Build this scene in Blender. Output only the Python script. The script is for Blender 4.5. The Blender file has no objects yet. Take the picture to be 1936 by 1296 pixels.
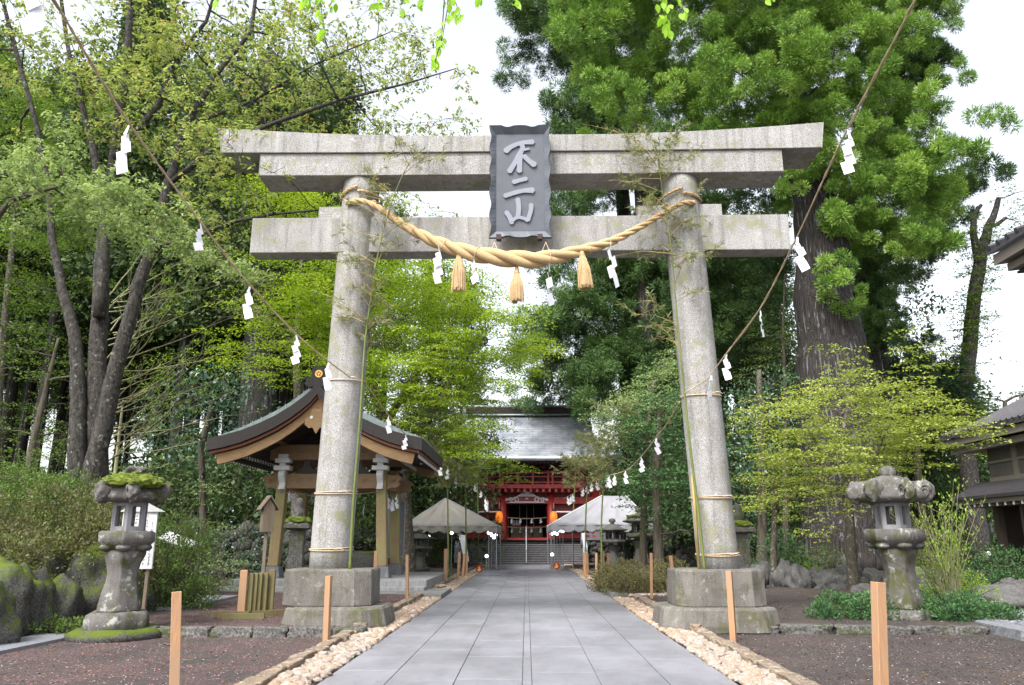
import bpy, math, random
import numpy as np
from mathutils import Vector, Matrix, noise as mnoise
R = math.radians
C = bpy.context.scene.collection
SC = bpy.context.scene
# ---------------------------------------------------------------- camera
FPX = 1477.0; PITCH = R(14.2); YAW = R(1.04); EYE = 1.6
cam = bpy.data.objects.new('camera', bpy.data.cameras.new('camera')); C.objects.link(cam)
cam.location = (0, 0, EYE); cam.rotation_euler = (math.pi/2 + PITCH, 0, YAW)
cam.data.sensor_width = 36; cam.data.sensor_fit = 'HORIZONTAL'
cam.data.lens = 36 * FPX / 1936.0; cam.data.clip_end = 3000; cam.data.clip_start = 0.05
SC.camera = cam
# ---------------------------------------------------------------- sky, sun, exposure
W = bpy.data.worlds.new("World"); SC.world = W; W.use_nodes = True
nt = W.node_tree; nt.nodes.clear()
sky = nt.nodes.new('ShaderNodeTexSky'); sky.sky_type = 'NISHITA'; sky.sun_disc = False
SUN_EL, SUN_AZ = 52, -150        # azimuth from +Y clockwise: behind and left of the camera
sky.sun_elevation = R(SUN_EL); sky.sun_rotation = R(SUN_AZ); sky.dust_density = 4.0; sky.air_density = 1.2
hs = nt.nodes.new('ShaderNodeHueSaturation'); hs.inputs['Saturation'].default_value = 0.32
bg = nt.nodes.new('ShaderNodeBackground'); bg.inputs['Strength'].default_value = 0.15
wo = nt.nodes.new('ShaderNodeOutputWorld')
nt.links.new(sky.outputs[0], hs.inputs['Color']); nt.links.new(hs.outputs[0], bg.inputs[0]); nt.links.new(bg.outputs[0], wo.inputs[0])
sl = bpy.data.lights.new('sun', 'SUN'); sl.energy = 1.5; sl.angle = R(18); sl.color = (1, .965, .92)
so = bpy.data.objects.new('sun', sl); C.objects.link(so)
sd = Vector((math.sin(R(SUN_AZ))*math.cos(R(SUN_EL)), math.cos(R(SUN_AZ))*math.cos(R(SUN_EL)), math.sin(R(SUN_EL))))
so.rotation_euler = (-sd).to_track_quat('-Z', 'Y').to_euler()
SC.view_settings.view_transform = 'Standard'; SC.view_settings.look = 'None'; SC.view_settings.gamma = 1
SC.view_settings.use_curve_mapping = False; SC.view_settings.exposure = 1.55
SC.render.engine = 'CYCLES'; SC.cycles.max_bounces = 6; SC.cycles.diffuse_bounces = 3; SC.cycles.transparent_max_bounces = 8
SC.cycles.glossy_bounces = 2; SC.cycles.transmission_bounces = 4
SC.cycles.use_denoising = True
# ---------------------------------------------------------------- photo measurements to the world
def ray(px, py):
    x = (px-968)/FPX; u = -(py-648)/FPX
    fy = math.cos(PITCH)-u*math.sin(PITCH); z = math.sin(PITCH)+u*math.cos(PITCH)
    return (x*math.cos(YAW)-fy*math.sin(YAW), x*math.sin(YAW)+fy*math.cos(YAW), z)
def at(px, py, Y):
    r = ray(px, py); t = Y/r[1]; return Vector((r[0]*t, Y, EYE+r[2]*t))
def gp(px, py, z=0.0):
    r = ray(px, py); t = (z-EYE)/r[2]; return Vector((r[0]*t, r[1]*t, z))
# ---------------------------------------------------------------- tags
def tag(o, label=None, cat=None, group=None, kind=None):
    if label: o['label'] = label
    if cat: o['category'] = cat
    if group: o['group'] = group
    if kind: o['kind'] = kind
    return o
def thing(name, loc, label, cat, group=None, rz=0):
    o = bpy.data.objects.new(name, None); C.objects.link(o); o.location = loc; o.rotation_euler = (0, 0, rz)
    o.empty_display_size = .1
    return tag(o, label, cat, group)
def copy_tree(o, parent=None):
    c = o.copy(); C.objects.link(c)
    if parent: c.parent = parent
    for ch in list(o.children): copy_tree(ch, c)
    return c
# ---------------------------------------------------------------- mesh builder
class MB:
    def __init__(s): s.v = []; s.f = []; s.m = []
    def add(s, vs, fs, mi=0):
        b = len(s.v); s.v.extend([tuple(p) for p in vs]); s.f.extend([tuple(b+i for i in f) for f in fs]); s.m.extend([mi]*len(fs))
        return s
    def box(s, x0, x1, y0, y1, z0, z1, mi=0, bev=0.0, M=None):
        if bev > 0:
            b = bev
            vs = []; 
            for z, i in ((z0, b), (z0+b, 0), (z1-b, 0), (z1, b)):
                vs += [(x0+i+ (b if i == 0 else 0), y0+i, z), (x1-i-(b if i == 0 else 0), y0+i, z), (x1-i, y0+i+(b if i == 0 else 0), z), (x1-i, y1-i-(b if i == 0 else 0), z),
                       (x1-i-(b if i == 0 else 0), y1-i, z), (x0+i+(b if i == 0 else 0), y1-i, z), (x0+i, y1-i-(b if i == 0 else 0), z), (x0+i, y0+i+(b if i == 0 else 0), z)]
            fs = [tuple(reversed(range(8))), tuple(range(24, 32))]
            for k in range(3):
                for j in range(8): fs.append((k*8+j, k*8+(j+1) % 8, k*8+8+(j+1) % 8, k*8+8+j))
        else:
            vs = [(x0,y0,z0),(x1,y0,z0),(x1,y1,z0),(x0,y1,z0),(x0,y0,z1),(x1,y0,z1),(x1,y1,z1),(x0,y1,z1)]
            fs = [(3,2,1,0),(4,5,6,7),(0,1,5,4),(1,2,6,5),(2,3,7,6),(3,0,4,7)]
        if M is not None: vs = [M @ Vector(p) for p in vs]
        return s.add(vs, fs, mi)
    def tube(s, pts, rad, n=8, mi=0, cap=True):
        pts = [Vector(p) for p in pts]; k = len(pts)
        if not hasattr(rad, '__len__'): rad = [rad]*k
        vs = []; up = None
        for i, p in enumerate(pts):
            d = (pts[min(i+1, k-1)]-pts[max(i-1, 0)])
            if d.length < 1e-9: d = Vector((0, 0, 1))
            d.normalize()
            if up is None: up = d.orthogonal().normalized()
            up = (up - d*up.dot(d))
            if up.length < 1e-6: up = d.orthogonal()
            up.normalize(); w = d.cross(up)
            for j in range(n):
                a = 2*math.pi*j/n; vs.append(p+(up*math.cos(a)+w*math.sin(a))*rad[i])
        fs = [(i*n+j, i*n+(j+1) % n, (i+1)*n+(j+1) % n, (i+1)*n+j) for i in range(k-1) for j in range(n)]
        if cap: fs += [tuple(reversed(range(n))), tuple(range((k-1)*n, k*n))]
        return s.add(vs, fs, mi)
    def lathe(s, prof, n=24, c=(0,0,0), mi=0, sides=0, rnd=1.0, rot=0.0, nz=0.0, sx=1, sy=1):
        """prof: (r,z) rings; sides>0 gives a rounded polygon section"""
        vs = []
        for (r, z) in prof:
            for j in range(n):
                a = 2*math.pi*j/n
                rr = r
                if sides:
                    w = 2*math.pi/sides; t = (a % w)-w/2
                    pr = math.cos(w/2)/math.cos(t); rr = r*(pr*(1-rnd)+rnd*(math.cos(w/2)*.5+.5))
                x, y = rr*math.cos(a+rot)*sx, rr*math.sin(a+rot)*sy; zz = z
                if nz:
                    q = Vector((x*3.1+c[0], y*3.1+c[1], z*3.1)); d = mnoise.noise(q)*nz+mnoise.noise(q*3.3)*nz*.5
                    x *= 1+d/max(r, .05); y *= 1+d/max(r, .05); zz += d*.5*(1 if r > .02 else 0)
                vs.append((c[0]+x, c[1]+y, c[2]+zz))
        k = len(prof)
        fs = [(i*n+j, i*n+(j+1) % n, (i+1)*n+(j+1) % n, (i+1)*n+j) for i in range(k-1) for j in range(n)]
        fs += [tuple(reversed(range(n))), tuple(range((k-1)*n, k*n))]
        return s.add(vs, fs, mi)
    def prism(s, outline, y0, y1, mi=0, M=None):
        """outline in the x-z plane, extruded along y"""
        n = len(outline)
        vs = [(x, y0, z) for x, z in outline]+[(x, y1, z) for x, z in outline]
        if M is not None: vs = [M @ Vector(p) for p in vs]
        fs = [tuple(range(n)), tuple(reversed(range(n, 2*n)))]+[(i, n+i, n+(i+1) % n, (i+1) % n) for i in range(n)]
        return s.add(vs, fs, mi)
    def blob(s, c, rad, sub=2, nz=.18, seed=0, fr=1.6, mi=0, flat=None):
        vs, fs = ICO[sub]
        c = Vector(c); out = []
        for v in vs:
            q = Vector(v)*fr+Vector((seed*7.31, seed*3.17, seed*1.93))
            d = 1+nz*mnoise.noise(q)*1.6+nz*.5*mnoise.noise(q*2.7)
            p = Vector((v[0]*rad[0]*d, v[1]*rad[1]*d, v[2]*rad[2]*d))
            if flat is not None and p.z < flat: p.z = flat
            out.append(c+p)
        return s.add(out, fs, mi)
    def build(s, name, mat, parent=None, smooth=False, bevel=0.0):
        me = bpy.data.meshes.new(name); me.from_pydata(s.v, [], s.f)
        mats = mat if isinstance(mat, (list, tuple)) else [mat]
        for m in mats: me.materials.append(m)
        if len(mats) > 1: me.polygons.foreach_set('material_index', s.m)
        if smooth: me.polygons.foreach_set('use_smooth', [True]*len(me.polygons))
        me.update()
        o = bpy.data.objects.new(name, me); C.objects.link(o)
        if parent: o.parent = parent
        if bevel:
            b = o.modifiers.new('bevel', 'BEVEL'); b.width = bevel; b.segments = 2; b.limit_method = 'ANGLE'; b.angle_limit = R(40)
        return o
def ico(sub):
    t = (1+5**.5)/2
    v = [Vector(p).normalized() for p in [(-1,t,0),(1,t,0),(-1,-t,0),(1,-t,0),(0,-1,t),(0,1,t),(0,-1,-t),(0,1,-t),(t,0,-1),(t,0,1),(-t,0,-1),(-t,0,1)]]
    f = [(0,11,5),(0,5,1),(0,1,7),(0,7,10),(0,10,11),(1,5,9),(5,11,4),(11,10,2),(10,7,6),(7,1,8),(3,9,4),(3,4,2),(3,2,6),(3,6,8),(3,8,9),(4,9,5),(2,4,11),(6,2,10),(8,6,7),(9,8,1)]
    for _ in range(sub):
        mid = {}; nf = []
        def m(a, b):
            k = (min(a, b), max(a, b))
            if k not in mid: v.append(((v[a]+v[b])/2).normalized()); mid[k] = len(v)-1
            return mid[k]
        for a, b, c in f:
            x, y, z = m(a, b), m(b, c), m(c, a); nf += [(a,x,z),(b,y,x),(c,z,y),(x,y,z)]
        f = nf
    return [tuple(p) for p in v], f
ICO = {k: ico(k) for k in (1, 2, 3, 4)}
# ---------------------------------------------------------------- materials
def new_mat(name):
    m = bpy.data.materials.new(name); m.use_nodes = True; t = m.node_tree; t.nodes.clear()
    out = t.nodes.new('ShaderNodeOutputMaterial'); p = t.nodes.new('ShaderNodeBsdfPrincipled')
    t.links.new(p.outputs[0], out.inputs[0]); return m, t, p, out
def mixc(t, fac, a, b):
    n = t.nodes.new('ShaderNodeMix'); n.data_type = 'RGBA'
    for sock, val in ((n.inputs[0], fac), (n.inputs[6], a), (n.inputs[7], b)):
        if isinstance(val, (int, float)): sock.default_value = val
        elif isinstance(val, tuple): sock.default_value = (*val, 1) if len(val) == 3 else val
        else: t.links.new(val, sock)
    return n.outputs[2]
def noise(t, scale, detail=3, rough=.55, vec=None, stretch=None):
    n = t.nodes.new('ShaderNodeTexNoise'); n.inputs['Scale'].default_value = scale; n.inputs['Detail'].default_value = detail; n.inputs['Roughness'].default_value = rough
    if vec is not None:
        if stretch:
            mp = t.nodes.new('ShaderNodeMapping'); mp.inputs['Scale'].default_value = stretch; t.links.new(vec, mp.inputs[0]); vec = mp.outputs[0]
        t.links.new(vec, n.inputs['Vector'])
    return n.outputs[0]
def ramp(t, fac, lo, hi):
    n = t.nodes.new('ShaderNodeMapRange'); n.inputs[1].default_value = lo; n.inputs[2].default_value = hi; t.links.new(fac, n.inputs[0]); return n.outputs[0]
def bump(t, p, h, strength=.3, dist=.02):
    b = t.nodes.new('ShaderNodeBump'); b.inputs['Strength'].default_value = strength; b.inputs['Distance'].default_value = dist
    t.links.new(h, b.inputs['Height']); t.links.new(b.outputs[0], p.inputs['Normal'])
def objco(t, rnd=False):
    tc = t.nodes.new('ShaderNodeTexCoord'); o = tc.outputs['Object']
    if rnd:
        oi = t.nodes.new('ShaderNodeObjectInfo'); va = t.nodes.new('ShaderNodeVectorMath'); va.operation = 'SCALE'
        cb = t.nodes.new('ShaderNodeCombineXYZ')
        for i in range(3): t.links.new(oi.outputs['Random'], cb.inputs[i])
        t.links.new(cb.outputs[0], va.inputs[0]); va.inputs['Scale'].default_value = 37.0
        ad = t.nodes.new('ShaderNodeVectorMath'); t.links.new(o, ad.inputs[0]); t.links.new(va.outputs[0], ad.inputs[1]); o = ad.outputs[0]
    return o
def stone(name, c, dark=None, speck=60, lich=None, lfrac=.6, moss=None, mfrac=.62, rough=.85, bs=.35, streak=True, top=False, sp=.35, seedrnd=True, per=None):
    """speckled stone: large stains, streaks, lichen blotches and moss patches as surface colour"""
    m, t, p, o = new_mat(name); v = objco(t, seedrnd)
    K = .62; c = tuple(x*K for x in c); dark = tuple(x*K for x in dark) if dark else None; lich = tuple(x*K for x in lich) if lich else None; moss = tuple(x*.8 for x in moss) if moss else None
    dark = dark or tuple(x*.55 for x in c)
    n1 = noise(t, 1.3, 5, .6, v); col = mixc(t, ramp(t, n1, .35, .68), c, dark)
    if streak:
        n2 = noise(t, 2.2, 4, .6, v, (2.6, 2.6, .25)); col = mixc(t, ramp(t, n2, .5, .8), col, tuple(min(1, x*1.25) for x in c))
        n2 = noise(t, 3.1, 5, .7, v, (2.2, 2.2, .16)); col = mixc(t, ramp(t, n2, .50, .34), col, mixc(t, .55, col, (.03, .028, .022)))
    if per:
        oi = t.nodes.new('ShaderNodeObjectInfo'); col = mixc(t, ramp(t, oi.outputs['Random'], .35, 1.0), col, tuple(x*K for x in per))
    n3 = noise(t, speck, 2, .7, v); col = mixc(t, ramp(t, n3, .38, .62), mixc(t, sp, col, (.04, .04, .04)), mixc(t, sp*.7, col, (.60, .59, .575)))
    if lich:
        n4 = noise(t, 5.5, 6, .7, v); col = mixc(t, ramp(t, n4, lfrac-.03, lfrac+.05), col, lich)
    if moss:
        n5 = noise(t, 2.6, 5, .7, v); fac = ramp(t, n5, mfrac-.06, mfrac+.06)
        if top:
            g = t.nodes.new('ShaderNodeNewGeometry'); sx = t.nodes.new('ShaderNodeSeparateXYZ'); t.links.new(g.outputs['Normal'], sx.inputs[0])
            mu = t.nodes.new('ShaderNodeMath'); mu.operation = 'MULTIPLY'; t.links.new(fac, mu.inputs[0]); t.links.new(ramp(t, sx.outputs[2], .1, .6), mu.inputs[1]); fac = mu.outputs[0]
        col = mixc(t, fac, col, moss)
    t.links.new(col, p.inputs['Base Color']); p.inputs['Roughness'].default_value = rough
    p.inputs['Specular IOR Level'].default_value = .3
    h = noise(t, speck*.5, 5, .7, v); bump(t, p, h, bs, .02)
    return m
def wood(name, c, dark=None, scale=6, axis=(8, 8, .7), rough=.7, bs=.2, green=None):
    m, t, p, o = new_mat(name); v = objco(t, True); c = tuple(x*.68 for x in c); dark = tuple(x*.68 for x in dark) if dark else tuple(x*.6 for x in c)
    n = noise(t, scale, 5, .65, v, axis); col = mixc(t, ramp(t, n, .3, .7), c, dark)
    if green:
        n2 = noise(t, 1.2, 4, .6, v); col = mixc(t, ramp(t, n2, .42, .66), col, green)
    t.links.new(col, p.inputs['Base Color']); p.inputs['Roughness'].default_value = rough; bump(t, p, n, bs, .01)
    return m
def plain(name, c, rough=.6, var=.15, scale=8, metal=0, bs=.05, emit=None, es=1):
    m, t, p, o = new_mat(name); v = objco(t, True)
    n = noise(t, scale, 4, .6, v); col = mixc(t, ramp(t, n, .3, .7), tuple(x*(1+var) for x in c), tuple(x*(1-var) for x in c))
    t.links.new(col, p.inputs['Base Color']); p.inputs['Roughness'].default_value = rough; p.inputs['Metallic'].default_value = metal
    if bs: bump(t, p, n, bs, .01)
    if emit: p.inputs['Emission Color'].default_value = (*emit, 1); p.inputs['Emission Strength'].default_value = es
    return m
def leaf(name, cols, trans=.4, clump=.9, rough=.55, spec=.25, tcol=1.25):
    """leaf colour varies per leaf ('tone') and from clump to clump"""
    m, t, p, o = new_mat(name); v = objco(t, True)
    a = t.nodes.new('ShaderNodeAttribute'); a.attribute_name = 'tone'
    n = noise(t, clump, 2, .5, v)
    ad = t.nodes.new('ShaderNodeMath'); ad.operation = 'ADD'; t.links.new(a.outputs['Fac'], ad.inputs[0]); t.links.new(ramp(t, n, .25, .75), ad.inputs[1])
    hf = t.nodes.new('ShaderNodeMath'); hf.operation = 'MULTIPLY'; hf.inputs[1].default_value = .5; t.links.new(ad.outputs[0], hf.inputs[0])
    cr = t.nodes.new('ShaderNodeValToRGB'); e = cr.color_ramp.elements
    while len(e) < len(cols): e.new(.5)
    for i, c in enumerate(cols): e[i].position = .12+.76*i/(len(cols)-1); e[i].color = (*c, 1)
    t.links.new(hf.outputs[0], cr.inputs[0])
    t.links.new(cr.outputs[0], p.inputs['Base Color']); p.inputs['Roughness'].default_value = rough; p.inputs['Specular IOR Level'].default_value = spec
    tr = t.nodes.new('ShaderNodeBsdfTranslucent')
    b = t.nodes.new('ShaderNodeMix'); b.data_type = 'RGBA'; b.blend_type = 'MULTIPLY'; b.inputs[0].default_value = 1
    t.links.new(cr.outputs[0], b.inputs[6]); b.inputs[7].default_value = (tcol, tcol*1.05, tcol*.55, 1)
    t.links.new(b.outputs[2], tr.inputs[0])
    ms = t.nodes.new('ShaderNodeMixShader'); ms.inputs[0].default_value = trans
    t.links.new(p.outputs[0], ms.inputs[1]); t.links.new(tr.outputs[0], ms.inputs[2]); t.links.new(ms.outputs[0], o.inputs[0])
    return m
def bark(name, c, dark, lich=None, scale=3, axis=(5, 5, .5), lf=.6, bs=.8):
    m, t, p, o = new_mat(name); v = objco(t, True)
    n = noise(t, scale, 6, .7, v, axis); col = mixc(t, ramp(t, n, .35, .65), dark, c)
    if lich:
        n4 = noise(t, 9 if axis[2] > 1 else 3, 5, .7, v, None if axis[2] > 1 else (2.5, 2.5, .25)); col = mixc(t, ramp(t, n4, lf-.03, lf+.04), col, lich)
    t.links.new(col, p.inputs['Base Color']); p.inputs['Roughness'].default_value = .9; p.inputs['Specular IOR Level'].default_value = .2; bump(t, p, n, bs, .06)
    return m
GR = (.50, .49, .475)
M = dict(
 granite=stone('torii_granite', (.50, .485, .47), (.30, .29, .265), 55, (.62, .61, .63), .64, (.27, .27, .17), .60, sp=.40),
 granite_low=stone('plinth_granite', (.225, .205, .175), (.085, .075, .06), 95, (.36, .345, .30), .62, (.10, .10, .05), .60, sp=.2),
 lantern=stone('weathered_lantern_stone', (.165, .152, .142), (.05, .045, .04), 110, (.46, .47, .43), .585, (.075, .08, .03), .56, sp=.16, bs=.5),
 lantern_grey=stone('pale_lantern_stone', (.36, .36, .385), (.25, .25, .27), 110, None, sp=.15, bs=.15),
 lantern_dark=stone('dark_lantern_stone', (.075, .07, .065), (.03, .028, .025), 40, (.16, .17, .14), .64, (.07, .08, .03), .58, sp=.3),
 rock=stone('garden_rock', (.15, .145, .145), (.045, .045, .045), 30, (.30, .31, .30), .62, None, sp=.15, bs=.6),
 rock_moss=stone('mossy_rock', (.055, .053, .047), (.016, .016, .014), 30, (.14, .14, .125), .66, (.085, .12, .008), .46, sp=.15, bs=.8, top=True),
 kerb=stone('kerb_stone', (.085, .078, .066), (.032, .03, .025), 25, (.20, .19, .17), .64, (.05, .065, .015), .6, sp=.25, bs=.6),
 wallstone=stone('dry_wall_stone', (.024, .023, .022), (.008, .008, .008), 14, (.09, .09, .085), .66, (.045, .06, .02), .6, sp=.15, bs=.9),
 tan=stone('tan_edging_stone', (.40, .27, .155), (.17, .11, .06), 40, (.52, .43, .33), .56, None, sp=.25, bs=.8, per=(.24, .17, .11)),
 cobble=stone('white_cobble', (.58, .50, .44), (.34, .25, .18), 40, (.72, .66, .60), .56, None, sp=.2, bs=.5, streak=False, per=(.46, .30, .18)),
 paving_base=stone('pale_granite_step', (.42, .42, .43), (.32, .32, .33), 60, None, sp=.2, bs=.1),
 bluestone=stone('blue_grey_base_stone', (.20, .215, .235), (.15, .16, .18), 60, None, sp=.15, bs=.1),
 stairs=stone('stair_stone', (.20, .195, .215), (.14, .135, .15), 40, None, sp=.2, bs=.1),
 moss=plain('moss', (.085, .115, .008), .95, .5, 14, 0, 1.0),
 paper=plain('white_paper', (.72, .73, .78), .7, .03, 8, 0, 0),
 straw=None, rope=None,
 slate=plain('plaque_slate_grey', (.085, .096, .116), .5, .12, 5),
 letter=plain('plaque_lettering', (.21, .22, .265), .6, .06, 8),
 iron=plain('dark_iron', (.03, .015, .012), .6),
 post=wood('shrine_post_timber', (.36, .245, .125), (.24, .165, .08), 5, (9, 9, .6), green=(.21, .20, .07)),
 beam=wood('carved_beam_timber', (.34, .215, .115), (.22, .135, .07), 5, (.7, 6, 6)),
 barge=wood('bargeboard_timber', (.42, .26, .12), (.30, .18, .08), 4, (.7, 6, 2)),
 dark_wood=wood('dark_roof_timber', (.055, .042, .035), (.03, .022, .018), 6, (3, 3, 3)),
 red_edge=plain('red_brown_eave_board', (.19, .06, .03), .6),
 bark_roof=plain('layered_roof_edge', (.035, .030, .028), .85, .3, 30, 0, .6),
 copper=plain('pale_copper_roof', (.22, .27, .27), .42, .2, 3, .2, .05),
 stake=wood('new_wood_stake', (.60, .34, .17), (.38, .20, .10), 7, (9, 9, .5), green=(.30, .19, .115)),
 oldwood=wood('grey_weathered_wood', (.27, .21, .15), (.16, .12, .08), 6, (8, 8, .6)),
 fencewood=wood('algae_green_plank', (.25, .17, .07), (.11, .09, .04), 6, (8, 8, .6), green=(.14, .14, .05)),
 pipe=plain('grey_metal_pipe', (.32, .33, .35), .4, .1, 8, .6),
 white=plain('white_paint', (.6, .6, .62), .5, .04),
 red=plain('vermilion_paint', (.30, .022, .018), .5, .18, 3),
 red_dark=plain('deep_red_panel', (.13, .012, .012), .6, .2, 4),
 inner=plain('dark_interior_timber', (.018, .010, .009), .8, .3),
 gold=plain('gold_leaf_metal', (.75, .45, .12), .35, .1, 8, .8),
 silver=plain('carving_pale_paint', (.42, .41, .43), .6, .1),
 tent_grey=plain('grey_tent_canvas', (.20, .19, .17), .8, .08, 2.5, 0, .3),
 tent_white=plain('white_tent_canvas', (.27, .27, .295), .7, .07, 2.5, 0, .3),
 bld_wall=plain('brown_grey_wall_panel', (.085, .078, .072), .7, .1, 3),
 bld_beam=plain('grey_brown_beam_paint', (.17, .15, .13), .6, .1, 3),
 tile=plain('dark_roof_tile', (.045, .042, .048), .5, .25, 6),
 bulb=plain('lit_globe', (.9, .92, 1), .5, 0, 1, 0, 0, (.86, .9, 1), 2.2),
 globe=plain('unlit_white_globe', (.8, .8, .82), .4, .03),
 flame=plain('lit_orange_lantern', (.42, .13, .02), .5, .6, 3, 0, 0, (1, .25, .015), .22),
 glassboard=plain('notice_board_glass', (.20, .22, .25), .12, .1, 2, .1, 0),
 ink=plain('black_ink', (.03, .03, .04), .7),
 culm=plain('green_bamboo_culm', (.11, .14, .03), .4, .25, 3),
 culm_brown=plain('dry_bamboo_culm', (.30, .22, .08), .5, .25, 3),
)
def _str(name, c, sc, ax):
    m, t, p, o = new_mat(name); v = objco(t)
    n = noise(t, sc, 3, .6, v, ax); t.links.new(mixc(t, ramp(t, n, .3, .7), c, tuple(x*.55 for x in c)), p.inputs['Base Color']); p.inputs['Roughness'].default_value = .75; bump(t, p, n, .5, .01); return m
M['straw'] = _str('rice_straw', (.55, .38, .19), 26, (1, 6, 6))
M['tassel'] = _str('straw_tassel_fibre', (.60, .42, .22), 50, (3, 3, .3))
M['rope'] = _str('hemp_rope', (.62, .48, .31), 60, (1, 1, 1))
L = dict(
 cherry=leaf('cherry_leaf', [(.11, .14, .045), (.22, .27, .09), (.34, .40, .17), (.31, .23, .10)], .45, 1.2),
 cherry_pale=leaf('pale_spring_leaf', [(.13, .18, .075), (.24, .32, .15), (.37, .45, .24)], .4, 1.2, spec=.4),
 maple=leaf('maple_leaf_bright', [(0.099, 0.16, 0.017), (0.234, 0.331, 0.025), (0.407, 0.491, 0.084)], .5, .5),
 maple_dim=leaf('maple_leaf_mid', [(0.047, 0.086, 0.016), (0.105, 0.171, 0.029), (0.2, 0.279, 0.058)], .45, .6),
 acer=leaf('golden_maple_leaf', [(0.123, 0.165, 0.036), (0.247, 0.301, 0.06), (0.38, 0.446, 0.108), (0.38, 0.349, 0.108)], .4, .9),
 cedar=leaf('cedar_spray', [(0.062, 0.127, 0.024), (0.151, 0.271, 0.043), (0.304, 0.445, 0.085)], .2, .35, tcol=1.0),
 cedar_dark=leaf('cedar_spray_shade_tint', [(0.034, 0.069, 0.024), (0.076, 0.145, 0.044), (0.142, 0.241, 0.067)], .18, .35, tcol=1.0),  # darker copy of the cedar greens, shaded depth put into the colour
 forest=leaf('forest_foliage', [(.026, .046, .02), (.058, .098, .036), (.115, .165, .06)], .25, .3),
 shrub=leaf('shrub_leaf', [(0.044, 0.075, 0.022), (0.094, 0.15, 0.037), (0.175, 0.25, 0.069)], .35, 1.0),
 azalea=leaf('azalea_leaf', [(0.112, 0.083, 0.053), (0.128, 0.135, 0.053), (0.21, 0.255, 0.105)], .3, 1.6),
 dark=leaf('glossy_evergreen_leaf', [(0.021, 0.056, 0.031), (0.042, 0.098, 0.049), (0.084, 0.168, 0.084)], .15, 1.0, .35, .6),
 juniper=leaf('juniper_spray', [(0.033, 0.077, 0.033), (0.061, 0.138, 0.053), (0.11, 0.209, 0.066)], .2, 1.5),
 brown=leaf('dry_box_leaf', [(.07, .06, .03), (.13, .115, .05), (.18, .19, .08)], .3, 1.5),
 bamboo=leaf('bamboo_leaf', [(.13, .155, .065), (.20, .225, .11), (.28, .28, .16)], .35, 1.5),
 fresh=leaf('fresh_lime_leaf', [(.22, .42, .03), (.36, .60, .06), (.46, .70, .12)], .55, 2),
 willow=leaf('yellow_green_bud_leaf', [(.14, .22, .03), (.26, .40, .05), (.38, .52, .09)], .45, 2),
)
B = dict(
 cherry=bark('cherry_bark', (.085, .078, .070), (.018, .016, .015), (.20, .21, .185), 4, (3, 3, 1.6), .62, 1.0),
 cedar=bark('cedar_bark', (.055, .048, .045), (.008, .007, .007), (.15, .155, .155), 2.2, (9, 9, .35), .60, 1.0),
 twig=bark('grey_twig', (.13, .115, .09), (.05, .042, .03)),
 pale=bark('pale_bare_twig', (.34, .33, .20), (.20, .20, .10)),
 maple=bark('maple_bark', (.13, .11, .085), (.05, .045, .035), (.3, .31, .28), 4, (3, 3, 1.5)),
)
# ---------------------------------------------------------------- foliage
def norm(a): return a/np.maximum(np.linalg.norm(a, axis=1, keepdims=True), 1e-9)
def leafmesh(name, P, D, Ln, Wd, mat, parent=None, N=None, rng=None, tone=None, flatmid=.5):
    n = len(P); rng = rng or np.random.default_rng(1)
    if N is None: N = rng.normal(size=(n, 3))
    S = norm(np.cross(D, N)); D = norm(D)
    Ln = np.broadcast_to(Ln, (n,))[:, None]; Wd = np.broadcast_to(Wd, (n,))[:, None]
    V = np.empty((n, 4, 3)); V[:, 0] = P; V[:, 1] = P+D*Ln*flatmid+S*Wd*.5; V[:, 2] = P+D*Ln; V[:, 3] = P+D*Ln*flatmid-S*Wd*.5
    me = bpy.data.meshes.new(name); me.vertices.add(4*n); me.vertices.foreach_set('co', V.astype('f').ravel())
    me.loops.add(4*n); me.loops.foreach_set('vertex_index', np.arange(4*n, dtype='i'))
    me.polygons.add(n); me.polygons.foreach_set('loop_start', np.arange(0, 4*n, 4, dtype='i')); me.polygons.foreach_set('loop_total', np.full(n, 4, 'i'))
    at_ = me.attributes.new('tone', 'FLOAT', 'FACE'); at_.data.foreach_set('value', (rng.random(n) if tone is None else tone).astype('f'))
    me.materials.append(mat); me.update(calc_edges=True)
    o = bpy.data.objects.new(name, me); C.objects.link(o)
    if parent: o.parent = parent
    return o
def ballpts(rng, n, flat=1.0, shell=.5):
    d = norm(rng.normal(size=(n, 3))); r = rng.random(n)**(1/3.)
    r = shell+(1-shell)*r if shell < 1 else np.ones(n)
    p = d*r[:, None]; p[:, 2] *= flat; return p, d
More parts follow.
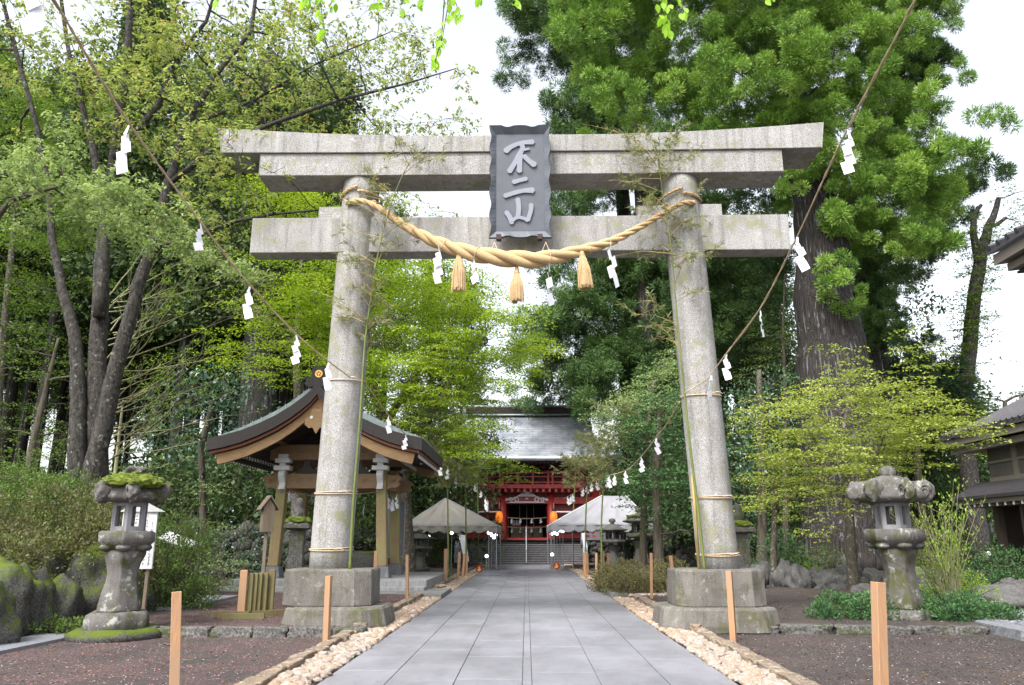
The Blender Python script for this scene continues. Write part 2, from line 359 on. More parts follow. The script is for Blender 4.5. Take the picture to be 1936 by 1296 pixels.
def kind_leaves(kind, pads, rng, dens=1.0, size=1.0):
    """pads (n,4): centre + radius.  Returns P,D,N,L,W,tone"""
    P = []; D = []; N = []; LL = []; WW = []; T = []
    for (x, y, z, r) in pads:
        c = np.array((x, y, z))
        if kind == 'maple':          # thin level sheets of small leaves, edges drooping
            for k in range(rng.integers(4, 7)):
                o = rng.normal(size=3)*np.array((.55, .55, .33))*r; rr = r*rng.uniform(.45, .9); n = max(4, int(rr*rr*170*dens))
                a = rng.random(n)*6.283; q = np.sqrt(rng.random(n))*rr; q = q*(1+.25*np.sin(a*3+k))
                p = np.stack([np.cos(a)*q, np.sin(a)*q, -.18*q*q/rr+rng.normal(size=n)*.03*r], 1)+c+o
                d = np.stack([np.cos(a+rng.normal(size=n)*.8), np.sin(a+rng.normal(size=n)*.8), rng.normal(size=n)*.3-.2], 1)
                P.append(p); D.append(d); N.append(np.array((0, 0, 1))+rng.normal(size=(n, 3))*.45)
                LL.append(rng.uniform(.06, .13, n)*size); WW.append(rng.uniform(.04, .085, n)*size); T.append(np.clip(rng.random(n)*.6+rng.uniform(0, .4), 0, 1))
        elif kind == 'cherry':       # drooping bunches
            m = max(2, int(r*r*34*dens)); bp, _ = ballpts(rng, m, .55, .1); bp = bp*r+c
            for b in bp:
                n = rng.integers(5, 10); a = rng.random(n)*6.283
                P.append(b+rng.normal(size=(n, 3))*.035); D.append(np.stack([np.cos(a), np.sin(a), np.full(n, -.55)+rng.normal(size=n)*.35], 1))
                N.append(np.stack([np.cos(a)*.3, np.sin(a)*.3, np.ones(n)], 1)+rng.normal(size=(n, 3))*.3)
                LL.append(rng.uniform(.07, .13, n)*size); WW.append(rng.uniform(.035, .06, n)*size); T.append(np.clip(rng.uniform(0, 1)+rng.normal(size=n)*.15, 0, 1))
        elif kind == 'cedar':        # rounded lumps bristling with short sprays
            m = max(2, int(7*max(r, .5)**1.4)); bp, bd = ballpts(rng, m, .8, .6); bp = bp*r*.9+c
            for b, dd in zip(bp, bd):
                R0 = rng.uniform(.32, .58)*size*min(1.0, .7+r*.2); n = int(300*dens*rng.uniform(.8, 1.2))
                d = norm(rng.normal(size=(n, 3))*np.array((1, 1, .9))+np.array((0, 0, .22))); q = rng.uniform(.25, .85, n)[:, None]
                P.append(b+d*R0*q*np.array((1, 1, .85))); D.append(d+rng.normal(size=(n, 3))*.28+np.array((0, 0, .12))); N.append(rng.normal(size=(n, 3)))
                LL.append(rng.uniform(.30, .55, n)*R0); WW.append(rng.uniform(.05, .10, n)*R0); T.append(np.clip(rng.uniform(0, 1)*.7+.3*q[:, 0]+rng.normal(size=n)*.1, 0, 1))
        elif kind == 'bush':         # outward leaves near the surface
            n = int(r*r*1100*dens/size/size); p, d = ballpts(rng, n, .9, .55)
            P.append(p*r+c); D.append(d+rng.normal(size=(n, 3))*.6+np.array((0, 0, .35))); N.append(rng.normal(size=(n, 3))+np.array((0, 0, 1)))
            LL.append(rng.uniform(.05, .1, n)*size); WW.append(rng.uniform(.025, .05, n)*size); T.append(rng.random(n))
        elif kind == 'mass':         # far foliage: bigger sprays in lumps
            m = max(3, int(9*dens*r)); bp, bd = ballpts(rng, m, .8, .5); bp = bp*r+c
            for b, dd in zip(bp, bd):
                n = 22; tr = rng.uniform(.35, .7)*size
                P.append(b+rng.normal(size=(n, 3))*tr*.5); D.append(rng.normal(size=(n, 3))+dd+np.array((0, 0, -.1))); N.append(rng.normal(size=(n, 3))+np.array((0, 0, 1.0)))
                LL.append(rng.uniform(.3, .6, n)*tr); WW.append(rng.uniform(.14, .3, n)*tr); T.append(np.clip(rng.uniform(0, 1)+rng.normal(size=n)*.12, 0, 1))
        elif kind == 'bamboo':
            m = max(2, int(r*r*26*dens)); bp, _ = ballpts(rng, m, 1, .1); bp = bp*r+c
            for b in bp:
                n = rng.integers(4, 9); a = rng.random(n)*6.283
                P.append(b+rng.normal(size=(n, 3))*.06); D.append(np.stack([np.cos(a), np.sin(a), rng.normal(size=n)*.6-.1], 1)); N.append(rng.normal(size=(n, 3)))
                LL.append(rng.uniform(.1, .2, n)*size); WW.append(rng.uniform(.016, .03, n)*size); T.append(rng.random(n))
    return [np.concatenate(a) for a in (P, D, N, LL, WW, T)]
def foliage(name, kind, pads, mat, parent, seed=1, dens=1.0, size=1.0):
    rng = np.random.default_rng(seed); P, D, N, l, w, t = kind_leaves(kind, pads, rng, dens, size)
    return leafmesh(name, P, D, l, w, mat, parent, N, rng, t)
def inpoly(x, z, poly):
    c = False; j = len(poly)-1
    for i in range(len(poly)):
        if (poly[i][1] > z) != (poly[j][1] > z) and x < (poly[j][0]-poly[i][0])*(z-poly[i][1])/(poly[j][1]-poly[i][1])+poly[i][0]: c = not c
        j = i
    return c
def fillpads(poly_px, Y, thick, n, r0, r1, seed, sep=.8):
    """pads spread through the volume of a crown whose outline at distance Y was measured from the photo"""
    rnd = random.Random(seed); poly = [(at(x, y, Y).x, at(x, y, Y).z) for x, y in poly_px]
    xs = [p[0] for p in poly]; zs = [p[1] for p in poly]; out = []; tries = 0
    while len(out) < n and tries < n*60:
        tries += 1; x = rnd.uniform(min(xs), max(xs)); z = rnd.uniform(min(zs), max(zs))
        if not inpoly(x, z, poly): continue
        y = Y+rnd.uniform(-.5, .5)*thick; r = rnd.uniform(r0, r1)
        if any((x-a)**2+(y-b)**2+(z-c)**2 < ((r+q)*sep*.6)**2 for a, b, c, q in out): continue
        out.append((x, y, z, r))
    return out
def grow(trunks, pads, seed=0, k=.035, up=.35, twigs=0, tr=.008, lean=.0, maxr=.12):
    """branch paths that fork off the trunks and reach every pad"""
    rnd = random.Random(seed); nodes = []; paths = []
    for pts, rad in trunks:
        for a in range(len(pts)-1):
            for s in range(5):
                f = s/5; nodes.append((Vector(pts[a]).lerp(Vector(pts[a+1]), f), rad[a]*(1-f)+rad[a+1]*f))
        nodes.append((Vector(pts[-1]), rad[-1]))
    low = min(n[0].z for n in nodes); hi = max(n[0].z for n in nodes)
    base = low+(hi-low)*lean
    for p in sorted(pads, key=lambda q: min((Vector(q[:3])-n[0]).length for n in nodes[::3])):
        t = Vector(p[:3]); best = None; bd = 1e9
        for q, r in nodes:
            if q.z < base: continue
            v = t-q; d = v.length+max(0, -v.z)*.9+max(0, .02-r)*30
            if d < bd: bd = d; best = (q, r)
        if best is None: continue
        q, r = best; Ld = (t-q).length
        r0 = min(r*.75, maxr, .012+k*Ld); mid = q.lerp(t, .5)+Vector((rnd.uniform(-.12, .12), rnd.uniform(-.12, .12), up*.35+rnd.uniform(-.05, .08)))*Ld
        pts = []; rads = []
        for s in range(7):
            f = s/6; w = q*(1-f)**2+mid*2*f*(1-f)+t*f*f
            if 0 < s < 6: w += Vector((rnd.uniform(-1, 1), rnd.uniform(-1, 1), rnd.uniform(-1, 1)))*.025*Ld
            pts.append(w); rads.append(r0*(1-f)+max(.006, r0*.25)*f)
            if s: nodes.append((w, rads[-1]))
        paths.append((pts, rads))
        for _ in range(twigs):
            s = pts[rnd.randint(3, 6)]; d = Vector((rnd.gauss(0, 1), rnd.gauss(0, 1), rnd.gauss(0, .5))).normalized()*p[3]*rnd.uniform(.6, 1.1)
            paths.append(([s, s+d*.5+Vector((0, 0, .06*p[3])), s+d], [tr, tr*.8, tr*.4]))
    return paths
def tree(name, loc, label, cat, trunks, pads, kind, lm, bm, seed=1, dens=1, size=1, k=.035, up=.35, twigs=2, group=None, sides=10, crown='crown', maxr=.14, lean=.2, fl=.0, tr=.008):
    loc = Vector(loc); t = thing(name, loc, label, cat, group)
    mb = MB(); rnd = random.Random(seed)
    for pts, rad in trunks:
        P2 = []; R2 = []
        for i in range(len(pts)-1):
            a, b = Vector(pts[i]), Vector(pts[i+1]); m = 4
            for s in range(m):
                f = s/m; w = a.lerp(b, f)
                if (i or s) : w = w+Vector((rnd.uniform(-1, 1), rnd.uniform(-1, 1), 0))*.07*rad[i]*1.2
                P2.append(w-loc); R2.append((rad[i]*(1-f)+rad[i+1]*f)*(1+rnd.uniform(-.04, .04)))
        P2.append(Vector(pts[-1])-loc); R2.append(rad[-1])
        mb.tube(P2, R2, sides)
    mb.build('trunk', bm, t, True)
    br = grow(trunks, pads, seed, k, up, twigs, maxr=maxr, lean=lean, tr=tr)
    if br:
        mb = MB()
        for pts, rad in br: mb.tube([p-loc for p in pts], rad, 5 if rad[0] > .02 else 3, cap=False)
        mb.build('branches', bm, t, True)
    pl = [(p[0]-loc.x, p[1]-loc.y, p[2]-loc.z, p[3]) for p in pads]
    foliage(crown, kind, pl, lm, t, seed, dens, size)
    return t
# ================================================================ GROUND
def soil_mat():
    m, t, p, o = new_mat('dark_gravel_soil'); tc = t.nodes.new('ShaderNodeTexCoord'); v = tc.outputs['Object']
    n = noise(t, .35, 5, .6, v); col = mixc(t, ramp(t, n, .35, .65), (.058, .043, .038), (.026, .021, .020))
    nb_ = noise(t, 1.6, 6, .7, v); col = mixc(t, ramp(t, nb_, .5, .66), col, (.062, .042, .032)); nc = noise(t, 3.5, 5, .7, v); col = mixc(t, ramp(t, nc, .56, .72), col, (.018, .016, .015))
    n2 = noise(t, 45, 3, .7, v); col = mixc(t, ramp(t, n2, .5, .72), col, (.12, .105, .10))
    n3 = noise(t, 30, 2, .8, v); n4 = noise(t, .8, 3, .6, v)
    sx = t.nodes.new('ShaderNodeSeparateXYZ'); t.links.new(v, sx.inputs[0])
    mu = t.nodes.new('ShaderNodeMath'); mu.operation = 'MULTIPLY'; t.links.new(ramp(t, n3, .50, .62), mu.inputs[0]); t.links.new(ramp(t, n4, .38, .6), mu.inputs[1])
    mu2 = t.nodes.new('ShaderNodeMath'); mu2.operation = 'MULTIPLY'; t.links.new(mu.outputs[0], mu2.inputs[0]); t.links.new(ramp(t, sx.outputs[0], 9, -2.5), mu2.inputs[1])
    col = mixc(t, mu2.outputs[0], col, (.17, .08, .085))
    t.links.new(col, p.inputs['Base Color']); p.inputs['Roughness'].default_value = .95
    bump(t, p, n2, .9, .03); return m
M['soil'] = soil_mat()
M['woodfloor'] = plain('forest_floor', (.05, .055, .028), .95, .5, .8, 0, .8)
g = MB(); g.add([(-900,-60,-.01),(900,-60,-.01),(900,1500,-.01),(-900,1500,-.01)], [(0,1,2,3)]); tag(g.build('ground', M['woodfloor']), kind='structure')
def sheet(name, mat, poly, z, seg=None, edge=None):
    b = MB(); n = len(poly)
    if edge is not None: b.add([(x, y, z) for x, y in poly]+[(x, y, edge) for x, y in poly], [tuple(range(n))]+[(i, n+i, n+(i+1) % n, (i+1) % n) for i in range(n)])
    else: b.add([(x, y, z) for x, y in poly], [tuple(range(n))])
    return tag(b.build(name, mat), kind='structure')
PW = 2.36; PE = 54.6
KL, KR = 14.1, 14.75           # front edge of the low terrace left and right of the path
sheet('ground_gravel_front', M['soil'], [(-30, -6), (30, -6), (30, 14.9), (-30, 14.9)], .0)
TZ = .13
sheet('terrace_left', M['soil'], [(-2.95, KL), (-2.95, PE), (-26, PE), (-26, 20.5), (-9.0, 14.4), (-7.2, KL)], TZ, edge=-.02)
sheet('terrace_right', M['soil'], [(2.95, KR), (26, KR), (26, PE), (2.95, PE)], TZ, edge=-.02)
# paved approach: six rows of slabs over a joint bed, narrow twin joint on the axis
def slab_mat():
    m, t, p, o = new_mat('blue_grey_paving'); v = objco(t)
    a = t.nodes.new('ShaderNodeAttribute'); a.attribute_name = 'tone'
    col = mixc(t, a.outputs['Fac'], (.138, .138, .158), (.190, .190, .212))
    n1 = noise(t, .22, 4, .6, v, (1, .45, 1)); col = mixc(t, ramp(t, n1, .4, .62), col, mixc(t, .5, col, (.27, .27, .31)))
    n2 = noise(t, 1.1, 6, .7, v, (1.6, .6, 1)); col = mixc(t, ramp(t, n2, .45, .7), col, mixc(t, .55, col, (.085, .085, .09))); n2 = noise(t, 5.0, 5, .75, v); col = mixc(t, ramp(t, n2, .52, .72), col, mixc(t, .35, col, (.30, .29, .30)))
    n3 = noise(t, 110, 2, .6, v); col = mixc(t, ramp(t, n3, .35, .65), mixc(t, .22, col, (.05, .05, .06)), mixc(t, .16, col, (.5, .5, .55)))
    t.links.new(col, p.inputs['Base Color']); n5 = noise(t, .5, 3, .6, v)
    r = t.nodes.new('ShaderNodeMapRange'); r.inputs[1].default_value = .35; r.inputs[2].default_value = .65; r.inputs[3].default_value = .33; r.inputs[4].default_value = .62; t.links.new(n5, r.inputs[0]); t.links.new(r.outputs[0], p.inputs['Roughness'])
    p.inputs['Specular IOR Level'].default_value = .5; bump(t, p, n3, .12, .004); return m
def path():
    rnd = random.Random(5); V = []; F = []; T = []
    J = .0045; xs = [-PW, -1.60, -.83, -.055, .055, .83, 1.60, PW]
    for c in range(7):
        x0, x1 = xs[c]+J, xs[c+1]-J; y = -5.0+rnd.uniform(0, .6)
        while y < PE:
            ln = 2.0 if c == 3 else rnd.choice((.9, 1.2, 1.2, 1.5)); y1 = min(y+ln, PE)
            b = len(V); z = .035+rnd.uniform(-.0012, .0012); q = .003
            V += [(x0, y+.0015, z-q), (x1, y+.0015, z-q), (x1, y1-.0015, z-q), (x0, y1-.0015, z-q), (x0+q, y+.0015+q, z), (x1-q, y+.0015+q, z), (x1-q, y1-.0015-q, z), (x0+q, y1-.0015-q, z)]
            F += [(b+4, b+5, b+6, b+7), (b, b+1, b+5, b+4), (b+1, b+2, b+6, b+5), (b+2, b+3, b+7, b+6), (b+3, b, b+4, b+7)]; tt = rnd.uniform(0, 1); T += [tt]*5
            y = y1
    me = bpy.data.meshes.new('paved_path'); me.from_pydata(V, [], F); me.materials.append(slab_mat())
    a = me.attributes.new('tone', 'FLOAT', 'FACE'); a.data.foreach_set('value', T)
    o = bpy.data.objects.new('paved_path', me); C.objects.link(o); tag(o, kind='structure')
    b = MB(); b.box(-PW, PW, -5.2, PE, -.02, .022); tag(b.build('path_joint_bed', plain('joint_mortar', (.125, .12, .125), .9)), kind='structure')
path()
# crossing strips of pale concrete left and right of the path
M['concrete'] = stone('pale_concrete', (.27, .265, .25), (.19, .185, .175), 50, None, sp=.18, bs=.2)
sheet('cross_path_left', M['concrete'], [(-2.37, 22.6), (-2.37, 25.7), (-11.5, 26.2), (-11.5, 24.4), (-5, 23.2)], TZ+.012, edge=-.01)
sheet('cross_path_right', M['concrete'], [(2.37, 23.0), (5.2, 23.3), (4.8, 26.5), (2.37, 27.6)], TZ+.012, edge=-.01)
# long grey stone-edged gutter path on the left
M['grate'] = plain('grey_channel_cover', (.20, .21, .235), .6, .15, 20, .2, .4)
gpth = [gp(-120, 1245, .05), gp(160, 1190, .05), gp(300, 1150, TZ+.05), gp(420, 1126, TZ+.05)]
def strip(name, mat, line, w, h, z0=-.02):
    b = MB()
    n = len(line); vs = []
    for i, p in enumerate(line):
        d = (line[min(i+1, n-1)]-line[max(i-1, 0)]); d.z = 0; d.normalize(); s = Vector((-d.y, d.x, 0))*w/2
        vs += [(*(p+s).xy, z0), (*(p-s).xy, z0), (*(p+s).xy, p.z+h), (*(p-s).xy, p.z+h)]
    fs = []
    for i in range(n-1):
        a, c = i*4, i*4+4; fs += [(a+2, a+3, c+3, c+2), (a, a+2, c+2, c), (a+3, a+1, c+1, c+3)]
    fs += [(0, 1, 3, 2), ((n-1)*4, (n-1)*4+2, (n-1)*4+3, (n-1)*4+1)]
    b.add(vs, fs); return tag(b.build(name, mat), kind='structure')
strip('drain_path', M['grate'], gpth[:2], .75, 0); strip('drain_path', M['grate'], gpth[2:], .9, 0)
M['bluegravel'] = plain('blue_grey_gravel', (.16, .17, .185), .9, .5, 16, 0, 1.0)
sheet('gravel_bed', M['bluegravel'], [(8.1, 13.75), (9.3, 13.55), (20, 13.2), (20, 19.0), (10.0, 17.6), (8.2, 15.3)], TZ+.03, edge=-.02)
# ---------------------------------------------------------------- kerb stones, edging and cobbles
def stone_obj(name, c, rad, mat, seed, label, cat, group, sub=2, nz=.16, rz=0, box=False, flat=None):
    b = MB()
    if box:
        vs, fs = ICO[3]; out = []
        for v in vs:
            m = max(abs(x) for x in v); e = [math.copysign(abs(x/m)**.8, x) for x in v]; q = Vector(v)*1.7+Vector((seed*3.3, seed, 0))
            d = 1+nz*mnoise.noise(q)+nz*.5*mnoise.noise(q*2.6)
            out.append((e[0]*rad[0]*d, e[1]*rad[1]*d, e[2]*rad[2]*d))
        b.add(out, fs)
    else: b.blob((0, 0, 0), rad, sub, nz, seed, flat=flat)
    o = b.build(name, mat, None, True); o.location = c; o.rotation_euler = (0, 0, rz); return tag(o, label, cat, group)
rnd = random.Random(11)
x = -7.0; i = 0
while x < -3.25:
    w = rnd.uniform(.5, .95); stone_obj('kerb_stone', (x+w/2, KL-.02, .03), (w/2-.012, .13, rnd.uniform(.12, .145)), M['kerb'], i, 'rough grey kerb stone in the low step in front of the left torii pillar', 'kerb stone', 'kerb stones of the left step', box=True); x += w; i += 1
x = 3.1
while x < 7.6:
    w = rnd.uniform(.5, .95); stone_obj('kerb_stone', (x+w/2, KR-.02+.04*math.sin(x*2), .035), (w/2-.012, .14, rnd.uniform(.09, .125)), M['kerb'], i, 'rough grey kerb stone in the low step in front of the right torii pillar', 'kerb stone', 'kerb stones of the right step', box=True); x += w; i += 1
x = 8.2
while x < 13.5:
    w = rnd.uniform(.5, 1.0); stone_obj('kerb_stone', (x+w/2, 13.75+.08*math.sin(x*1.3), .05), (w/2-.01, .17, .12), M['rock'], i, 'blue grey flat stone edging the gravel bed at the right', 'edging stone', 'stones edging the gravel bed', box=True); x += w; i += 1
for sgn, side in ((-1, 'left'), (1, 'right')):
    y = 6.5; i = 0; segs = ((6.5, 22.3), (26.2 if sgn < 0 else 28.0, 53))
    for (ya, yb) in segs:
        y = ya
        while y < yb:
            w = rnd.uniform(.38, .75); z = .05 if y < KL else .1
            stone_obj('edging_stone', (sgn*(2.98+rnd.uniform(-.03, .03)), y+w/2, z), (.085+rnd.uniform(0, .04), w/2, .078), M['tan'], i*2+(sgn > 0), 'rough tan edging stone along the %s side of the paved path' % side, 'edging stone', 'tan edging stones on the %s of the path' % side, box=True, rz=rnd.uniform(-.06, .06)); y += w+.005; i += 1
cob = []
for sgn in (-1, 1):
    for (ya, yb) in ((6.6, 22.6), (26.0 if sgn < 0 else 27.8, 53)):
        y = ya; row = 0
        while y < yb:
            for cx in (2.43, 2.54, 2.65, 2.75, 2.83):
                if rnd.random() < .06: continue
                cob.append((sgn*(cx+rnd.uniform(-.035, .035)), y+rnd.uniform(-.05, .05), rnd.uniform(.05, .095), sgn))
            y += .135
cob.sort(key=lambda c: c[1]); near = [c for c in cob if c[1] > 9.2]; und = [c for c in cob if c[1] <= 9.2]
shp = []
for s in range(10):
    b = MB(); b.blob((0, 0, 0), (1, .85, .75), 2, .22, s+40); shp.append(b.build('cobble', M['cobble'], None, True))
for j, (x, y, r, sgn) in enumerate(near[:296]):
    o = shp[j] if j < 10 else shp[j % 10].copy()
    if j >= 10: C.objects.link(o)
    o.location = (x, y, .025+r*.3); o.scale = (r, r*rnd.uniform(.9, 1.3), r*.8); o.rotation_euler = (rnd.uniform(-.3, .3), rnd.uniform(-.3, .3), rnd.uniform(0, 6))
    sd_ = 'left' if sgn < 0 else 'right'; tag(o, 'small pale rounded cobble packed along the %s edge of the paved path' % sd_, 'cobble', 'pale cobbles on the %s of the path' % sd_)
b = MB()
for j, (x, y, r, sgn) in enumerate(und+near[296:]): b.blob((x, y, .025+r*.3), (r, r*1.1, r*.62), 1, .2, j % 90)
for (cx, cy, n_, w, l) in ((-4.6, 26.9, 260, 1.9, .45), (3.9, 22.4, 90, 1.1, .22)):
    for j in range(n_):
        r = rnd.uniform(.04, .08); b.blob((cx+rnd.uniform(-w, w), cy+rnd.uniform(-l, l), TZ+r*.2), (r, r, r*.6), 1, .2, j)
tag(b.build('cobbles', M['cobble'], None, True), 'band of small pale cobbles running away along both edges of the path', 'cobbles', None, 'stuff')
# scattered petals and pale pebbles
rng = np.random.default_rng(3)
def scatter(name, mat, boxes, size, label, cat):
    P = []
    for (x0, x1, y0, y1, z, n) in boxes:
        P.append(np.stack([rng.uniform(x0, x1, n), rng.uniform(y0, y1, n), np.full(n, z)+.004+rng.random(n)*.006], 1))
    P = np.concatenate(P); n = len(P); a = rng.random(n)*6.283
    D = np.stack([np.cos(a), np.sin(a), rng.normal(size=n)*.15], 1); N = np.array((0, 0, 1))+rng.normal(size=(n, 3))*.2
    tag(leafmesh(name, P, D, rng.uniform(.6, 1.3, n)*size, rng.uniform(.5, .9, n)*size, mat, None, N, rng), label, cat, None, 'stuff')
scatter('fallen_petals', leaf('fallen_petal', [(.16, .05, .055), (.33, .13, .15), (.48, .28, .30)], .1, 2), [(-11, -3.2, 7, 14, 0, 5200), (-7, -3.2, 14.3, 22.4, TZ, 5200), (-16, -6, 18, 27, TZ, 4500), (4.5, 9, 16, 24, TZ, 600)], .026, 'reddish fallen petals strewn over the dark soil', 'petals')
scatter('pebbles', leaf('pale_pebble', [(.045, .04, .037), (.10, .09, .085), (.40, .38, .36)], .0, 2), [(-11, -3.2, 7, 14, 0, 7000), (3.1, 12, 7, 14.6, 0, 11000), (-7, -3.2, 14.3, 22, TZ, 1200), (3.1, 12, 15, 26, TZ, 2500)], .028, 'small grey and pale grit on the dark soil', 'grit')
scatter('leaf_litter', leaf('brown_leaf_litter', [(.03, .02, .012), (.09, .05, .025), (.16, .10, .04)], .1, 2), [(-11, -3.2, 7, 14, 0, 900), (3.1, 12, 7, 14.6, 0, 1500), (3.1, 12, 15, 26, TZ, 2200), (-7, -3.2, 14.3, 22, TZ, 600)], .05, 'small brown fallen leaves on the soil', 'leaf litter')
scatter('path_dust', leaf('path_debris', [(.12, .10, .09), (.25, .2, .16)], .0, 2), [(-2.3, 2.3, 8, 30, .036, 340)], .022, 'tiny bits of leaf litter on the paving', 'litter')
scatter('blue_gravel', leaf('blue_gravel_stone', [(.16, .17, .19), (.30, .32, .35), (.48, .5, .53)], .0, 2), [(8.6, 15, 13.9, 16.5, TZ+.035, 5000)], .05, 'blue grey gravel pieces of the garden bed at the right', 'gravel')

# ================================================================ TORII
TY = 15.5
tor = thing('stone_torii', (0, TY, 0), 'huge grey granite torii gate spanning the paved path, hung with a straw rope', 'torii gate')
def loc(p): return (p[0], p[1]-TY, p[2])
pil = []
for (tx0, tx1, bx0, bx1) in ((652, 719, 584, 663), (1247, 1316, 1320, 1398)):
    a, b_, c, d = at(tx0, 340, TY), at(tx1, 340, TY), at(bx0, 1078, TY), at(bx1, 1078, TY)
    top = (a+b_)/2; bot = (c+d)/2; rt = (b_-a).length/2; rb = (d-c).length/2*.99; pil.append((bot, top, rb, rt))
    m = MB(); bot = bot.copy(); bot.z = 1.0; top = top.copy(); top.z = 9.3
    ext = (top-bot)/(top.z-bot.z)
    pts = [bot+ext*z for z in np.linspace(0, top.z-bot.z, 18)]
    m.tube([loc(p) for p in pts], [rb*(1-i/17.)+rt*(i/17.) for i in range(18)], 40)
    m.build('pillar', M['granite'], tor, True)
def chamfer(m, cx, prof, sy, ch, nz, seed):
    """worn square block with chamfered corners"""
    vs = []; n = 0
    for (w, z) in prof:
        c = ch; P_ = [(-w, -w+c), (-w+c, -w), (w-c, -w), (w, -w+c), (w, w-c), (w-c, w), (-w+c, w), (-w, w-c)]; ring = []
        for i in range(8):
            p, q = Vector(P_[i]), Vector(P_[(i+1) % 8]); k_ = 14 if (p-q).length > .6 else 6
            for s in range(k_): ring.append(p.lerp(q, s/k_))
        n = len(ring)
        for p in ring:
            t = Vector((p.x*2.3+seed*9, p.y*2.3, z*2.3)); d = mnoise.noise(t)*nz+mnoise.noise(t*4)*nz*.6; u = p.normalized()
            vs.append((cx+p.x+u.x*d, (p.y+u.y*d)*sy, z+d*.35))
    k_ = len(prof); fs = [(i*n+j, i*n+(j+1) % n, (i+1)*n+(j+1) % n, (i+1)*n+j) for i in range(k_-1) for j in range(n)]+[tuple(reversed(range(n))), tuple(range((k_-1)*n, k_*n))]
    m.add(vs, fs)
for k, (bot, top, rb, rt) in enumerate(pil):
    m = MB(); cx = (at(530, 1085, 14.75).x+at(697, 1085, 14.75).x)/2 if k == 0 else (at(1283, 1085, 14.75).x+at(1452, 1085, 14.75).x)/2
    chamfer(m, cx, [(.805, .42), (.82, .45), (.81, .75), (.80, 1.04), (.785, 1.075), (.72, 1.08)], .84, .27, .02, k)
    m.build('plinth', M['granite_low'], tor, False)
    m = MB(); cx2 = (at(517, 1180, 14.5).x+at(722, 1180, 14.5).x)/2 if k == 0 else (at(1258, 1175, 14.5).x+at(1490, 1175, 14.5).x)/2
    w = (at(722, 1180, 14.5).x-at(517, 1180, 14.5).x)/2 if k == 0 else (at(1490, 1175, 14.5).x-at(1258, 1175, 14.5).x)/2
    chamfer(m, cx2, [(w+.0, .02), (w-.01, .12), (w-.06, .38), (w-.10, .425), (w-.17, .43)], .93/w, .34, .03, k+5)
    m.build('footing', M['granite_low'], tor, False)
def hbeam(name, prof, mat, y0, y1, nx=40):
    """prof(x)->(zbot,ztop); x list"""
    xs, fn, slant = prof; vs = []; fs = []; n = len(xs)
    for x in xs:
        zb, zt = fn(x)
        for (yy, z, top) in ((y0, zb, 0), (y1, zb, 0), (y1, zt, 1), (y0, zt, 1)):
            e = (abs(x)/max(abs(xs[0]), abs(xs[-1])))**8*slant*(1 if x > 0 else -1)*top; vs.append((x+e, yy, z))
    for i in range(n-1):
        for j in range(4): fs.append((i*4+j, (i+1)*4+j, (i+1)*4+(j+1) % 4, i*4+(j+1) % 4))
    fs += [(3, 2, 1, 0), tuple((n-1)*4+j for j in range(4))]
    m = MB(); m.add(vs, fs); return m.build(name, mat, tor, bevel=.012)
kx0, kx1 = at(418, 282, 15.03).x, at(1554, 278, 15.03).x
zt0 = at(990, 255, 15.03).z; zb0 = at(990, 286, 15.03).z; zs0 = at(990, 329.5, 15.08).z
ztR = at(1566, 231, 15.03).z; zbR = at(1554, 279, 15.03).z; zsR = at(1480, 324, 15.08).z
kc = (kx0+kx1)/2
curve = lambda x, a: a*max(0, (abs(x-kc)-1.5)/(kx1-kc-1.5))**1.9
hbeam('top_lintel', (list(np.linspace(kx0, kx1, 45)), lambda x: (zb0+curve(x, zbR-zb0), zt0+curve(x, ztR-zt0)), .12), M['granite'], -.47, .52)
sx0, sx1 = at(489, 330, 15.08).x, at(1481, 324, 15.08).x
hbeam('under_lintel', (list(np.linspace(sx0, sx1, 41)), lambda x: (zs0+curve(x, (zsR-zs0)*1.35), zb0+curve(x, zbR-zb0)-.004), 0), M['granite'], -.42, .40)
nzt, nzb = at(990, 409, 15.27).z, at(990, 475, 15.27).z
m = MB(); m.box(at(475, 440, 15.27).x, at(1493, 440, 15.27).x, -.23, .22, nzb, nzt); m.build('tie_beam', M['granite'], tor, bevel=.015)
for (a, b2, yy) in ((602, 655, 390), (703, 745, 392), (1207, 1262, 392), (1322, 1366, 390)):
    m = MB(); m.box(at(a, 400, 15.3).x, at(b2, 400, 15.3).x, -.17, .17, nzt+.003, at(800, yy, 15.33).z); m.build('wedge', M['granite'], tor, bevel=.01)
m = MB(); m.box(-.42, .36, -.21, .21, nzt+.003, zs0-.003); m.build('centre_strut', M['granite'], tor, bevel=.01)
# plaque, tilted forward
pc = thing('plaque', (0, 0, 0), None, None); pc.name = 'plaque'; 
del_ = [k for k in ('label', 'category') if k in pc]
pl_Y = 14.92
pw = (at(1042, 345, pl_Y).x-at(925, 345, pl_Y).x); cx = (at(1042, 345, pl_Y).x+at(925, 345, pl_Y).x)/2
zlo, zhi = at(985, 452, 14.98).z, at(985, 241, 14.80).z; ph = zhi-zlo
pc.parent = tor; pc.location = (cx, 14.98-TY, zlo); pc.rotation_euler = (R(4.5), 0, 0)
def plaque_outline():
    o = []; w = pw/2; s = .025
    top = [(-1, 0), (-.62, 0), (-.48, -.028), (-.36, -.030), (-.2, -.006), (0, .0), (.2, -.006), (.36, -.030), (.48, -.028), (.62, 0), (1, 0)]
    o += [(x*w, ph+z*1.3) for x, z in top]
    n = 30
    for i in range(1, n): f = i/n; o.append((w-s+s*math.cos(2*math.pi*5*f)*.9, ph*(1-f)))
    o += [(-x*w, -z*1.3) for x, z in top]
    for i in range(1, n): f = i/n; o.append((-w+s-s*math.cos(2*math.pi*5*f)*.9, ph*f))
    return o
ol = plaque_outline()
m = MB(); n = len(ol); iw, i0, i1 = pw/2-.15, .16, ph-.17
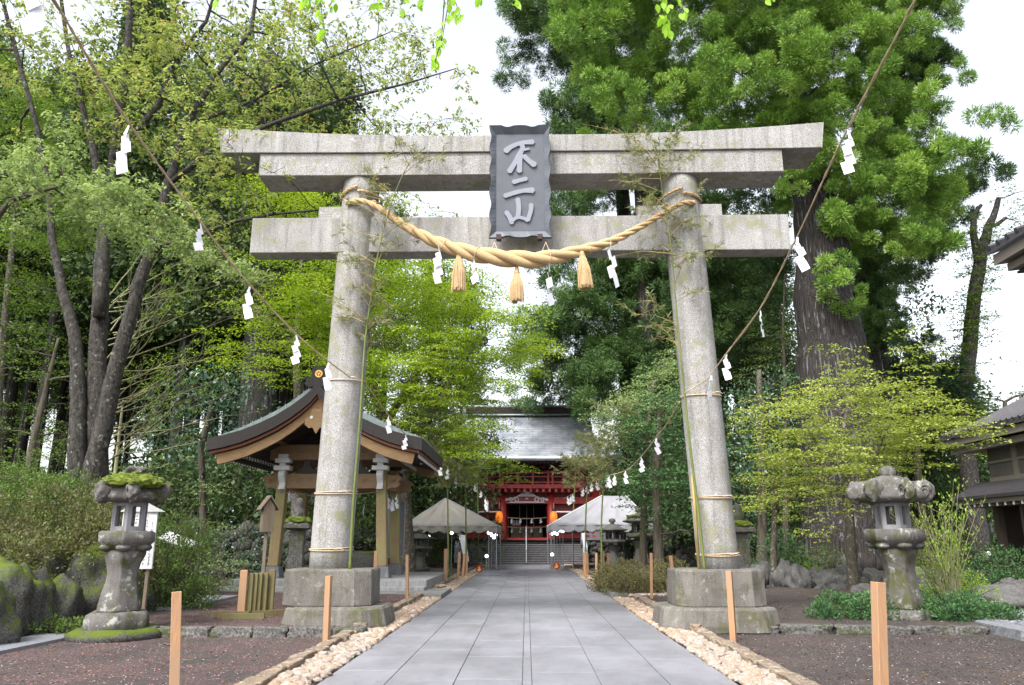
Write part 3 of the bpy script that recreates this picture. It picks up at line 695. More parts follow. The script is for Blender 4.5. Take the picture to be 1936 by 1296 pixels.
inn = [(max(-iw, min(iw, x)), max(i0, min(i1, z))) for x, z in ol]
vs = [(x, .0, z) for x, z in ol]+[(x, -.10, z) for x, z in ol]+[(x*.985, -.115, z) for x, z in ol]+[(x, -.015, z) for x, z in inn]
fs = [tuple(reversed(range(n)))]
for k in range(3): fs += [(k*n+i, (k+1)*n+i, (k+1)*n+(i+1) % n, k*n+(i+1) % n) for i in range(n)]
m.add(vs, fs); m.build('board_frame', M['slate'], pc)
m = MB(); m.box(-iw, iw, -.02, .0, i0, i1); m.build('board_panel', plain('plaque_panel', (.078, .084, .104), .55, .12, 4), pc)
def cp(x, y): # crop pixel to plaque plane
    return ((x-1720)/2.946*pw/117.0, (805-y)/2.946*ph/211.0)
def stroke(m, pts, ws, y0, y1):
    pts = [Vector(cp(*p)) for p in pts]; q = []; 
    for i in range(len(pts)-1):
        a, b3 = pts[i], pts[i+1]; p0 = pts[max(i-1, 0)]; p3 = pts[min(i+2, len(pts)-1)]
        for s in range(6):
            f = s/6; q.append((.5*((2*a)+(b3-p0)*f+(2*p0-5*a+4*b3-p3)*f*f+(3*a-p0-3*b3+p3)*f**3), ws[i]*(1-f)+ws[i+1]*f))
    q.append((pts[-1], ws[-1])); Lf = []; Rt = []; k = pw/117.0/2.946/2
    for i, (p, w) in enumerate(q):
        d = (q[min(i+1, len(q)-1)][0]-q[max(i-1, 0)][0]).normalized(); nrm = Vector((-d.y, d.x)); w = w*1.02; Lf.append(p+nrm*w*k); Rt.append(p-nrm*w*k)
    d0 = (q[0][0]-q[1][0]).normalized()*q[0][1]*k*.6; d1 = (q[-1][0]-q[-2][0]).normalized()*q[-1][1]*k*.6
    out = Lf+[Lf[-1]*.65+Rt[-1]*.35+d1, Lf[-1]*.35+Rt[-1]*.65+d1]+Rt[::-1]+[Rt[0]*.65+Lf[0]*.35+d0, Rt[0]*.35+Lf[0]*.65+d0]
    m.prism([(p.x, p.y) for p in out], y0, y1)
CH = [[([(1640,322),(1672,298),(1725,278),(1792,272)], [34,26,22,30]), ([(1722,285),(1735,305),(1715,345),(1690,390),(1660,438)], [20,26,28,26,30]), ([(1722,340),(1718,380),(1716,438)], [26,28,30]), ([(1735,318),(1770,312)], [14, 12]), ([(1742,352),(1770,380),(1800,402)], [26,26,34])],
      [([(1682,497),(1715,488),(1755,478)], [26,22,24]), ([(1635,573),(1690,556),(1740,545),(1790,543)], [26,24,24,34])],
      [([(1706,590),(1712,640),(1706,695)], [28,26,26]), ([(1643,662),(1662,690),(1674,722)], [26,26,26]), ([(1672,712),(1705,692),(1740,698),(1762,710)], [20,18,18,20]), ([(1780,622),(1778,655),(1762,708)], [26,24,22])]]
for ci, ch in enumerate(CH):
    m = MB()
    for si, (p, w) in enumerate(ch): stroke(m, p, w, -.052-.002*si, -.021)
    o = m.build('character', M['letter'], pc)
for sx_ in (-.44, .40):
    m = MB(); m.box(sx_-.05, sx_+.05, -.16, .02, -.05, .055); m.build('bracket', M['iron'], pc)

# ================================================================ ROPES
def spline(pts, n):
    pts = [Vector(p) for p in pts]; out = []
    for i in range(len(pts)-1):
        a, b2 = pts[i], pts[i+1]; p0 = pts[i-1] if i else a*2-b2; p3 = pts[i+2] if i+2 < len(pts) else b2*2-a
        for s in range(n):
            f = s/n; out.append(.5*((2*a)+(b2-p0)*f+(2*p0-5*a+4*b2-p3)*f*f+(3*a-p0-3*b2+p3)*f**3))
    out.append(pts[-1]); return out
def twisted(name, pts, radfn, strands, pitch, mat, parent=None, n=8, over=1.0):
    """strands wound round a centre line"""
    k = len(pts); m = MB(); ph_ = 0; A = [0]
    for i in range(1, k): ph_ += (pts[i]-pts[i-1]).length/(pitch*radfn((i-.5)/(k-1)))*2*math.pi; A.append(ph_)
    for s in range(strands):
        P = []; Rr = []
        for i, p in enumerate(pts):
            d = (pts[min(i+1, k-1)]-pts[max(i-1, 0)]).normalized(); u = Vector((0, 0, 1)); u = (u-d*u.dot(d)); u = u.normalized() if u.length > .1 else d.orthogonal().normalized(); w = d.cross(u)
            r = radfn(i/(k-1)); a = A[i]+2*math.pi*s/strands; P.append(p+(u*math.cos(a)+w*math.sin(a))*r*.5); Rr.append(r*(.56 if strands < 3 else .52)*over)
        m.tube(P, Rr, n)
    return m.build(name, mat, parent, True)
RYF = 14.72
sp = [at(655, 385, 15.12), at(672, 380, 15.02), at(694, 383, 14.98), at(722, 397, 14.93), at(770, 430, 14.85), at(830, 460, 14.8), at(900, 481, RYF), at(985, 491, RYF), (at(1040, 488, RYF)), at(1100, 474, 14.78), at(1160, 455, 14.82), at(1220, 424, 14.9), at(1262, 399, 14.95), at(1290, 385, 14.99), at(1314, 384, 15.1)]
SW = spline(sp, 26); srad = lambda f: .056+.122*math.exp(-((f-.49)/.19)**2)
shime = thing('straw_rope', (0, TY, 8), 'thick twisted golden straw rope sagging below the plaque between both torii pillars', 'rope')
twisted('rope_body', [p-Vector((0, TY, 8)) for p in SW], srad, 3, 10, M['straw'], shime, 14, over=1.04)
for k, (px_, py_) in enumerate(((684, 379), (1284, 383))):
    c = at(px_, py_, TY); rr = (pil[k][3])*1.06+.03; pts = []
    for s in range(40):
        a = -math.pi/2+2*math.pi*s/39; pts.append(Vector((c.x+rr*math.cos(a), rr*math.sin(a), c.z-8+.02*math.sin(a*3)+(.10 if s > 30 else 0)*(s-30)/9)))
    twisted('pillar_loop', pts, lambda f: .036, 3, 7, M['straw'], shime, 6)
    kb = at(706 if k == 0 else 1258, 386 if k == 0 else 392, 15.0)-Vector((0, TY, 8)); m = MB()
    for q in range(7): m.tube([kb+Vector((math.cos(q)*.09, math.sin(q*2)*.04-.02, math.sin(q)*.045)), kb+Vector((math.cos(q+1.3)*.07, -.06, math.sin(q+1.3)*.05)), kb+Vector((math.cos(q+2.6)*.09, -.01, math.sin(q+2.6)*.045))], .017, 6)
    m.build('knot', M['straw'], shime, True)
for k, f in enumerate((.22, .30, .37, .43, .57, .66, .72, .79)):
    i = int(f*(len(SW)-1)); p = SW[i]-Vector((0, TY, 8)); d = (SW[i+1]-SW[i-1]).normalized(); u = d.orthogonal().normalized(); w = d.cross(u); r = srad(f)*1.06
    m = MB(); m.tube([p+(u*math.cos(a)+w*math.sin(a))*r+d*.03*math.sin(a) for a in np.linspace(0, 6.3, 20)], .007, 4); m.build('binding_cord', M['rope'], shime, True)
for (px_, py_) in ((935, 458), (1032, 458)):
    a = at(px_, py_, 14.84); m = MB()
    for dx in (-.09, .08): m.tube([a-Vector((0, TY, 8)), at(px_, 475, 14.76)+Vector((dx, -.05, -.06))-Vector((0, TY, 8))], .006, 4)
    m.build('hanging_string', M['rope'], shime)
def tassel(px, ytop, ybot, label, tilt=0):
    a, b2 = at(px, ytop, 14.72), at(px, ybot, 14.72); h = a.z-b2.z; t = thing('straw_tassel', a, label, 'tassel', 'straw tassels under the torii rope'); t.rotation_euler = (0, tilt, 0)
    m = MB(); m.lathe([(.025, .10), (.05, .0), (.06, -.05), (.055, -.09)], 14); m.build('tassel_head', M['straw'], t, True)
    rg = random.Random(int(px)); m = MB()
    m.lathe([(.05, -.05), (.085, -h*.4), (.115, -h*.8), (.12, -h*.94)], 16)
    for q in range(150):
        an = rg.uniform(0, 6.28); rr = rg.uniform(.10, .15); r0 = .05; e = -h*rg.uniform(.93, 1.04)
        m.tube([(r0*math.cos(an), r0*math.sin(an), -.06), (rr*.85*math.cos(an), rr*.85*math.sin(an), -h*.5), (rr*math.cos(an), rr*math.sin(an), e)], [.006, .008, .005], 3)
    m.build('fringe', M['tassel'], t, False)
tassel(868, 480, 550, 'straw tassel hanging under the left part of the thick straw rope'); tassel(977, 512, 570, 'straw tassel hanging lowest, under the middle of the thick straw rope'); tassel(1100, 478, 545, 'straw tassel hanging under the right part of the thick straw rope', R(-5))
def shide_mesh(name, h, w, seed, fold=1):
    """one sheet of white paper cut and folded into a lightning shape, hanging from its top"""
    rg = random.Random(seed); vs = []; fs = []; n = 4; th = .003; sl = h*.14
    strips = [((-w*.07, 0), (w*.07, -h*.01), (w*.12*fold+w*.10, -h*.20), (w*.12*fold-w*.12, -h*.17))]
    z = -h*.13; sgn = fold
    for i in range(n):
        ww = w*(.46+.08*i); ph_ = h*(.165+.02*i); xo = sgn*w*.09
        # parallelogram leaning down towards the outer side; its lower edge meets the next fold
        strips.append(((xo-ww*.5*sgn, z), (xo+ww*.5*sgn, z-sl*.7), (xo+ww*.5*sgn, z-sl*.7-ph_*1.15), (xo-ww*.5*sgn, z-ph_*1.15)) if False else
                      ((xo-ww*.62, z-sl*.55), (xo+ww*.30, z), (xo+ww*.62, z-ph_), (xo-ww*.30, z-sl*.55-ph_)))
        z -= ph_*.84; sgn = -sgn
    for i, q in enumerate(strips):
        b = len(vs); y0 = (.010 if i % 2 else -.010)*h/.5; t1 = rg.uniform(-.03, .03)*h
        for k, (x, zz) in enumerate(q): vs.append((x, y0+(t1 if k in (0, 3) else -t1)+rg.uniform(-.004, .004), zz))
        for k in range(4): vs.append((vs[b+k][0], vs[b+k][1]+th, vs[b+k][2]))
        fs += [(b, b+1, b+2, b+3), (b+7, b+6, b+5, b+4)]+[(b+k, b+4+k, b+4+(k+1) % 4, b+(k+1) % 4) for k in range(4)]
    m = MB(); m.add(vs, fs); return m
SHN = 0
def shide(p, h, w, rz, label, group=None, name='paper_streamer'):
    global SHN; SHN += 1
    o = shide_mesh(name, h, w, SHN, 1 if SHN % 2 else -1).build(name, M['paper']); o.location = p; o.rotation_euler = (random.Random(SHN).uniform(-.12, .12), random.Random(SHN+9).uniform(-.1, .1), rz)
    return tag(o, label, 'paper streamer', group)
TG = 'zigzag paper streamers on the thick straw rope'
for px_, yt, hh, rz, lb in ((828, 462, 90, .5, 'white zigzag paper streamer on the straw rope, leftmost of four'), (893, 478, 66, -.9, 'white paper streamer just right of the left straw tassel'), (1036, 500, 92, 1.0, 'twisted white paper streamer right of the middle straw tassel'), (1153, 456, 102, .8, 'white paper streamer on the straw rope right of all tassels')):
    a = at(px_, yt, 14.66); b2 = at(px_, yt+hh, 14.66); shide(a, a.z-b2.z, .26, rz, lb, TG)
def line_rope(name, pts, r, label, n=10, mat=None):
    P = spline(pts, n); o = twisted(name, P, lambda f: r, 2, 9, mat or M['rope'], None, 5); return tag(o, label, 'rope'), P
def nearest_y(P, px):
    best = min(P, key=lambda p: abs(px_of(p)-px)); return best
def px_of(p):
    q = cam.matrix_world.inverted() @ Vector(p); return 968+FPX*q.x/(-q.z)
bpy.context.view_layer.update()
ORD = ['first', 'second', 'third', 'fourth', 'fifth', 'sixth', 'seventh', 'eighth', 'ninth', 'tenth', 'eleventh', 'twelfth']
def hang_on(P, items, lbl, grp, w=.18):
    for i, (px_, hpx, rz) in enumerate(items):
        p = nearest_y(P, px_); dep = p.y*.97+(p.z-EYE)*.245
        shide(p-Vector((0, 0, .02)), hpx*dep/FPX*1.04, w*(1 if hpx > 30 else 1.15), rz, lbl % ORD[i], grp)
_, PA = line_rope('shrine_rope', [at(40, -90, 4.6), at(110, 15, 5.6), at(245, 235, 8), at(390, 435, 10.1), at(473, 540, 11.4), at(560, 632, 12.9), at(622, 684, 14.2), at(662, 714, 15.0)], .017, 'thin brown rope slanting down from the top left corner to the left torii pillar')
hang_on(PA, ((70, 135, .3), (252, 108, .2), (378, 62, 1.0), (474, 72, .2), (563, 62, .3), (624, 58, .2)), 'white zigzag paper streamer, %s from the top on the thin rope left of the torii', 'paper streamers on the left slanting rope')
_, PB = line_rope('shrine_rope', [at(1770, -90, 4.6), at(1720, 20, 5.9), at(1592, 265, 8.3), at(1500, 462, 10.6), at(1436, 585, 12.4), at(1374, 668, 13.8), at(1336, 716, 14.5), at(1292, 745, 15.0)], .017, 'thin brown rope slanting down from the top right to the right torii pillar')
hang_on(PB, ((1602, 100, -.2), (1506, 76, -.3), (1437, 60, 1.2), (1372, 56, -.1), (1342, 46, .9)), 'white zigzag paper streamer, %s from the top on the thin rope right of the torii', 'paper streamers on the right slanting rope')
_, PC = line_rope('shrine_rope', [at(685, 716, 15.1), at(735, 786, 20.5), at(767, 822, 24.2), at(797, 849, 27.5), at(828, 872, 31), at(848, 884, 33)], .018, 'thin rope from the left torii pillar past the pavilion roof to a bamboo pole')
hang_on(PC, ((735, 36, .1), (767, 30, .1), (797, 32, .2), (817, 24, 1.0), (833, 26, .1), (846, 25, .3)), 'small white paper streamer, %s along the rope in front of the pavilion eave', 'paper streamers on the rope past the pavilion')
_, PD = line_rope('shrine_rope', [at(1285, 760, 15.2), at(1262, 800, 18), at(1241, 827, 20.5), at(1212, 864, 24.5), at(1183, 890, 28.5), at(1140, 902, 33)], .018, 'thin rope sagging from the right torii pillar to a bamboo pole before the white tent')
hang_on(PD, ((1241, 34, .1), (1213, 30, .1), (1183, 26, .1), (1163, 22, .2), (1153, 25, .1), (1146, 22, .5)), 'small white paper streamer, %s along the rope down from the right torii pillar', 'paper streamers on the rope before the white tent')
_, PEo = line_rope('shrine_rope', [at(848, 884, 33), at(868, 905, 34.5), at(880, 903, 37), at(900, 918, 41), at(922, 945, 46)], .012, 'thin rope between bamboo poles above the grey tent')
hang_on(PEo, ((862, 16, .1), (883, 18, .1), (897, 15, .5), (908, 13, .1), (917, 26, .1), (921, 24, .8)), 'tiny white paper streamer, %s along the rope above the grey tent', 'paper streamers above the grey tent')
_, PF = line_rope('shrine_rope', [at(1140, 902, 33), at(1120, 912, 35), at(1098, 925, 38), at(1075, 938, 42), at(1066, 943, 45)], .012, 'thin rope between bamboo poles above the white tent')
hang_on(PF, ((1128, 20, .1), (1118, 17, .1), (1110, 16, .5), (1103, 17, .1), (1083, 16, .1), (1078, 18, .4), (1073, 17, .1)), 'tiny white paper streamer, %s along the rope above the white tent', 'paper streamers above the white tent')
# rope ties round the pillars
for k, ys in ((0, (932, 1040, 716)), (1, (940, 1050, 744))):
    bot, top, rb, rt = pil[k]
    for q, y_ in enumerate(ys):
        px_ = [625, 1360][k]; c = at(px_, y_, 15.1); f = (c.z-bot.z)/(top.z-bot.z); ctr = bot.lerp(top, f); r = (rb*(1-f)+rt*f)*1.015+.012
        m = MB()
        for j in range(2 if q < 2 else 1):
            m.tube([(r*math.cos(a), r*math.sin(a), c.z-ctr.z-(ctr.z-ctr.z)+.03*j+.02*math.sin(a+j)) for a in np.linspace(0, 6.2832, 40)], .011, 5)
        m.tube([(r*.35, -r, .01), (r*.62, -r*1.05, .03), (r*.85, -r*.98, -.01)], .010, 5)
        o = m.build('tie_rope', M['rope'], None, True); o.location = ctr.to_tuple()[:2]+(ctr.z+0,)
        tag(o, 'pale cord tied round the %s torii pillar, %s' % (['left', 'right'][k], ['second from the bottom', 'lowest of three', 'topmost of three'][q]), 'tie rope')
# ================================================================ WASHING PAVILION
YF = 26.3; YR = 28.9; ZP = .42; RF = 24.4; RB = 30.6
x_l = at(432, 1100, 25).x; x_r = at(808, 1098, 25).x
plat = tag(MB().box(x_l, x_r, 24.9, 31.2, -.02, ZP).build('stone_platform', M['paving_base'], None, bevel=.015), 'pale granite platform under the washing pavilion', 'platform')
m = MB(); m.box(x_l-.0, x_r+.0, 24.3, 24.88, -.02, .24); tag(m.build('stone_step', M['paving_base'], None, bevel=.01), 'low pale granite step in front of the pavilion platform', 'step')
px0 = Vector(((at(517, 1080, YF).x+at(722, 1080, YF).x)/2, YF, ZP))
pav = thing('wash_pavilion', (px0.x, YF, ZP), 'open timber washing pavilion with curved green copper gable roof behind the left torii pillar', 'pavilion')
hx = (at(722, 1080, YF).x-at(517, 1080, YF).x)/2
def L2(p): return (p[0]-px0.x, p[1]-YF, p[2]-ZP)
zbase = at(517, 1071, YF).z-ZP; ztop = at(540, 878, YF).z-ZP
for (sx_, yy) in ((-1, 0), (1, 0), (-1, YR-YF), (1, YR-YF)):
    m = MB(); m.lathe([(.40, 0), (.36, zbase*.5), (.33, zbase)], 4, (sx_*hx, yy, 0), rot=R(45)); m.build('base_stone', M['bluestone'], pav, bevel=.02)
    m = MB(); lean = -.14*sx_; w = .175
    m.add([(sx_*hx-w, yy-w, zbase), (sx_*hx+w, yy-w, zbase), (sx_*hx+w, yy+w, zbase), (sx_*hx-w, yy+w, zbase), (sx_*hx+lean-w*.92, yy-w, ztop), (sx_*hx+lean+w*.92, yy-w, ztop), (sx_*hx+lean+w*.92, yy+w, ztop), (sx_*hx+lean-w*.92, yy+w, ztop)], [(3,2,1,0),(4,5,6,7),(0,1,5,4),(1,2,6,5),(2,3,7,6),(3,0,4,7)])
    m.build('post', M['post'], pav, bevel=.03)
zb1, zb2 = at(600, 924, YF).z-ZP, at(600, 897, YF).z-ZP
zu1, zu2 = at(600, 870, YF).z-ZP, at(600, 842, YF).z-ZP
nose = [(0, 0), (.16, -.03), (.26, .03), (.42, .02), (.55, .12), (.50, .24), (.60, .36), (.5, .46), (.3, .43), (.1, .5), (0, .5)]
for yy in (0, YR-YF):
    m = MB(); m.box(-hx+.05, hx-.05, yy-.13, yy+.13, zb1, zb2)
    for s in (-1, 1):
        hgt = (zb2-zb1)/.5; m.prism([(s*(hx-.05+x), zb1+z*hgt) for x, z in (nose if s > 0 else nose[::-1])], yy-.10, yy+.10)
    # carved scrolls standing proud of the beam
    if yy == 0:
        for s in (-1, 1):
            for (cx_, cz_, r_) in ((s*hx*.62, (zb1+zb2)/2, .10), (s*hx*.42, (zb1+zb2)/2+.04, .07), (s*(hx+.28), (zb1+zb2)/2, .08)):
                m.tube([(cx_+r_*(1-a/9)*math.cos(a*s), yy-.135, cz_+r_*(1-a/9)*math.sin(a)) for a in np.linspace(0, 7.5, 22)], .014, 5)
    m.build('carved_beam', M['beam'], pav)
    m = MB(); m.box(-hx-.35, hx+.35, yy-.12, yy+.12, zu1, zu2)
    for s in (-1, 1):
        for (cx_, r_) in ((s*hx*.6, .09), (s*hx*.4, .07)): m.tube([(cx_+r_*(1-a/9)*math.cos(a*s), yy-.125, (zu1+zu2)/2+r_*(1-a/9)*math.sin(a)) for a in np.linspace(0, 7.5, 22)], .012, 5)
    m.build('upper_beam', M['beam'], pav)
    m = MB(); # frog-leg struts between the beams
    for s in (-.55, .55, 0):
        m.prism([(s*hx*.9-.42, zb2), (s*hx*.9+.42, zb2), (s*hx*.9+.30, zb2+.10), (s*hx*.9+.12, zb2+.26), (s*hx*.9+.1, zu1), (s*hx*.9-.1, zu1), (s*hx*.9-.12, zb2+.26), (s*hx*.9-.30, zb2+.10)], yy-.06, yy+.06)
    m.build('strut_carving', M['dark_wood'], pav)
for s in (-1, 1):
    m = MB(); m.box(s*(hx-.12)-.11, s*(hx-.12)+.11, .05, YR-YF-.05, zb1+.02, zb2-.02); m.build('side_beam', M['beam'], pav)
    m = MB(); m.box(s*(hx-.02)-.12, s*(hx-.02)+.12, -1.55, YR-YF+1.4, zu2+.003, zu2+.26); m.build('purlin', M['beam'], pav)
    m = MB(); m.box(s*(hx-.02)-.115, s*(hx-.02)+.115, -1.60, -1.553, zu2+.01, zu2+.25); m.build('purlin_end', M['letter'], pav)
    for yy in (0, YR-YF):  # white painted bracket stacks
        X = s*(hx-.14); f = -1 if yy == 0 else 1; m = MB()
        for (w_, z0, z1, d) in ((.16, zu1+.02, zu1+.17, .30), (.24, zu1-.12, zu1+.02, .36), (.10, zu1-.22, zu1-.12, .30), (.26, zu1-.36, zu1-.22, .40)):
            m.box(X-w_, X+w_, min(yy, yy+f*d), max(yy, yy+f*d), z0+.002, z1-.002)
        m.build('bracket_block', M['white'] if f < 0 else M['dark_wood'], pav)
        m = MB(); q = [(yy+f*(.30+.10*math.sin(t*6.5)), zu1-.36-t*.62) for t in np.linspace(0, 1, 12)]
        for i in range(11):
            (ya, za), (yb, zb_) = q[i], q[i+1]; m.add([(X-.10, ya, za), (X+.10, ya, za), (X+.10, yb, zb_), (X-.10, yb, zb_), (X-.10, yy+f*.1, za), (X+.10, yy+f*.1, za), (X+.10, yy+f*.1, zb_), (X-.10, yy+f*.1, zb_)], [(0,1,2,3),(7,6,5,4),(0,3,7,4),(1,5,6,2),(0,4,5,1),(3,2,6,7)])
        m.build('bracket_nose', M['white'] if f < 0 else M['dark_wood'], pav)
# roof: profile traced on the gable plane
prof = [at(x, y, RF) for x, y in ((601, 722), (588, 737), (570, 752), (548, 768), (520, 785), (488, 800), (455, 813), (422, 822), (392, 828))]
rp = [(abs(p.x-prof[0].x), p.z-ZP) for p in prof]
rxc = prof[0].x-px0.x
TH = .40
def roofsheet(name, mat, offt, offb, y0, y1, cut=0, shrink=1.0, taper=False):
    m = MB()
    for s in (-1, 1):
        vs = []; n = len(rp)
        for (x, z) in rp:
            xx = rxc+s*x*shrink; ot = offt*(1-(x/rp[-1][0])**3)+.015 if taper else offt
            for yy in (y0, y1): vs += [(xx, yy, z+ot), (xx, yy, z+offb*(1 if shrink == 1 else 1))]
        fs = []
        for i in range(n-1):
            a = i*4; b2 = a+4; fs += [(a, b2, b2+2, a+2), (a+1, a+3, b2+3, b2+1), (a, a+1, b2+1, b2), (a+2, b2+2, b2+3, a+3)]
        fs += [((n-1)*4, (n-1)*4+1, (n-1)*4+3, (n-1)*4+2)]
        m.add(vs, fs)
    return m.build(name, mat, pav)
ry0, ry1 = RF-YF, RB-YF
roofsheet('roof_edge_layers', M['bark_roof'], -.012, -TH, ry0, ry1)
cs = roofsheet('copper_roof', M['copper'], .22, -.01, ry0+.28, ry1-.28, taper=True)
m = MB()
for i in range(1, len(rp)):
    for f in (0, .5):
        x = rp[i-1][0]*(1-f)+rp[i][0]*f; z = rp[i-1][1]*(1-f)+rp[i][1]*f
        for s in (-1, 1): m.box(rxc+s*x-.02, rxc+s*x+.02, ry0+.265, ry1-.27, z-.0, z+.22*(1-(x/rp[-1][0])**3)+.04)
m.build('roof_seams', M['copper'], pav)
roofsheet('red_eave_board', M['red_edge'], -TH-.003, -TH-.09, ry0+.10, ry1-.10, shrink=.975)
# bargeboards front and back
for (ya, yb) in ((ry0+.20, ry0+.30), (ry1-.30, ry1-.20)):
    m = MB()
    for s in (-1, 1):
        vs = []; n = len(rp)
        for i, (x, z) in enumerate(rp):
            xx = rxc+s*x*.93; zt = z-TH-.09-.01*(1-x/4); d = .29+.04*i/n
            if i == n-1: xx -= s*.0
            vs += [(xx, ya, zt), (xx-(s*.08 if i == n-1 else 0), ya, zt-d), (xx, yb, zt), (xx-(s*.08 if i == n-1 else 0), yb, zt-d)]
        fs = []
        for i in range(n-1):
            a = i*4; b2 = a+4; fs += [(a, b2, b2+1, a+1), (a+2, a+3, b2+3, b2+2), (a, a+2, b2+2, b2), (a+1, b2+1, b2+3, a+3)]
        fs += [((n-1)*4, (n-1)*4+2, (n-1)*4+3, (n-1)*4+1)]; m.add(vs, fs)
    m.build('bargeboard', M['barge'], pav)
m = MB(); z0 = rp[0][1]-TH-.45
m.prism([(rxc+x, z0-z) for x, z in ((-.16, 0), (.16, 0), (.2, .25), (.34, .32), (.38, .5), (.24, .62), (.12, .6), (0, .8), (-.12, .6), (-.24, .62), (-.38, .5), (-.34, .32), (-.2, .25))], ry0+.12, ry0+.19); m.build('gable_pendant', M['barge'], pav)
m = MB(); m.lathe([(.05, 0), (.05, .03)], 12); o = m.build('pendant_stud', M['white'], pav); o.rotation_euler = (R(90), 0, 0); o.location = (rxc-.16, ry0+.12, z0-.28)
RM = {-1: MB(), 1: MB()}; WM = {(s, f): MB() for s in (-1, 1) for f in (.957, .72)}
y = ry0+.45
while y < ry1-.4:
    for s in (-1, 1):
        for i in range(2, len(rp)-1):
            (xa, za), (xb, zb_) = rp[i], rp[i+1]; xb2 = xb*(.955 if i == len(rp)-2 else .975); xa *= .975
            RM[s].add([(rxc+s*xa, y-.04, za-TH-.10), (rxc+s*xa, y+.04, za-TH-.10), (rxc+s*xb2, y+.04, zb_-TH-.10), (rxc+s*xb2, y-.04, zb_-TH-.10), (rxc+s*xa, y-.04, za-TH-.19), (rxc+s*xa, y+.04, za-TH-.19), (rxc+s*xb2, y+.04, zb_-TH-.19), (rxc+s*xb2, y-.04, zb_-TH-.19)], [(0,1,2,3),(7,6,5,4),(0,3,7,4),(1,5,6,2),(2,6,7,3)])
        for fx in (.957, .72):
            x_ = rp[-1][0]*fx; z_ = rp[-1][1]-TH-.19+(0 if fx > .9 else .02); WM[s, fx].box(rxc+s*x_-.015, rxc+s*x_+.02, y-.045, y+.045, z_-.01, z_+.10)
    y += .27
for q_ in RM.values(): q_.build('rafters', M['dark_wood'], pav)
for q_ in WM.values(): q_.build('rafter_tips', M['white'], pav)
m = MB(); m.box(rxc-.19, rxc+.19, ry0+.25, ry1-.1, rp[0][1]-.12, rp[0][1]+.26); m.box(rxc-.27, rxc+.27, ry0+.22, ry1-.08, rp[0][1]+.262, rp[0][1]+.32); m.build('ridge', M['copper'], pav, bevel=.02)
m = MB(); m.prism([(rxc+x, rp[0][1]-.15+z) for x, z in ((-.34, 0), (.34, 0), (.46, .12), (.36, .2), (.30, .14), (.24, .3), (.22, .58), (.1, .66), (-.1, .66), (-.22, .58), (-.24, .3), (-.30, .14), (-.36, .2), (-.46, .12))], ry0+.06, ry0+.22)
for s in (-1, 1):
    m.tube([(rxc+s*(.36+.11*(1-a/8)*math.cos(a)), ry0+.14, rp[0][1]+.10+.11*(1-a/8)*math.sin(a)) for a in np.linspace(0, 6.5, 18)], .035, 6)
m.build('ridge_end_tile', M['bark_roof'], pav)
m = MB(); m.lathe([(.12, 0), (.12, .02)], 20); o = m.build('gold_crest', M['gold'], pav); o.rotation_euler = (R(90), 0, 0); o.location = (rxc, ry0+.06, rp[0][1]+.27)
m = MB()
for k in range(5): m.lathe([(.028, .021), (.028, .026)], 8, (.055*math.cos(k*1.2566+.3), .055*math.sin(k*1.2566+.3), 0))
o = m.build('crest_petals', M['iron'], pav); o.rotation_euler = (R(90), 0, 0); o.location = (rxc, ry0+.06, rp[0][1]+.27)
# rope and streamers inside, basin, notice board
PGX = px0.x
for (ya, nm) in ((YF-.25, 'front'), (YR+.2, 'back')):
    line_rope('shrine_rope', [Vector((PGX-hx+.1, ya, ZP+zb1-.12)), Vector((PGX, ya, ZP+zb1-.28)), Vector((PGX+hx-.1, ya, ZP+zb1-.12))], .014, 'thin rope strung across the %s of the washing pavilion' % nm, mat=M['oldwood'])
def pvs(pxs, Y, hpx, grp, lbl):
    for i, (px_, py_) in enumerate(pxs): p = at(px_, py_, Y); shide(p, hpx*Y/FPX, .22, .4*i, lbl % ORD[i], grp)
pvs(((548, 922), (557, 932), (573, 935), (591, 925), (671, 925), (690, 948)), YR+.2, 30, 'streamers inside the pavilion', 'white paper streamer hanging inside the washing pavilion, %s from the left')
pvs(((725, 925), (733, 935), (742, 940), (750, 935)), 27.4, 30, 'streamers on the right of the pavilion', 'white paper streamer on the right side of the washing pavilion, %s from the left')
bs = thing('stone_basin', (PGX+.5, 27.8, ZP), 'dark mossy stone water basin inside the washing pavilion', 'water basin')
m = MB(); m.lathe([(1.0, 0), (1.08, .3), (1.05, .75), (.95, .82), (.85, .8), (.8, .6), (.05, .55)], 48, sides=4, rnd=.5, rot=R(45), nz=.03, sx=1.15, sy=.6); m.build('basin', M['rock_moss'], bs, True)
m = MB(); m.add([(-.95, -.45, .74), (.95, -.45, .74), (.95, .45, .74), (-.95, .45, .74)], [(0, 1, 2, 3)]); m.build('water', plain('still_water', (.02, .03, .025), .05, 0, 1, 0, 0), bs)
nbp = at(735, 1070, 29.6); nb = thing('notice_board', (nbp.x, nbp.y, ZP), 'glass fronted notice board on red legs beside the right pavilion posts', 'notice board')
wz = at(735, 950, 29.6).z-ZP; wy = at(735, 1052, 29.6).z-ZP
m = MB(); m.box(-.42, .5, -.03, .03, wy, wz, bev=.01); m.build('board', M['glassboard'], nb)
m = MB(); m.box(-.46, -.422, -.05, .05, wy-.04, wz+.04); m.box(.502, .54, -.05, .05, wy-.04, wz+.04); m.box(-.422, .502, -.05, .05, wz+.002, wz+.04); m.box(-.422, .502, -.05, .05, wy-.04, wy-.002); m.build('frame', M['pipe'], nb)
for s in (-.3, .34): m = MB(); m.box(s-.06, s+.06, -.06, .06, 0, wy-.042); m.build('leg', plain('red_leg_paint', (.5, .06, .02), .5) if s < 0 else bpy.data.materials['red_leg_paint'], nb)

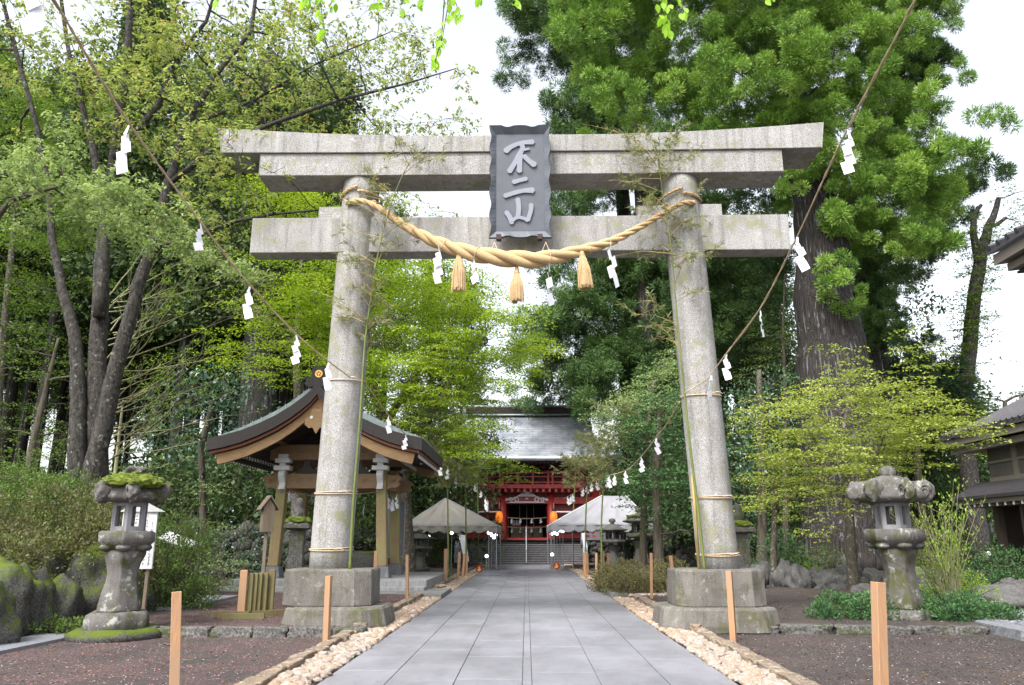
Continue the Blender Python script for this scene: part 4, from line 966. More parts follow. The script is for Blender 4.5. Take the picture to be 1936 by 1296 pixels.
# ================================================================ STEPS, TERRACE WALL, GATE
ZG = 1.62; SX0, SX1 = at(868, 1060, 55).x, at(1102, 1060, 55).x
st = thing('stone_stairs', (0, PE, 0), 'wide dark grey stone stairs rising to the red gate', 'stairs')
ns = 11; m = MB()
for i in range(ns):
    z1 = ZG*(i+1)/ns; m.box(SX0, SX1, .02+i*.34, .02+ns*.34+.6, ZG*i/ns+(0 if i else 0), z1-.05); m.box(SX0, SX1, -.02+i*.34, .02+ns*.34+.6, z1-.047, z1)
m.build('steps', M['stairs'], st); m = MB()
for i in range(ns): m.box(SX0+.01, SX1-.01, -.035+i*.34, -.022+i*.34, ZG*(i+1)/ns-.045, ZG*(i+1)/ns-.004)
m.build('lit_step_edges', M['paving_base'], st)  # pale strips added so the dim tread edges look lit
for (yy, col) in ((0, 'white'),):
    m = MB(); a = (at(995, 1020, 58).x)
    m.tube([(a, .1, 0), (a, .1, .95)], .03, 8); m.tube([(a, 3.6, ZG), (a, 3.6, ZG+.95)], .03, 8); m.tube([(a, .0, .93), (a, 3.7, ZG+.95)], .035, 8); m.tube([(a, 1.9, .8), (a, 1.9, 1.75)], .03, 8); m.build('handrail', M['white'], st)
M['rail'] = plain('pale_blue_grey_balustrade', (.42, .45, .50), .6)
for s, X in ((-1, SX0), (1, SX1)):
    m = MB()
    for (za, zb_) in ((.95, 1.15), (.45, .62), (-.02, .1)):
        m.add([(X+s*.05, -.1, za), (X+s*.30, -.1, za), (X+s*.30, 3.7, ZG+za), (X+s*.05, 3.7, ZG+za), (X+s*.05, -.1, zb_), (X+s*.30, -.1, zb_), (X+s*.30, 3.7, ZG+zb_), (X+s*.05, 3.7, ZG+zb_)], [(0,1,2,3),(7,6,5,4),(0,4,5,1),(1,5,6,2),(2,6,7,3),(3,7,4,0)])
    for q in range(6): y = q*.74-.05; z = ZG*q/5; m.box(X+s*.05-.0 if s > 0 else X-.29, X+.29 if s > 0 else X-.05, y, y+.16, z-.2 if q else 0, z+1.1)
    m.build('side_balustrade', M['rail'], st)
sheet('upper_terrace', plain('upper_terrace_paving', (.12, .12, .12), .9), [(-40, 56.0), (SX0, 56), (SX0, 58.0), (SX1, 58.0), (SX1, 56), (45, 56), (45, 140), (-40, 140)], ZG-.004, edge=-.01)
for s, x0, x1, nm in ((-1, -38, SX0-.35, 'left'), (1, SX1+.35, 44, 'right')):
    w = thing('retaining_wall', ((x0+x1)/2, 55.6, 0), 'dark dry stone retaining wall with grey fence on top, %s of the stairs' % nm, 'stone wall'); o_ = (x0+x1)/2
    m = MB(); rg = random.Random(7+s); m.box(x0-o_, x1-o_, .12, .42, 0, ZG-.02)
    x = x0
    while x < x1:
        z = 0
        while z < ZG-.15:
            r = rg.uniform(.2, .34); m.blob((x-o_+rg.uniform(-.1, .1), .1, z+r*.8), (r, .2, r*.9), 1, .2, int(x*13+z*7) % 97); z += r*1.5
        x += .5
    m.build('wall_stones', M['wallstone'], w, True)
    f = MB(); x = x0+.2; f.box(x0-o_, x1-o_, .0, .5, ZG-.018, ZG+.18); f.box(x0-o_, x1-o_, .20, .30, ZG+.95, ZG+1.1); f.box(x0-o_, x1-o_, .2, .3, ZG+.32, ZG+.45)
    while x < min(x1, x0+60): f.box(x-o_, x-o_+.22, .12, .38, ZG+.182, ZG+1.3); x += .5
    f.build('fence', M['bluestone'], w)
gate = thing('two_storey_gate', (0, 59, ZG), 'red two storey shrine gate with wide pale metal roof at the top of the stairs', 'gate building')
GY = 59.0
def G(px, py, Y): p = at(px, py, Y); return p.x, p.z-ZG
cx1 = G(950, 1000, 58)[0]; cx2 = G(1042, 1000, 58)[0]; gc = (cx1+cx2)/2; bay = cx2-cx1
zt1 = G(995, 925, 57.5)[1]
xs_col = [cx1-bay*.92, cx1, cx2, cx2+bay*.92]
for yy in (-1.2, 1.0, 3.2):
    for x in xs_col:
        m = MB(); m.lathe([(.30, 0), (.34, .05), (.30, .2), (.29, zt1)], 20, (x, yy, 0)); m.build('column', M['red'], gate, True)
def gbox(name, mat, x0, x1, y0, y1, z0, z1, bev=0): 
    m = MB(); m.box(x0, x1, y0, y1, z0, z1); return m.build(name, mat, gate, bevel=bev)
zl = G(995, 953, 58)[1]    # lintel underside
XL, XR = xs_col[0]-.5, xs_col[3]+.5
gbox('lintel', M['red'], XL, XR, -1.42, -1.18, zl, zl+.45); gbox('frieze_panel', M['red_dark'], XL+.3, XR-.3, -1.22, -1.16, zl+.45, zt1-.25); gbox('upper_lintel', M['red'], XL, XR, -1.45, -1.15, zt1-.25, zt1)
for (a, b2) in ((xs_col[0], xs_col[1]), (xs_col[2], xs_col[3])):
    gbox('side_bay_wall', M['red_dark'], a+.28, b2-.28, -1.0, -.9, .1, zl)
    m = MB()
    for i in range(9): x = a+.4+(b2-a-.8)*i/8; m.box(x-.05, x+.05, -1.12, -1.02, .1, zl*.62)
    m.box(a+.28, b2-.28, -1.16, -1.0, zl*.62, zl*.62+.2); m.box(a+.28, b2-.28, -1.16, -1.0, .1, .4); m.build('lattice', M['red'], gate)
gbox('plinth_beam', M['red'], cx1+.3, cx2-.3, -1.3, -1.1, 0, .16)
gbox('side_floor', M['bluestone'], XL-.3, XR+.3, -1.7, 4, -.01, .0)
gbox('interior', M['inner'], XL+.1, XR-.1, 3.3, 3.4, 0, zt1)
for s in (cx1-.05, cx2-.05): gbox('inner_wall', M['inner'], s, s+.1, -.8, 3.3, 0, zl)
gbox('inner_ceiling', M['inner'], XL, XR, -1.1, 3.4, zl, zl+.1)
# inner offering table, jars, ropes, curtains
m = MB(); 
for i in range(3):
    a = cx1+.55+i*(bay-1.1)/3; 
    m.box(a+.03, a+(bay-1.1)/3-.03, .9, 1.0, .2, .95)
m.build('offering_rail', M['oldwood'], gate)
m = MB(); m.box(cx1+.35, cx2-.35, .86, .93, .95, 1.02); m.box(cx1+.33, cx1+.4, .86, .93, 0, 2.4); m.build('inner_frame', M['red'], gate)
m = MB()
for x in (-.2, 0, .2): m.lathe([(.08, 1.03), (.09, 1.2), (.05, 1.3), (.07, 1.42)], 10, (cx1+1.0+x, 1.1, 0))
m.build('white_jar', M['white'], gate, True)
m = MB()
for x in (.35, .5, .65): m.box(cx1+bay*x-.02, cx1+bay*x+.02, 1.3, 1.35, 0, 2.7)
m.build('inner_posts', M['silver'], gate)
for (zz, yy) in ((zl-.95, -.4), (zl-1.6, .5)):
    m = MB(); m.tube([(cx1+.3+(bay-.6)*f, yy, zz-.08*math.sin(math.pi*f)) for f in np.linspace(0, 1, 12)], .035, 6); m.build('inner_rope', M['rope'], gate)
    for i, f in enumerate((.12, .34, .62, .85)):
        sm = shide_mesh('x', .42, .2, i+60); o = sm.build('rope_streamer', M['paper'], gate); o.location = (cx1+.3+(bay-.6)*f, yy-.03, zz-.05)
# pale carved crest above the doorway
m = MB(); cz = zl+.22
gcx = gc
for s in (-1, 1):
    for (x0, r_, w_) in ((.75, .22, .045), (1.15, .16, .04), (1.42, .10, .035)):
        m.tube([(gcx+s*(x0+r_*(1-a/11)*math.cos(a)), -1.46, cz+.05+r_*(1-a/11)*math.sin(a)) for a in np.linspace(0, 8, 24)], w_, 5)
    m.tube([(gcx+s*.3, -1.46, cz+.42), (gcx+s*.55, -1.46, cz+.36), (gcx+s*.8, -1.46, cz+.2), (gcx+s*1.1, -1.46, cz+.12), (gcx+s*1.55, -1.46, cz+.02)], .05, 5)
m.prism([(gcx+x, cz+z) for x, z in ((-.7, .28), (.7, .28), (.55, .42), (.32, .50), (.28, .68), (.10, .60), (0, .72), (-.10, .60), (-.28, .68), (-.32, .50), (-.55, .42))], -1.50, -1.45)
m.prism([(gcx+x, cz+z) for x, z in ((-1.35, -.16), (1.35, -.16), (1.2, -.10), (.4, -.07), (-.4, -.07), (-1.2, -.10))], -1.47, -1.43)
m.lathe([(.11, 0), (.11, .1)], 14, (gcx, -1.46, cz+.08)); m.build('carved_crest', M['white'], gate)
# balcony
zb_ = zt1; XB0, XB1 = G(905, 920, 57)[0], G(1088, 920, 57)[0]
gbox('balcony_floor', M['red'], XB0-.6, XB1+.6, -2.3, 4.3, zb_, zb_+.28)
m = MB()
for x in np.arange(XB0-.3, XB1+.4, .45): m.box(x-.09, x+.09, -2.25, -1.4, zb_-.25, zb_-.003)
m.build('balcony_brackets', M['red'], gate)
zr = G(995, 893, 57)[1]
m = MB(); 
for (z0, z1) in ((zr-.10, zr), (zr-.38, zr-.31), (zb_+.40, zb_+.48)): m.box(XB0-.7, XB1+.7, -2.22, -2.12, z0, z1)
for x in list(np.arange(XB0-.5, XB1+.5, 1.1))+[cx1-.1, cx2+.1]: m.box(x-.07, x+.07, -2.24, -2.10, zb_+.28, zr+.1)
m.build('balcony_railing', M['red'], gate)
# upper storey
ze = G(995, 862, 55.2)[1]; XU0, XU1 = xs_col[0]-.05, xs_col[3]+.05
gbox('upper_wall', M['red_dark'], XU0, XU1, -1.15, 3.1, zb_+.28, ze+.1)
for x in (XU0, xs_col[1], xs_col[2], XU1):
    m = MB(); m.lathe([(.23, zb_+.28), (.22, ze-.3)], 14, (x, -1.15, 0)); m.build('upper_column', M['red'], gate, True)
zw0, zw1 = zb_+.9, zb_+2.0
for x in (gc-bay*.95, gc-bay*.62, gc-bay*.3, gc+bay*.3, gc+bay*.62, gc+bay*.95):
    m = MB(); m.box(x-.34, x+.34, -1.2, -1.155, zw0, zw1); o = m.build('window_frame', M['red'], gate); m = MB(); m.box(x-.24, x+.24, -1.215, -1.203, zw0+.1, zw1-.1); m.build('window_panel', M['inner'], o)
gbox('beam_band', M['red'], XU0-.3, XU1+.3, -1.4, -1.1, zw1+.25, zw1+.5)
m = MB(); m.box(gc-.75, gc+.7, -2.1, -2.02, G(995, 905, 57)[1], G(995, 877, 57)[1]+.1); m.box(gc-.85, gc+.8, -2.02, -1.98, G(995, 905, 57)[1]-.1, G(995, 877, 57)[1]+.2); m.build('name_board', M['inner'], gate)
m = MB()
for k in range(3):
    z = ze-.95+k*.28; d = .25*k; m.box(XU0-.4-d, XU1+.4+d, -1.5-d*1.4, 3.4+d*1.4, z, z+.12)
    for x in np.arange(XU0-.2-d, XU1+.3+d, .48): m.box(x-.1, x+.1, -1.62-d*1.4, -1.5-d*1.4, z-.12, z+.16)
m.build('bracket_tiers', M['red_dark'], gate)
# roof: hip-and-gable with long concave slope
zrt = G(995, 786, 61)[1]; zev = G(995, 864, 55)[1]; exh = (G(1168, 866, 55)[0]-G(822, 866, 55)[0])/2+.3; ec = gc
rxh = G(1112, 790, 61)[0]-gc
def gate_roof():
    m = MB(); N_ = 14; K = 24; y_e, y_r = -4.0, 2.0
    for side in (1, -1):
        vs = []
        for i in range(N_+1):
            f = i/N_; yy = y_e*(1-f)+y_r*f; zz = zev+(zrt-zev)*(f**1.35*.75+f*.25); hw = exh*(1-f)**1.0+rxh*f if f < .28 else None
            hw = exh-(exh-rxh-.15)*min(1, f/.30)**.7
            if side < 0: yy = 2*y_r-yy
            for k in range(K+1):
                u = -1+2*k/K; lift = .38*abs(u)**5*(1-f)**3; vs.append((ec+u*hw, yy, zz+lift))
        fs = [(i*(K+1)+k, i*(K+1)+k+1, (i+1)*(K+1)+k+1, (i+1)*(K+1)+k) if side > 0 else (i*(K+1)+k+1, i*(K+1)+k, (i+1)*(K+1)+k, (i+1)*(K+1)+k+1) for i in range(N_) for k in range(K)]
        m.add(vs, fs)
    for s in (-1, 1):   # hip sides
        vs = []
        for i in range(6):
            f = .30*i/5; hw = exh-(exh-rxh-.15)*min(1, f/.30)**.7; zz = zev+(zrt-zev)*(f**1.35*.75+f*.25); yy = y_e*(1-f)+y_r*f
            for k in range(13):
                u = -1+2*k/12; lift = .38*abs(u)**5*(1-f)**3; vs.append((ec+s*hw, y_r+u*(y_r-yy), zz+lift*(1 if abs(u) > .99 else 1)))
        m.add(vs, [(i*13+k, i*13+k+1, (i+1)*13+k+1, (i+1)*13+k) for i in range(5) for k in range(12)])
        f = .30; hw = rxh+.15; zz = zev+(zrt-zev)*(f**1.35*.75+f*.25); yy = y_e*(1-f)+y_r*f
        m.add([(ec+s*(hw-.3), yy, zz), (ec+s*(hw-.3), 2*y_r-yy, zz), (ec+s*(hw-.3), y_r, zrt-.1)], [(0, 1, 2)])
    o = m.build('roof', gate_roof_mat(), gate, True)
    md = o.modifiers.new('s', 'SOLIDIFY'); md.thickness = .3; md.offset = -1
def gate_roof_mat():
    mt, t, p, o = new_mat('pale_metal_roof'); v = objco(t)
    br = t.nodes.new('ShaderNodeTexBrick'); br.inputs['Scale'].default_value = 1; br.inputs['Brick Width'].default_value = .9; br.inputs['Row Height'].default_value = .22; br.inputs['Mortar Size'].default_value = .012
    br.inputs['Color1'].default_value = (.42, .44, .49, 1); br.inputs['Color2'].default_value = (.50, .51, .56, 1); br.inputs['Mortar'].default_value = (.20, .22, .26, 1)
    mp = t.nodes.new('ShaderNodeMapping'); sx = t.nodes.new('ShaderNodeSeparateXYZ'); cb = t.nodes.new('ShaderNodeCombineXYZ'); t.links.new(v, sx.inputs[0]); t.links.new(sx.outputs[0], cb.inputs[0]); t.links.new(sx.outputs[2], cb.inputs[1]); t.links.new(cb.outputs[0], br.inputs[0])
    n = noise(t, .9, 5, .65, v, (1, 1, .5)); t.links.new(mixc(t, ramp(t, n, .45, .72), br.outputs[0], (.16, .20, .23)), p.inputs['Base Color']); p.inputs['Metallic'].default_value = .35; p.inputs['Roughness'].default_value = .38
    bump(t, p, br.outputs['Fac'], .3, .02); return mt
gate_roof()
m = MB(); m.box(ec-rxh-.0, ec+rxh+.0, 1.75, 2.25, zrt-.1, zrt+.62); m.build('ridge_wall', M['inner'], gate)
m = MB(); m.tube([(ec-rxh-.75, 2, zrt+.95), (ec-rxh-.2, 2, zrt+.74), (ec-rxh*.5, 2, zrt+.68), (ec+rxh*.5, 2, zrt+.68), (ec+rxh+.2, 2, zrt+.74), (ec+rxh+.75, 2, zrt+.95)], .13, 8); m.tube([(ec-rxh, 1.7, zrt), (ec+rxh, 1.7, zrt)], .08, 6); m.build('ridge_cap', M['copper'], gate, True)
m = MB()
for s in (-1, 1): m.box(ec+s*rxh-.14, ec+s*rxh+.14, 1.6, 2.35, zrt-.4, zrt+.6)
m.build('ridge_end', M['copper'], gate, bevel=.03)
m = MB()
for x in np.arange(ec-exh+.4, ec+exh-.3, .28): m.box(x-.06, x+.06, -3.75, -1.4, zev-.42, zev-.31)
m.build('rafters', M['dark_wood'], gate)
for k, (px_, py_) in enumerate(((944, 978), (1047, 978))):
    p = at(px_, py_, 56.5); t = thing('hanging_lantern', p, 'glowing orange paper lantern %s of the gate doorway' % ('left', 'right')[k], 'lantern', 'orange lanterns at the gate')
    m = MB(); m.lathe([(.12, -.40), (.22, -.28), (.27, 0), (.22, .28), (.12, .40)], 18); m.build('lantern_body', M['flame'], t, True)
    m = MB(); m.lathe([(.13, .40), (.13, .58), (.03, .6)], 12); m.lathe([(.13, -.50), (.13, -.40)], 12); m.build('lantern_rings', M['iron'], t)
    m = MB(); m.tube([(0, 0, .58), (0, 0, .95), (0, .6, 1.0)], .025, 5); m.tube([(0, .08, -.5), (0, .08, -p.z+.9)], .03, 5); m.build('hanger_pole', M['pipe'], t)
for k, (x0, x1) in enumerate(((890, 940), (1052, 1100))):
    p = at((x0+x1)/2, 968, 57.2); w = (x1-x0)/2*58/FPX; m = MB(); m.box(-w, w, -.5, .5, -.05, .03); m.box(-w*.9, w*.9, -.42, .42, -.75, -.66); t = thing('side_canopy', (p.x, p.y, ZG), 'low pale sheet roof beside the %s gate column' % ('left', 'right')[k], 'canopy', 'side canopies at the gate')
    o = m.build('canopy_sheet', M['white'], t); o.location = (0, 0, p.z-ZG); m = MB()
    for s in (-w*.9, w*.9): m.tube([(s, 0, 0), (s, 0, p.z-ZG)], .05, 6)
    m.build('canopy_posts', M['red_dark'], t)

# ================================================================ TENTS
def tent(label, ax, ay, lx, ly, rx, ry, Y, dep, mat, ridge2=None):
    N_ = 28
    a, l, r = at(ax, ay, Y+1.6), at(lx, ly, Y), at(rx, ry, Y); ze_ = (l.z+r.z)/2
    t = thing('event_tent', ((l.x+r.x)/2, Y, TZ), label, 'tent', 'tents beside the path'); ox = (l.x+r.x)/2; w = (r.x-l.x)/2; z0 = ze_-TZ; za = a.z-TZ; acx = a.x-ox
    m = MB(); N_ = 36; vs = []; 
    # cloth with a slight sag on each of the four faces
    corners = [(-w, 0), (w, 0), (w, dep), (-w, dep)]; top = [(acx, 1.6), (acx if ridge2 is None else at(ridge2[0], ridge2[1], Y+1.6).x-ox, 1.6), (acx if ridge2 is None else at(ridge2[0], ridge2[1], Y+1.6).x-ox, dep-1.6), (acx, dep-1.6)]
    for s in range(4):
        c0, c1 = corners[s], corners[(s+1) % 4]; t0, t1 = top[s], top[(s+1) % 4]; b = len(m.v); vs = []
        for i in range(9):
            f = i/8
            for k in range(N_+1):
                u = k/N_; bx = c0[0]*(1-u)+c1[0]*u; by = c0[1]*(1-u)+c1[1]*u; tx = t0[0]*(1-u)+t1[0]*u; ty = t0[1]*(1-u)+t1[1]*u
                sag = -.16*math.sin(math.pi*f)*math.sin(math.pi*u)+(.045*math.sin(u*23+s)+.03*math.sin(u*51+f*3))*math.sin(math.pi*min(1, f*1.15))
                vs.append((bx*(1-f)+tx*f, by*(1-f)+ty*f, z0*(1-f)+za*f+sag))
        m.add(vs, [(i*(N_+1)+k, i*(N_+1)+k+1, (i+1)*(N_+1)+k+1, (i+1)*(N_+1)+k) for i in range(8) for k in range(N_)])
    o = m.build('canopy', mat, t, True); md = o.modifiers.new('s', 'SOLIDIFY'); md.thickness = .012
    m = MB()
    for s in range(4):
        c0, c1 = corners[s], corners[(s+1) % 4]; Ls = math.dist(c0, c1); n = int(Ls/.08)
        vs = []
        for k in range(n+1):
            u = k/n; x = c0[0]*(1-u)+c1[0]*u; y = c0[1]*(1-u)+c1[1]*u; d = .26+.13*abs(math.sin(u*Ls/.62*math.pi)); j = .02*math.sin(u*37); vs += [(x+j, y-j, z0), (x+j*2, y-j*2, z0-d)]
        m.add(vs, [(2*k, 2*k+1, 2*k+3, 2*k+2) for k in range(n)])
    o = m.build('valance', mat, t); md = o.modifiers.new('s', 'SOLIDIFY'); md.thickness = .008
    for (x, y) in corners: 
        m = MB(); m.tube([(x*.985, y+(.05 if y == 0 else -.05), 0), (x*.985, y+(.05 if y == 0 else -.05), z0)], .035, 8); m.build('pole', M['pipe'], t)
    m = MB(); c = [(x*.985, y) for x, y in corners]
    for s in range(4): m.tube([(*c[s], z0-.03), (*c[(s+1) % 4], z0-.03)], .02, 6)
    for s in range(4): m.tube([(*c[s], z0-.03), (*top[s], za-.05)], .02, 6)
    m.build('frame', M['pipe'], t); m = MB()
    for s in range(4): m.tube([(*corners[s], z0+.01), (*top[s], za+.015)], .03, 6)
    m.tube([(*top[0], za+.015), (*top[2], za+.015)], .03, 6); m.build('seams', M['white'] if mat is M['tent_white'] else M['tent_white'], t); return t
tent('grey canvas event tent left of the path behind the pavilion', 842, 943, 764, 984, 940, 1004, 42.5, 6.5, M['tent_grey'])
tent('white canvas event tent right of the path, partly behind leaves', 1137, 938, 1040, 1000, 1238, 984, 42.5, 6.5, M['tent_white'], (1183, 948))

# ================================================================ LAMPS ON POLES
def bulb_lamp(px, py, Y, label, grp, zb=TZ, r=.13, pole=True):
    p = at(px, py, Y); t = thing('globe_lamp', (p.x, p.y, zb), label, 'lamp', grp)
    m = MB(); m.blob((0, 0, p.z-zb), (r, r, r), 3, 0, 0); m.build('globe', M['bulb'], t, True)
    m = MB(); m.lathe([(.05, p.z-zb-r-.06), (.06, p.z-zb-r+.02)], 10)
    m.tube([(.0, 0, 0), (.0, 0, p.z-zb-r-.05)], .026, 6); m.build('pole', M['pipe'], t); return t
for i, (x, y, Y) in enumerate(((924, 1008, 43), (930, 1013, 44), (934, 1017, 46), (938, 1012, 49), (926, 1009, 47), (929, 1010, 50))): bulb_lamp(x, y, Y, 'lit white globe lamp in the left cluster beside the path before the stairs', 'lit globe lamps left of the path', r=.085)
for i, (x, y, Y) in enumerate(((1043, 1010, 43), (1048, 1008, 44), (1053, 1010, 46), (1058, 1004, 47), (1064, 1005, 44))): bulb_lamp(x, y, Y, 'lit white globe lamp in the right cluster beside the path before the stairs', 'lit globe lamps right of the path', r=.085)
for (x, y, Y, lb) in ((1082, 1000, 43, 'lit white globe lamp under the left end of the white tent valance'), (1178, 1001, 44, 'lit white globe lamp under the white tent, left of the stone lantern'), (1229, 1002, 46, 'lit white globe lamp under the white tent, right of the stone lantern'), (1214, 997, 49, 'lit white globe lamp seen through the stone lantern window before the white tent'),
                      (766, 1006, 43, 'lit white globe lamp at the left corner of the grey tent'), (802, 1016, 44, 'lit white globe lamp, second under the grey tent'), (811, 1015, 46, 'lit white globe lamp, third under the grey tent'), (795, 1010, 45, 'lit white globe lamp, topmost pair under the grey tent'), (854, 1008, 43, 'lit white globe lamp under the middle of the grey tent'), (872, 1018, 44, 'lit white globe lamp beside the white banner right of the grey tent middle'),
                      (920, 1052, 42, 'low lit white lamp at the left edge of the path'), (1044, 1049, 42, 'low lit white lamp at the right edge of the path')): bulb_lamp(x, y, Y, lb, None, r=.085)
gl = gp(1871, 1085, TZ); t = thing('garden_lamp', gl, 'unlit round white garden lamp on a short black post at the far right', 'lamp')
pz = at(1871, 1049, gl.y).z-TZ; m = MB(); m.blob((0, 0, pz), (.17, .17, .17), 3, 0); m.build('globe', M['globe'], t, True); m = MB(); m.tube([(-.05, 0, 0), (-.03, 0, pz-.12)], .025, 6); m.tube([(.06, 0, 0), (.03, 0, pz-.12)], .025, 6); m.build('post', M['iron'], t)
for (x, y, lb) in ((906, 1076, 'round red sign with gold emblem low beside the left edge of the path'), (1052, 1070, 'round red sign with gold emblem low beside the right edge of the path')):
    p = at(x, y, 40); t = thing('round_sign', (p.x, p.y, .05), lb, 'sign'); m = MB(); m.lathe([(.16, -.02), (.175, 0), (.16, .02)], 24); o = m.build('disc', plain('sign_red', (.35, .02, .02), .5) if x == 906 else bpy.data.materials['sign_red'], t); o.rotation_euler = (R(90), 0, 0); o.location = (0, 0, p.z-.05)
    m = MB(); m.prism([(-.09, -.1), (.02, -.12), (.10, -.04), (.05, .02), (.02, .12), (-.04, .10), (-.03, .01), (-.1, -.03)], -.028, -.022); o = m.build('emblem', M['gold'], t); o.location = (0, 0, p.z-.05)
    m = MB(); m.tube([(0, .03, -.1), (0, .03, p.z-.05)], .02, 6); m.build('stem', M['pipe'], t)
# white banners
for (x0, y0, x1, y1, Y, lb) in ((871, 1012, 885, 1062, 42.3, 'white cloth banner hanging below the grey tent'), (800, 1018, 806, 1052, 48, 'pale cloth hanging at the back of the grey tent')):
    a, b2 = at(x0, y0, Y), at(x1, y1, Y); m = MB(); n = 10; vs = []
    for i in range(n+1): f = i/n; vs += [(a.x+(b2.x-a.x)*f*.5-.08*(1-f), a.y+.03*math.sin(f*9), a.z+(b2.z-a.z)*f), (a.x+.24+(b2.x-a.x)*f*.4+.05*f, a.y+.03*math.cos(f*9), a.z+(b2.z-a.z)*f)]
    m.add(vs, [(2*i, 2*i+1, 2*i+3, 2*i+2) for i in range(n)]); o = m.build('cloth_banner', M['white']); md = o.modifiers.new('s', 'SOLIDIFY'); md.thickness = .01; tag(o, lb, 'banner')

# ================================================================ STAKES
def stake(px, ytop, pxb, yb, w, label, z=0.0, grp=None, rnd_=False):
    b_ = gp(pxb, yb, z); tp = at(px, ytop, b_.y); h = tp-b_; m = MB(); u = h.normalized(); s_ = w/2
    if rnd_: m.tube([(0, 0, -.1), h.to_tuple()], s_, 10)
    else:
        R_ = u.to_track_quat('Z', 'Y').to_matrix().to_4x4(); rot = Matrix.Rotation(random.Random(px).uniform(-.5, .5), 4, 'Z'); m.box(-s_, s_, -s_, s_, -.1, h.length, bev=.004, M=R_ @ rot)
    o = m.build('wooden_stake', M['stake']); o.location = b_; return tag(o, label, 'stake', grp)
stake(334, 1119, 329, 1330, .098, 'new wooden stake in the soil at the lower left, right of the mossy lantern')
stake(622, 1089, 616, 1226, .088, 'new wooden stake in front of the plinth of the left torii pillar')
stake(1378, 1080, 1387, 1214, .095, 'new wooden stake in front of the plinth of the right torii pillar')
stake(1660, 1101, 1667, 1330, .108, 'new wooden stake at the lower right, left of the stone lantern')
stake(711, 1042, 707, 1143, .085, 'wooden stake just right of the left torii plinth', TZ)
stake(770, 1050, 770, 1134, .075, 'wooden stake before the right end of the pavilion platform', TZ)
stake(1231, 1046, 1232, 1132, .075, 'wooden stake behind the brown low bushes, left of the right torii plinth', TZ)
stake(1268, 1051, 1279, 1138, .085, 'leaning wooden stake touching the left side of the right torii plinth', TZ)
for i, (a, b2, c, d, w, lb) in enumerate(((843, 1038, 842, 1099, .14, 'wooden stake carrying the left bamboo pole before the grey tent'), (869, 1044, 866, 1092, .10, 'wooden stake right of the left bamboo pole'), (879, 1047, 876, 1089, .10, 'wooden stake, second right of the left bamboo pole'), (883, 1047, 882, 1088, .09, 'wooden stake, third right of the left bamboo pole'),
        (1139, 1042, 1139, 1082, .15, 'pale wooden stake carrying a bamboo pole before the white tent'), (1128, 1046, 1128, 1090, .10, 'wooden stake left of the pale bamboo stake right of the path'), (1111, 1046, 1112, 1086, .08, 'thin wooden stake beside the right dark stone lantern'), (1105, 1045, 1106, 1090, .12, 'wooden stake carrying the first bamboo pole right of the path'), (1149, 1046, 1150, 1082, .10, 'wooden stake right of the pale bamboo stake'), (782, 1030, 783, 1080, .12, 'dark wooden stake at the left end of the grey tent'))): stake(a, b2, c, d, w, lb, TZ)

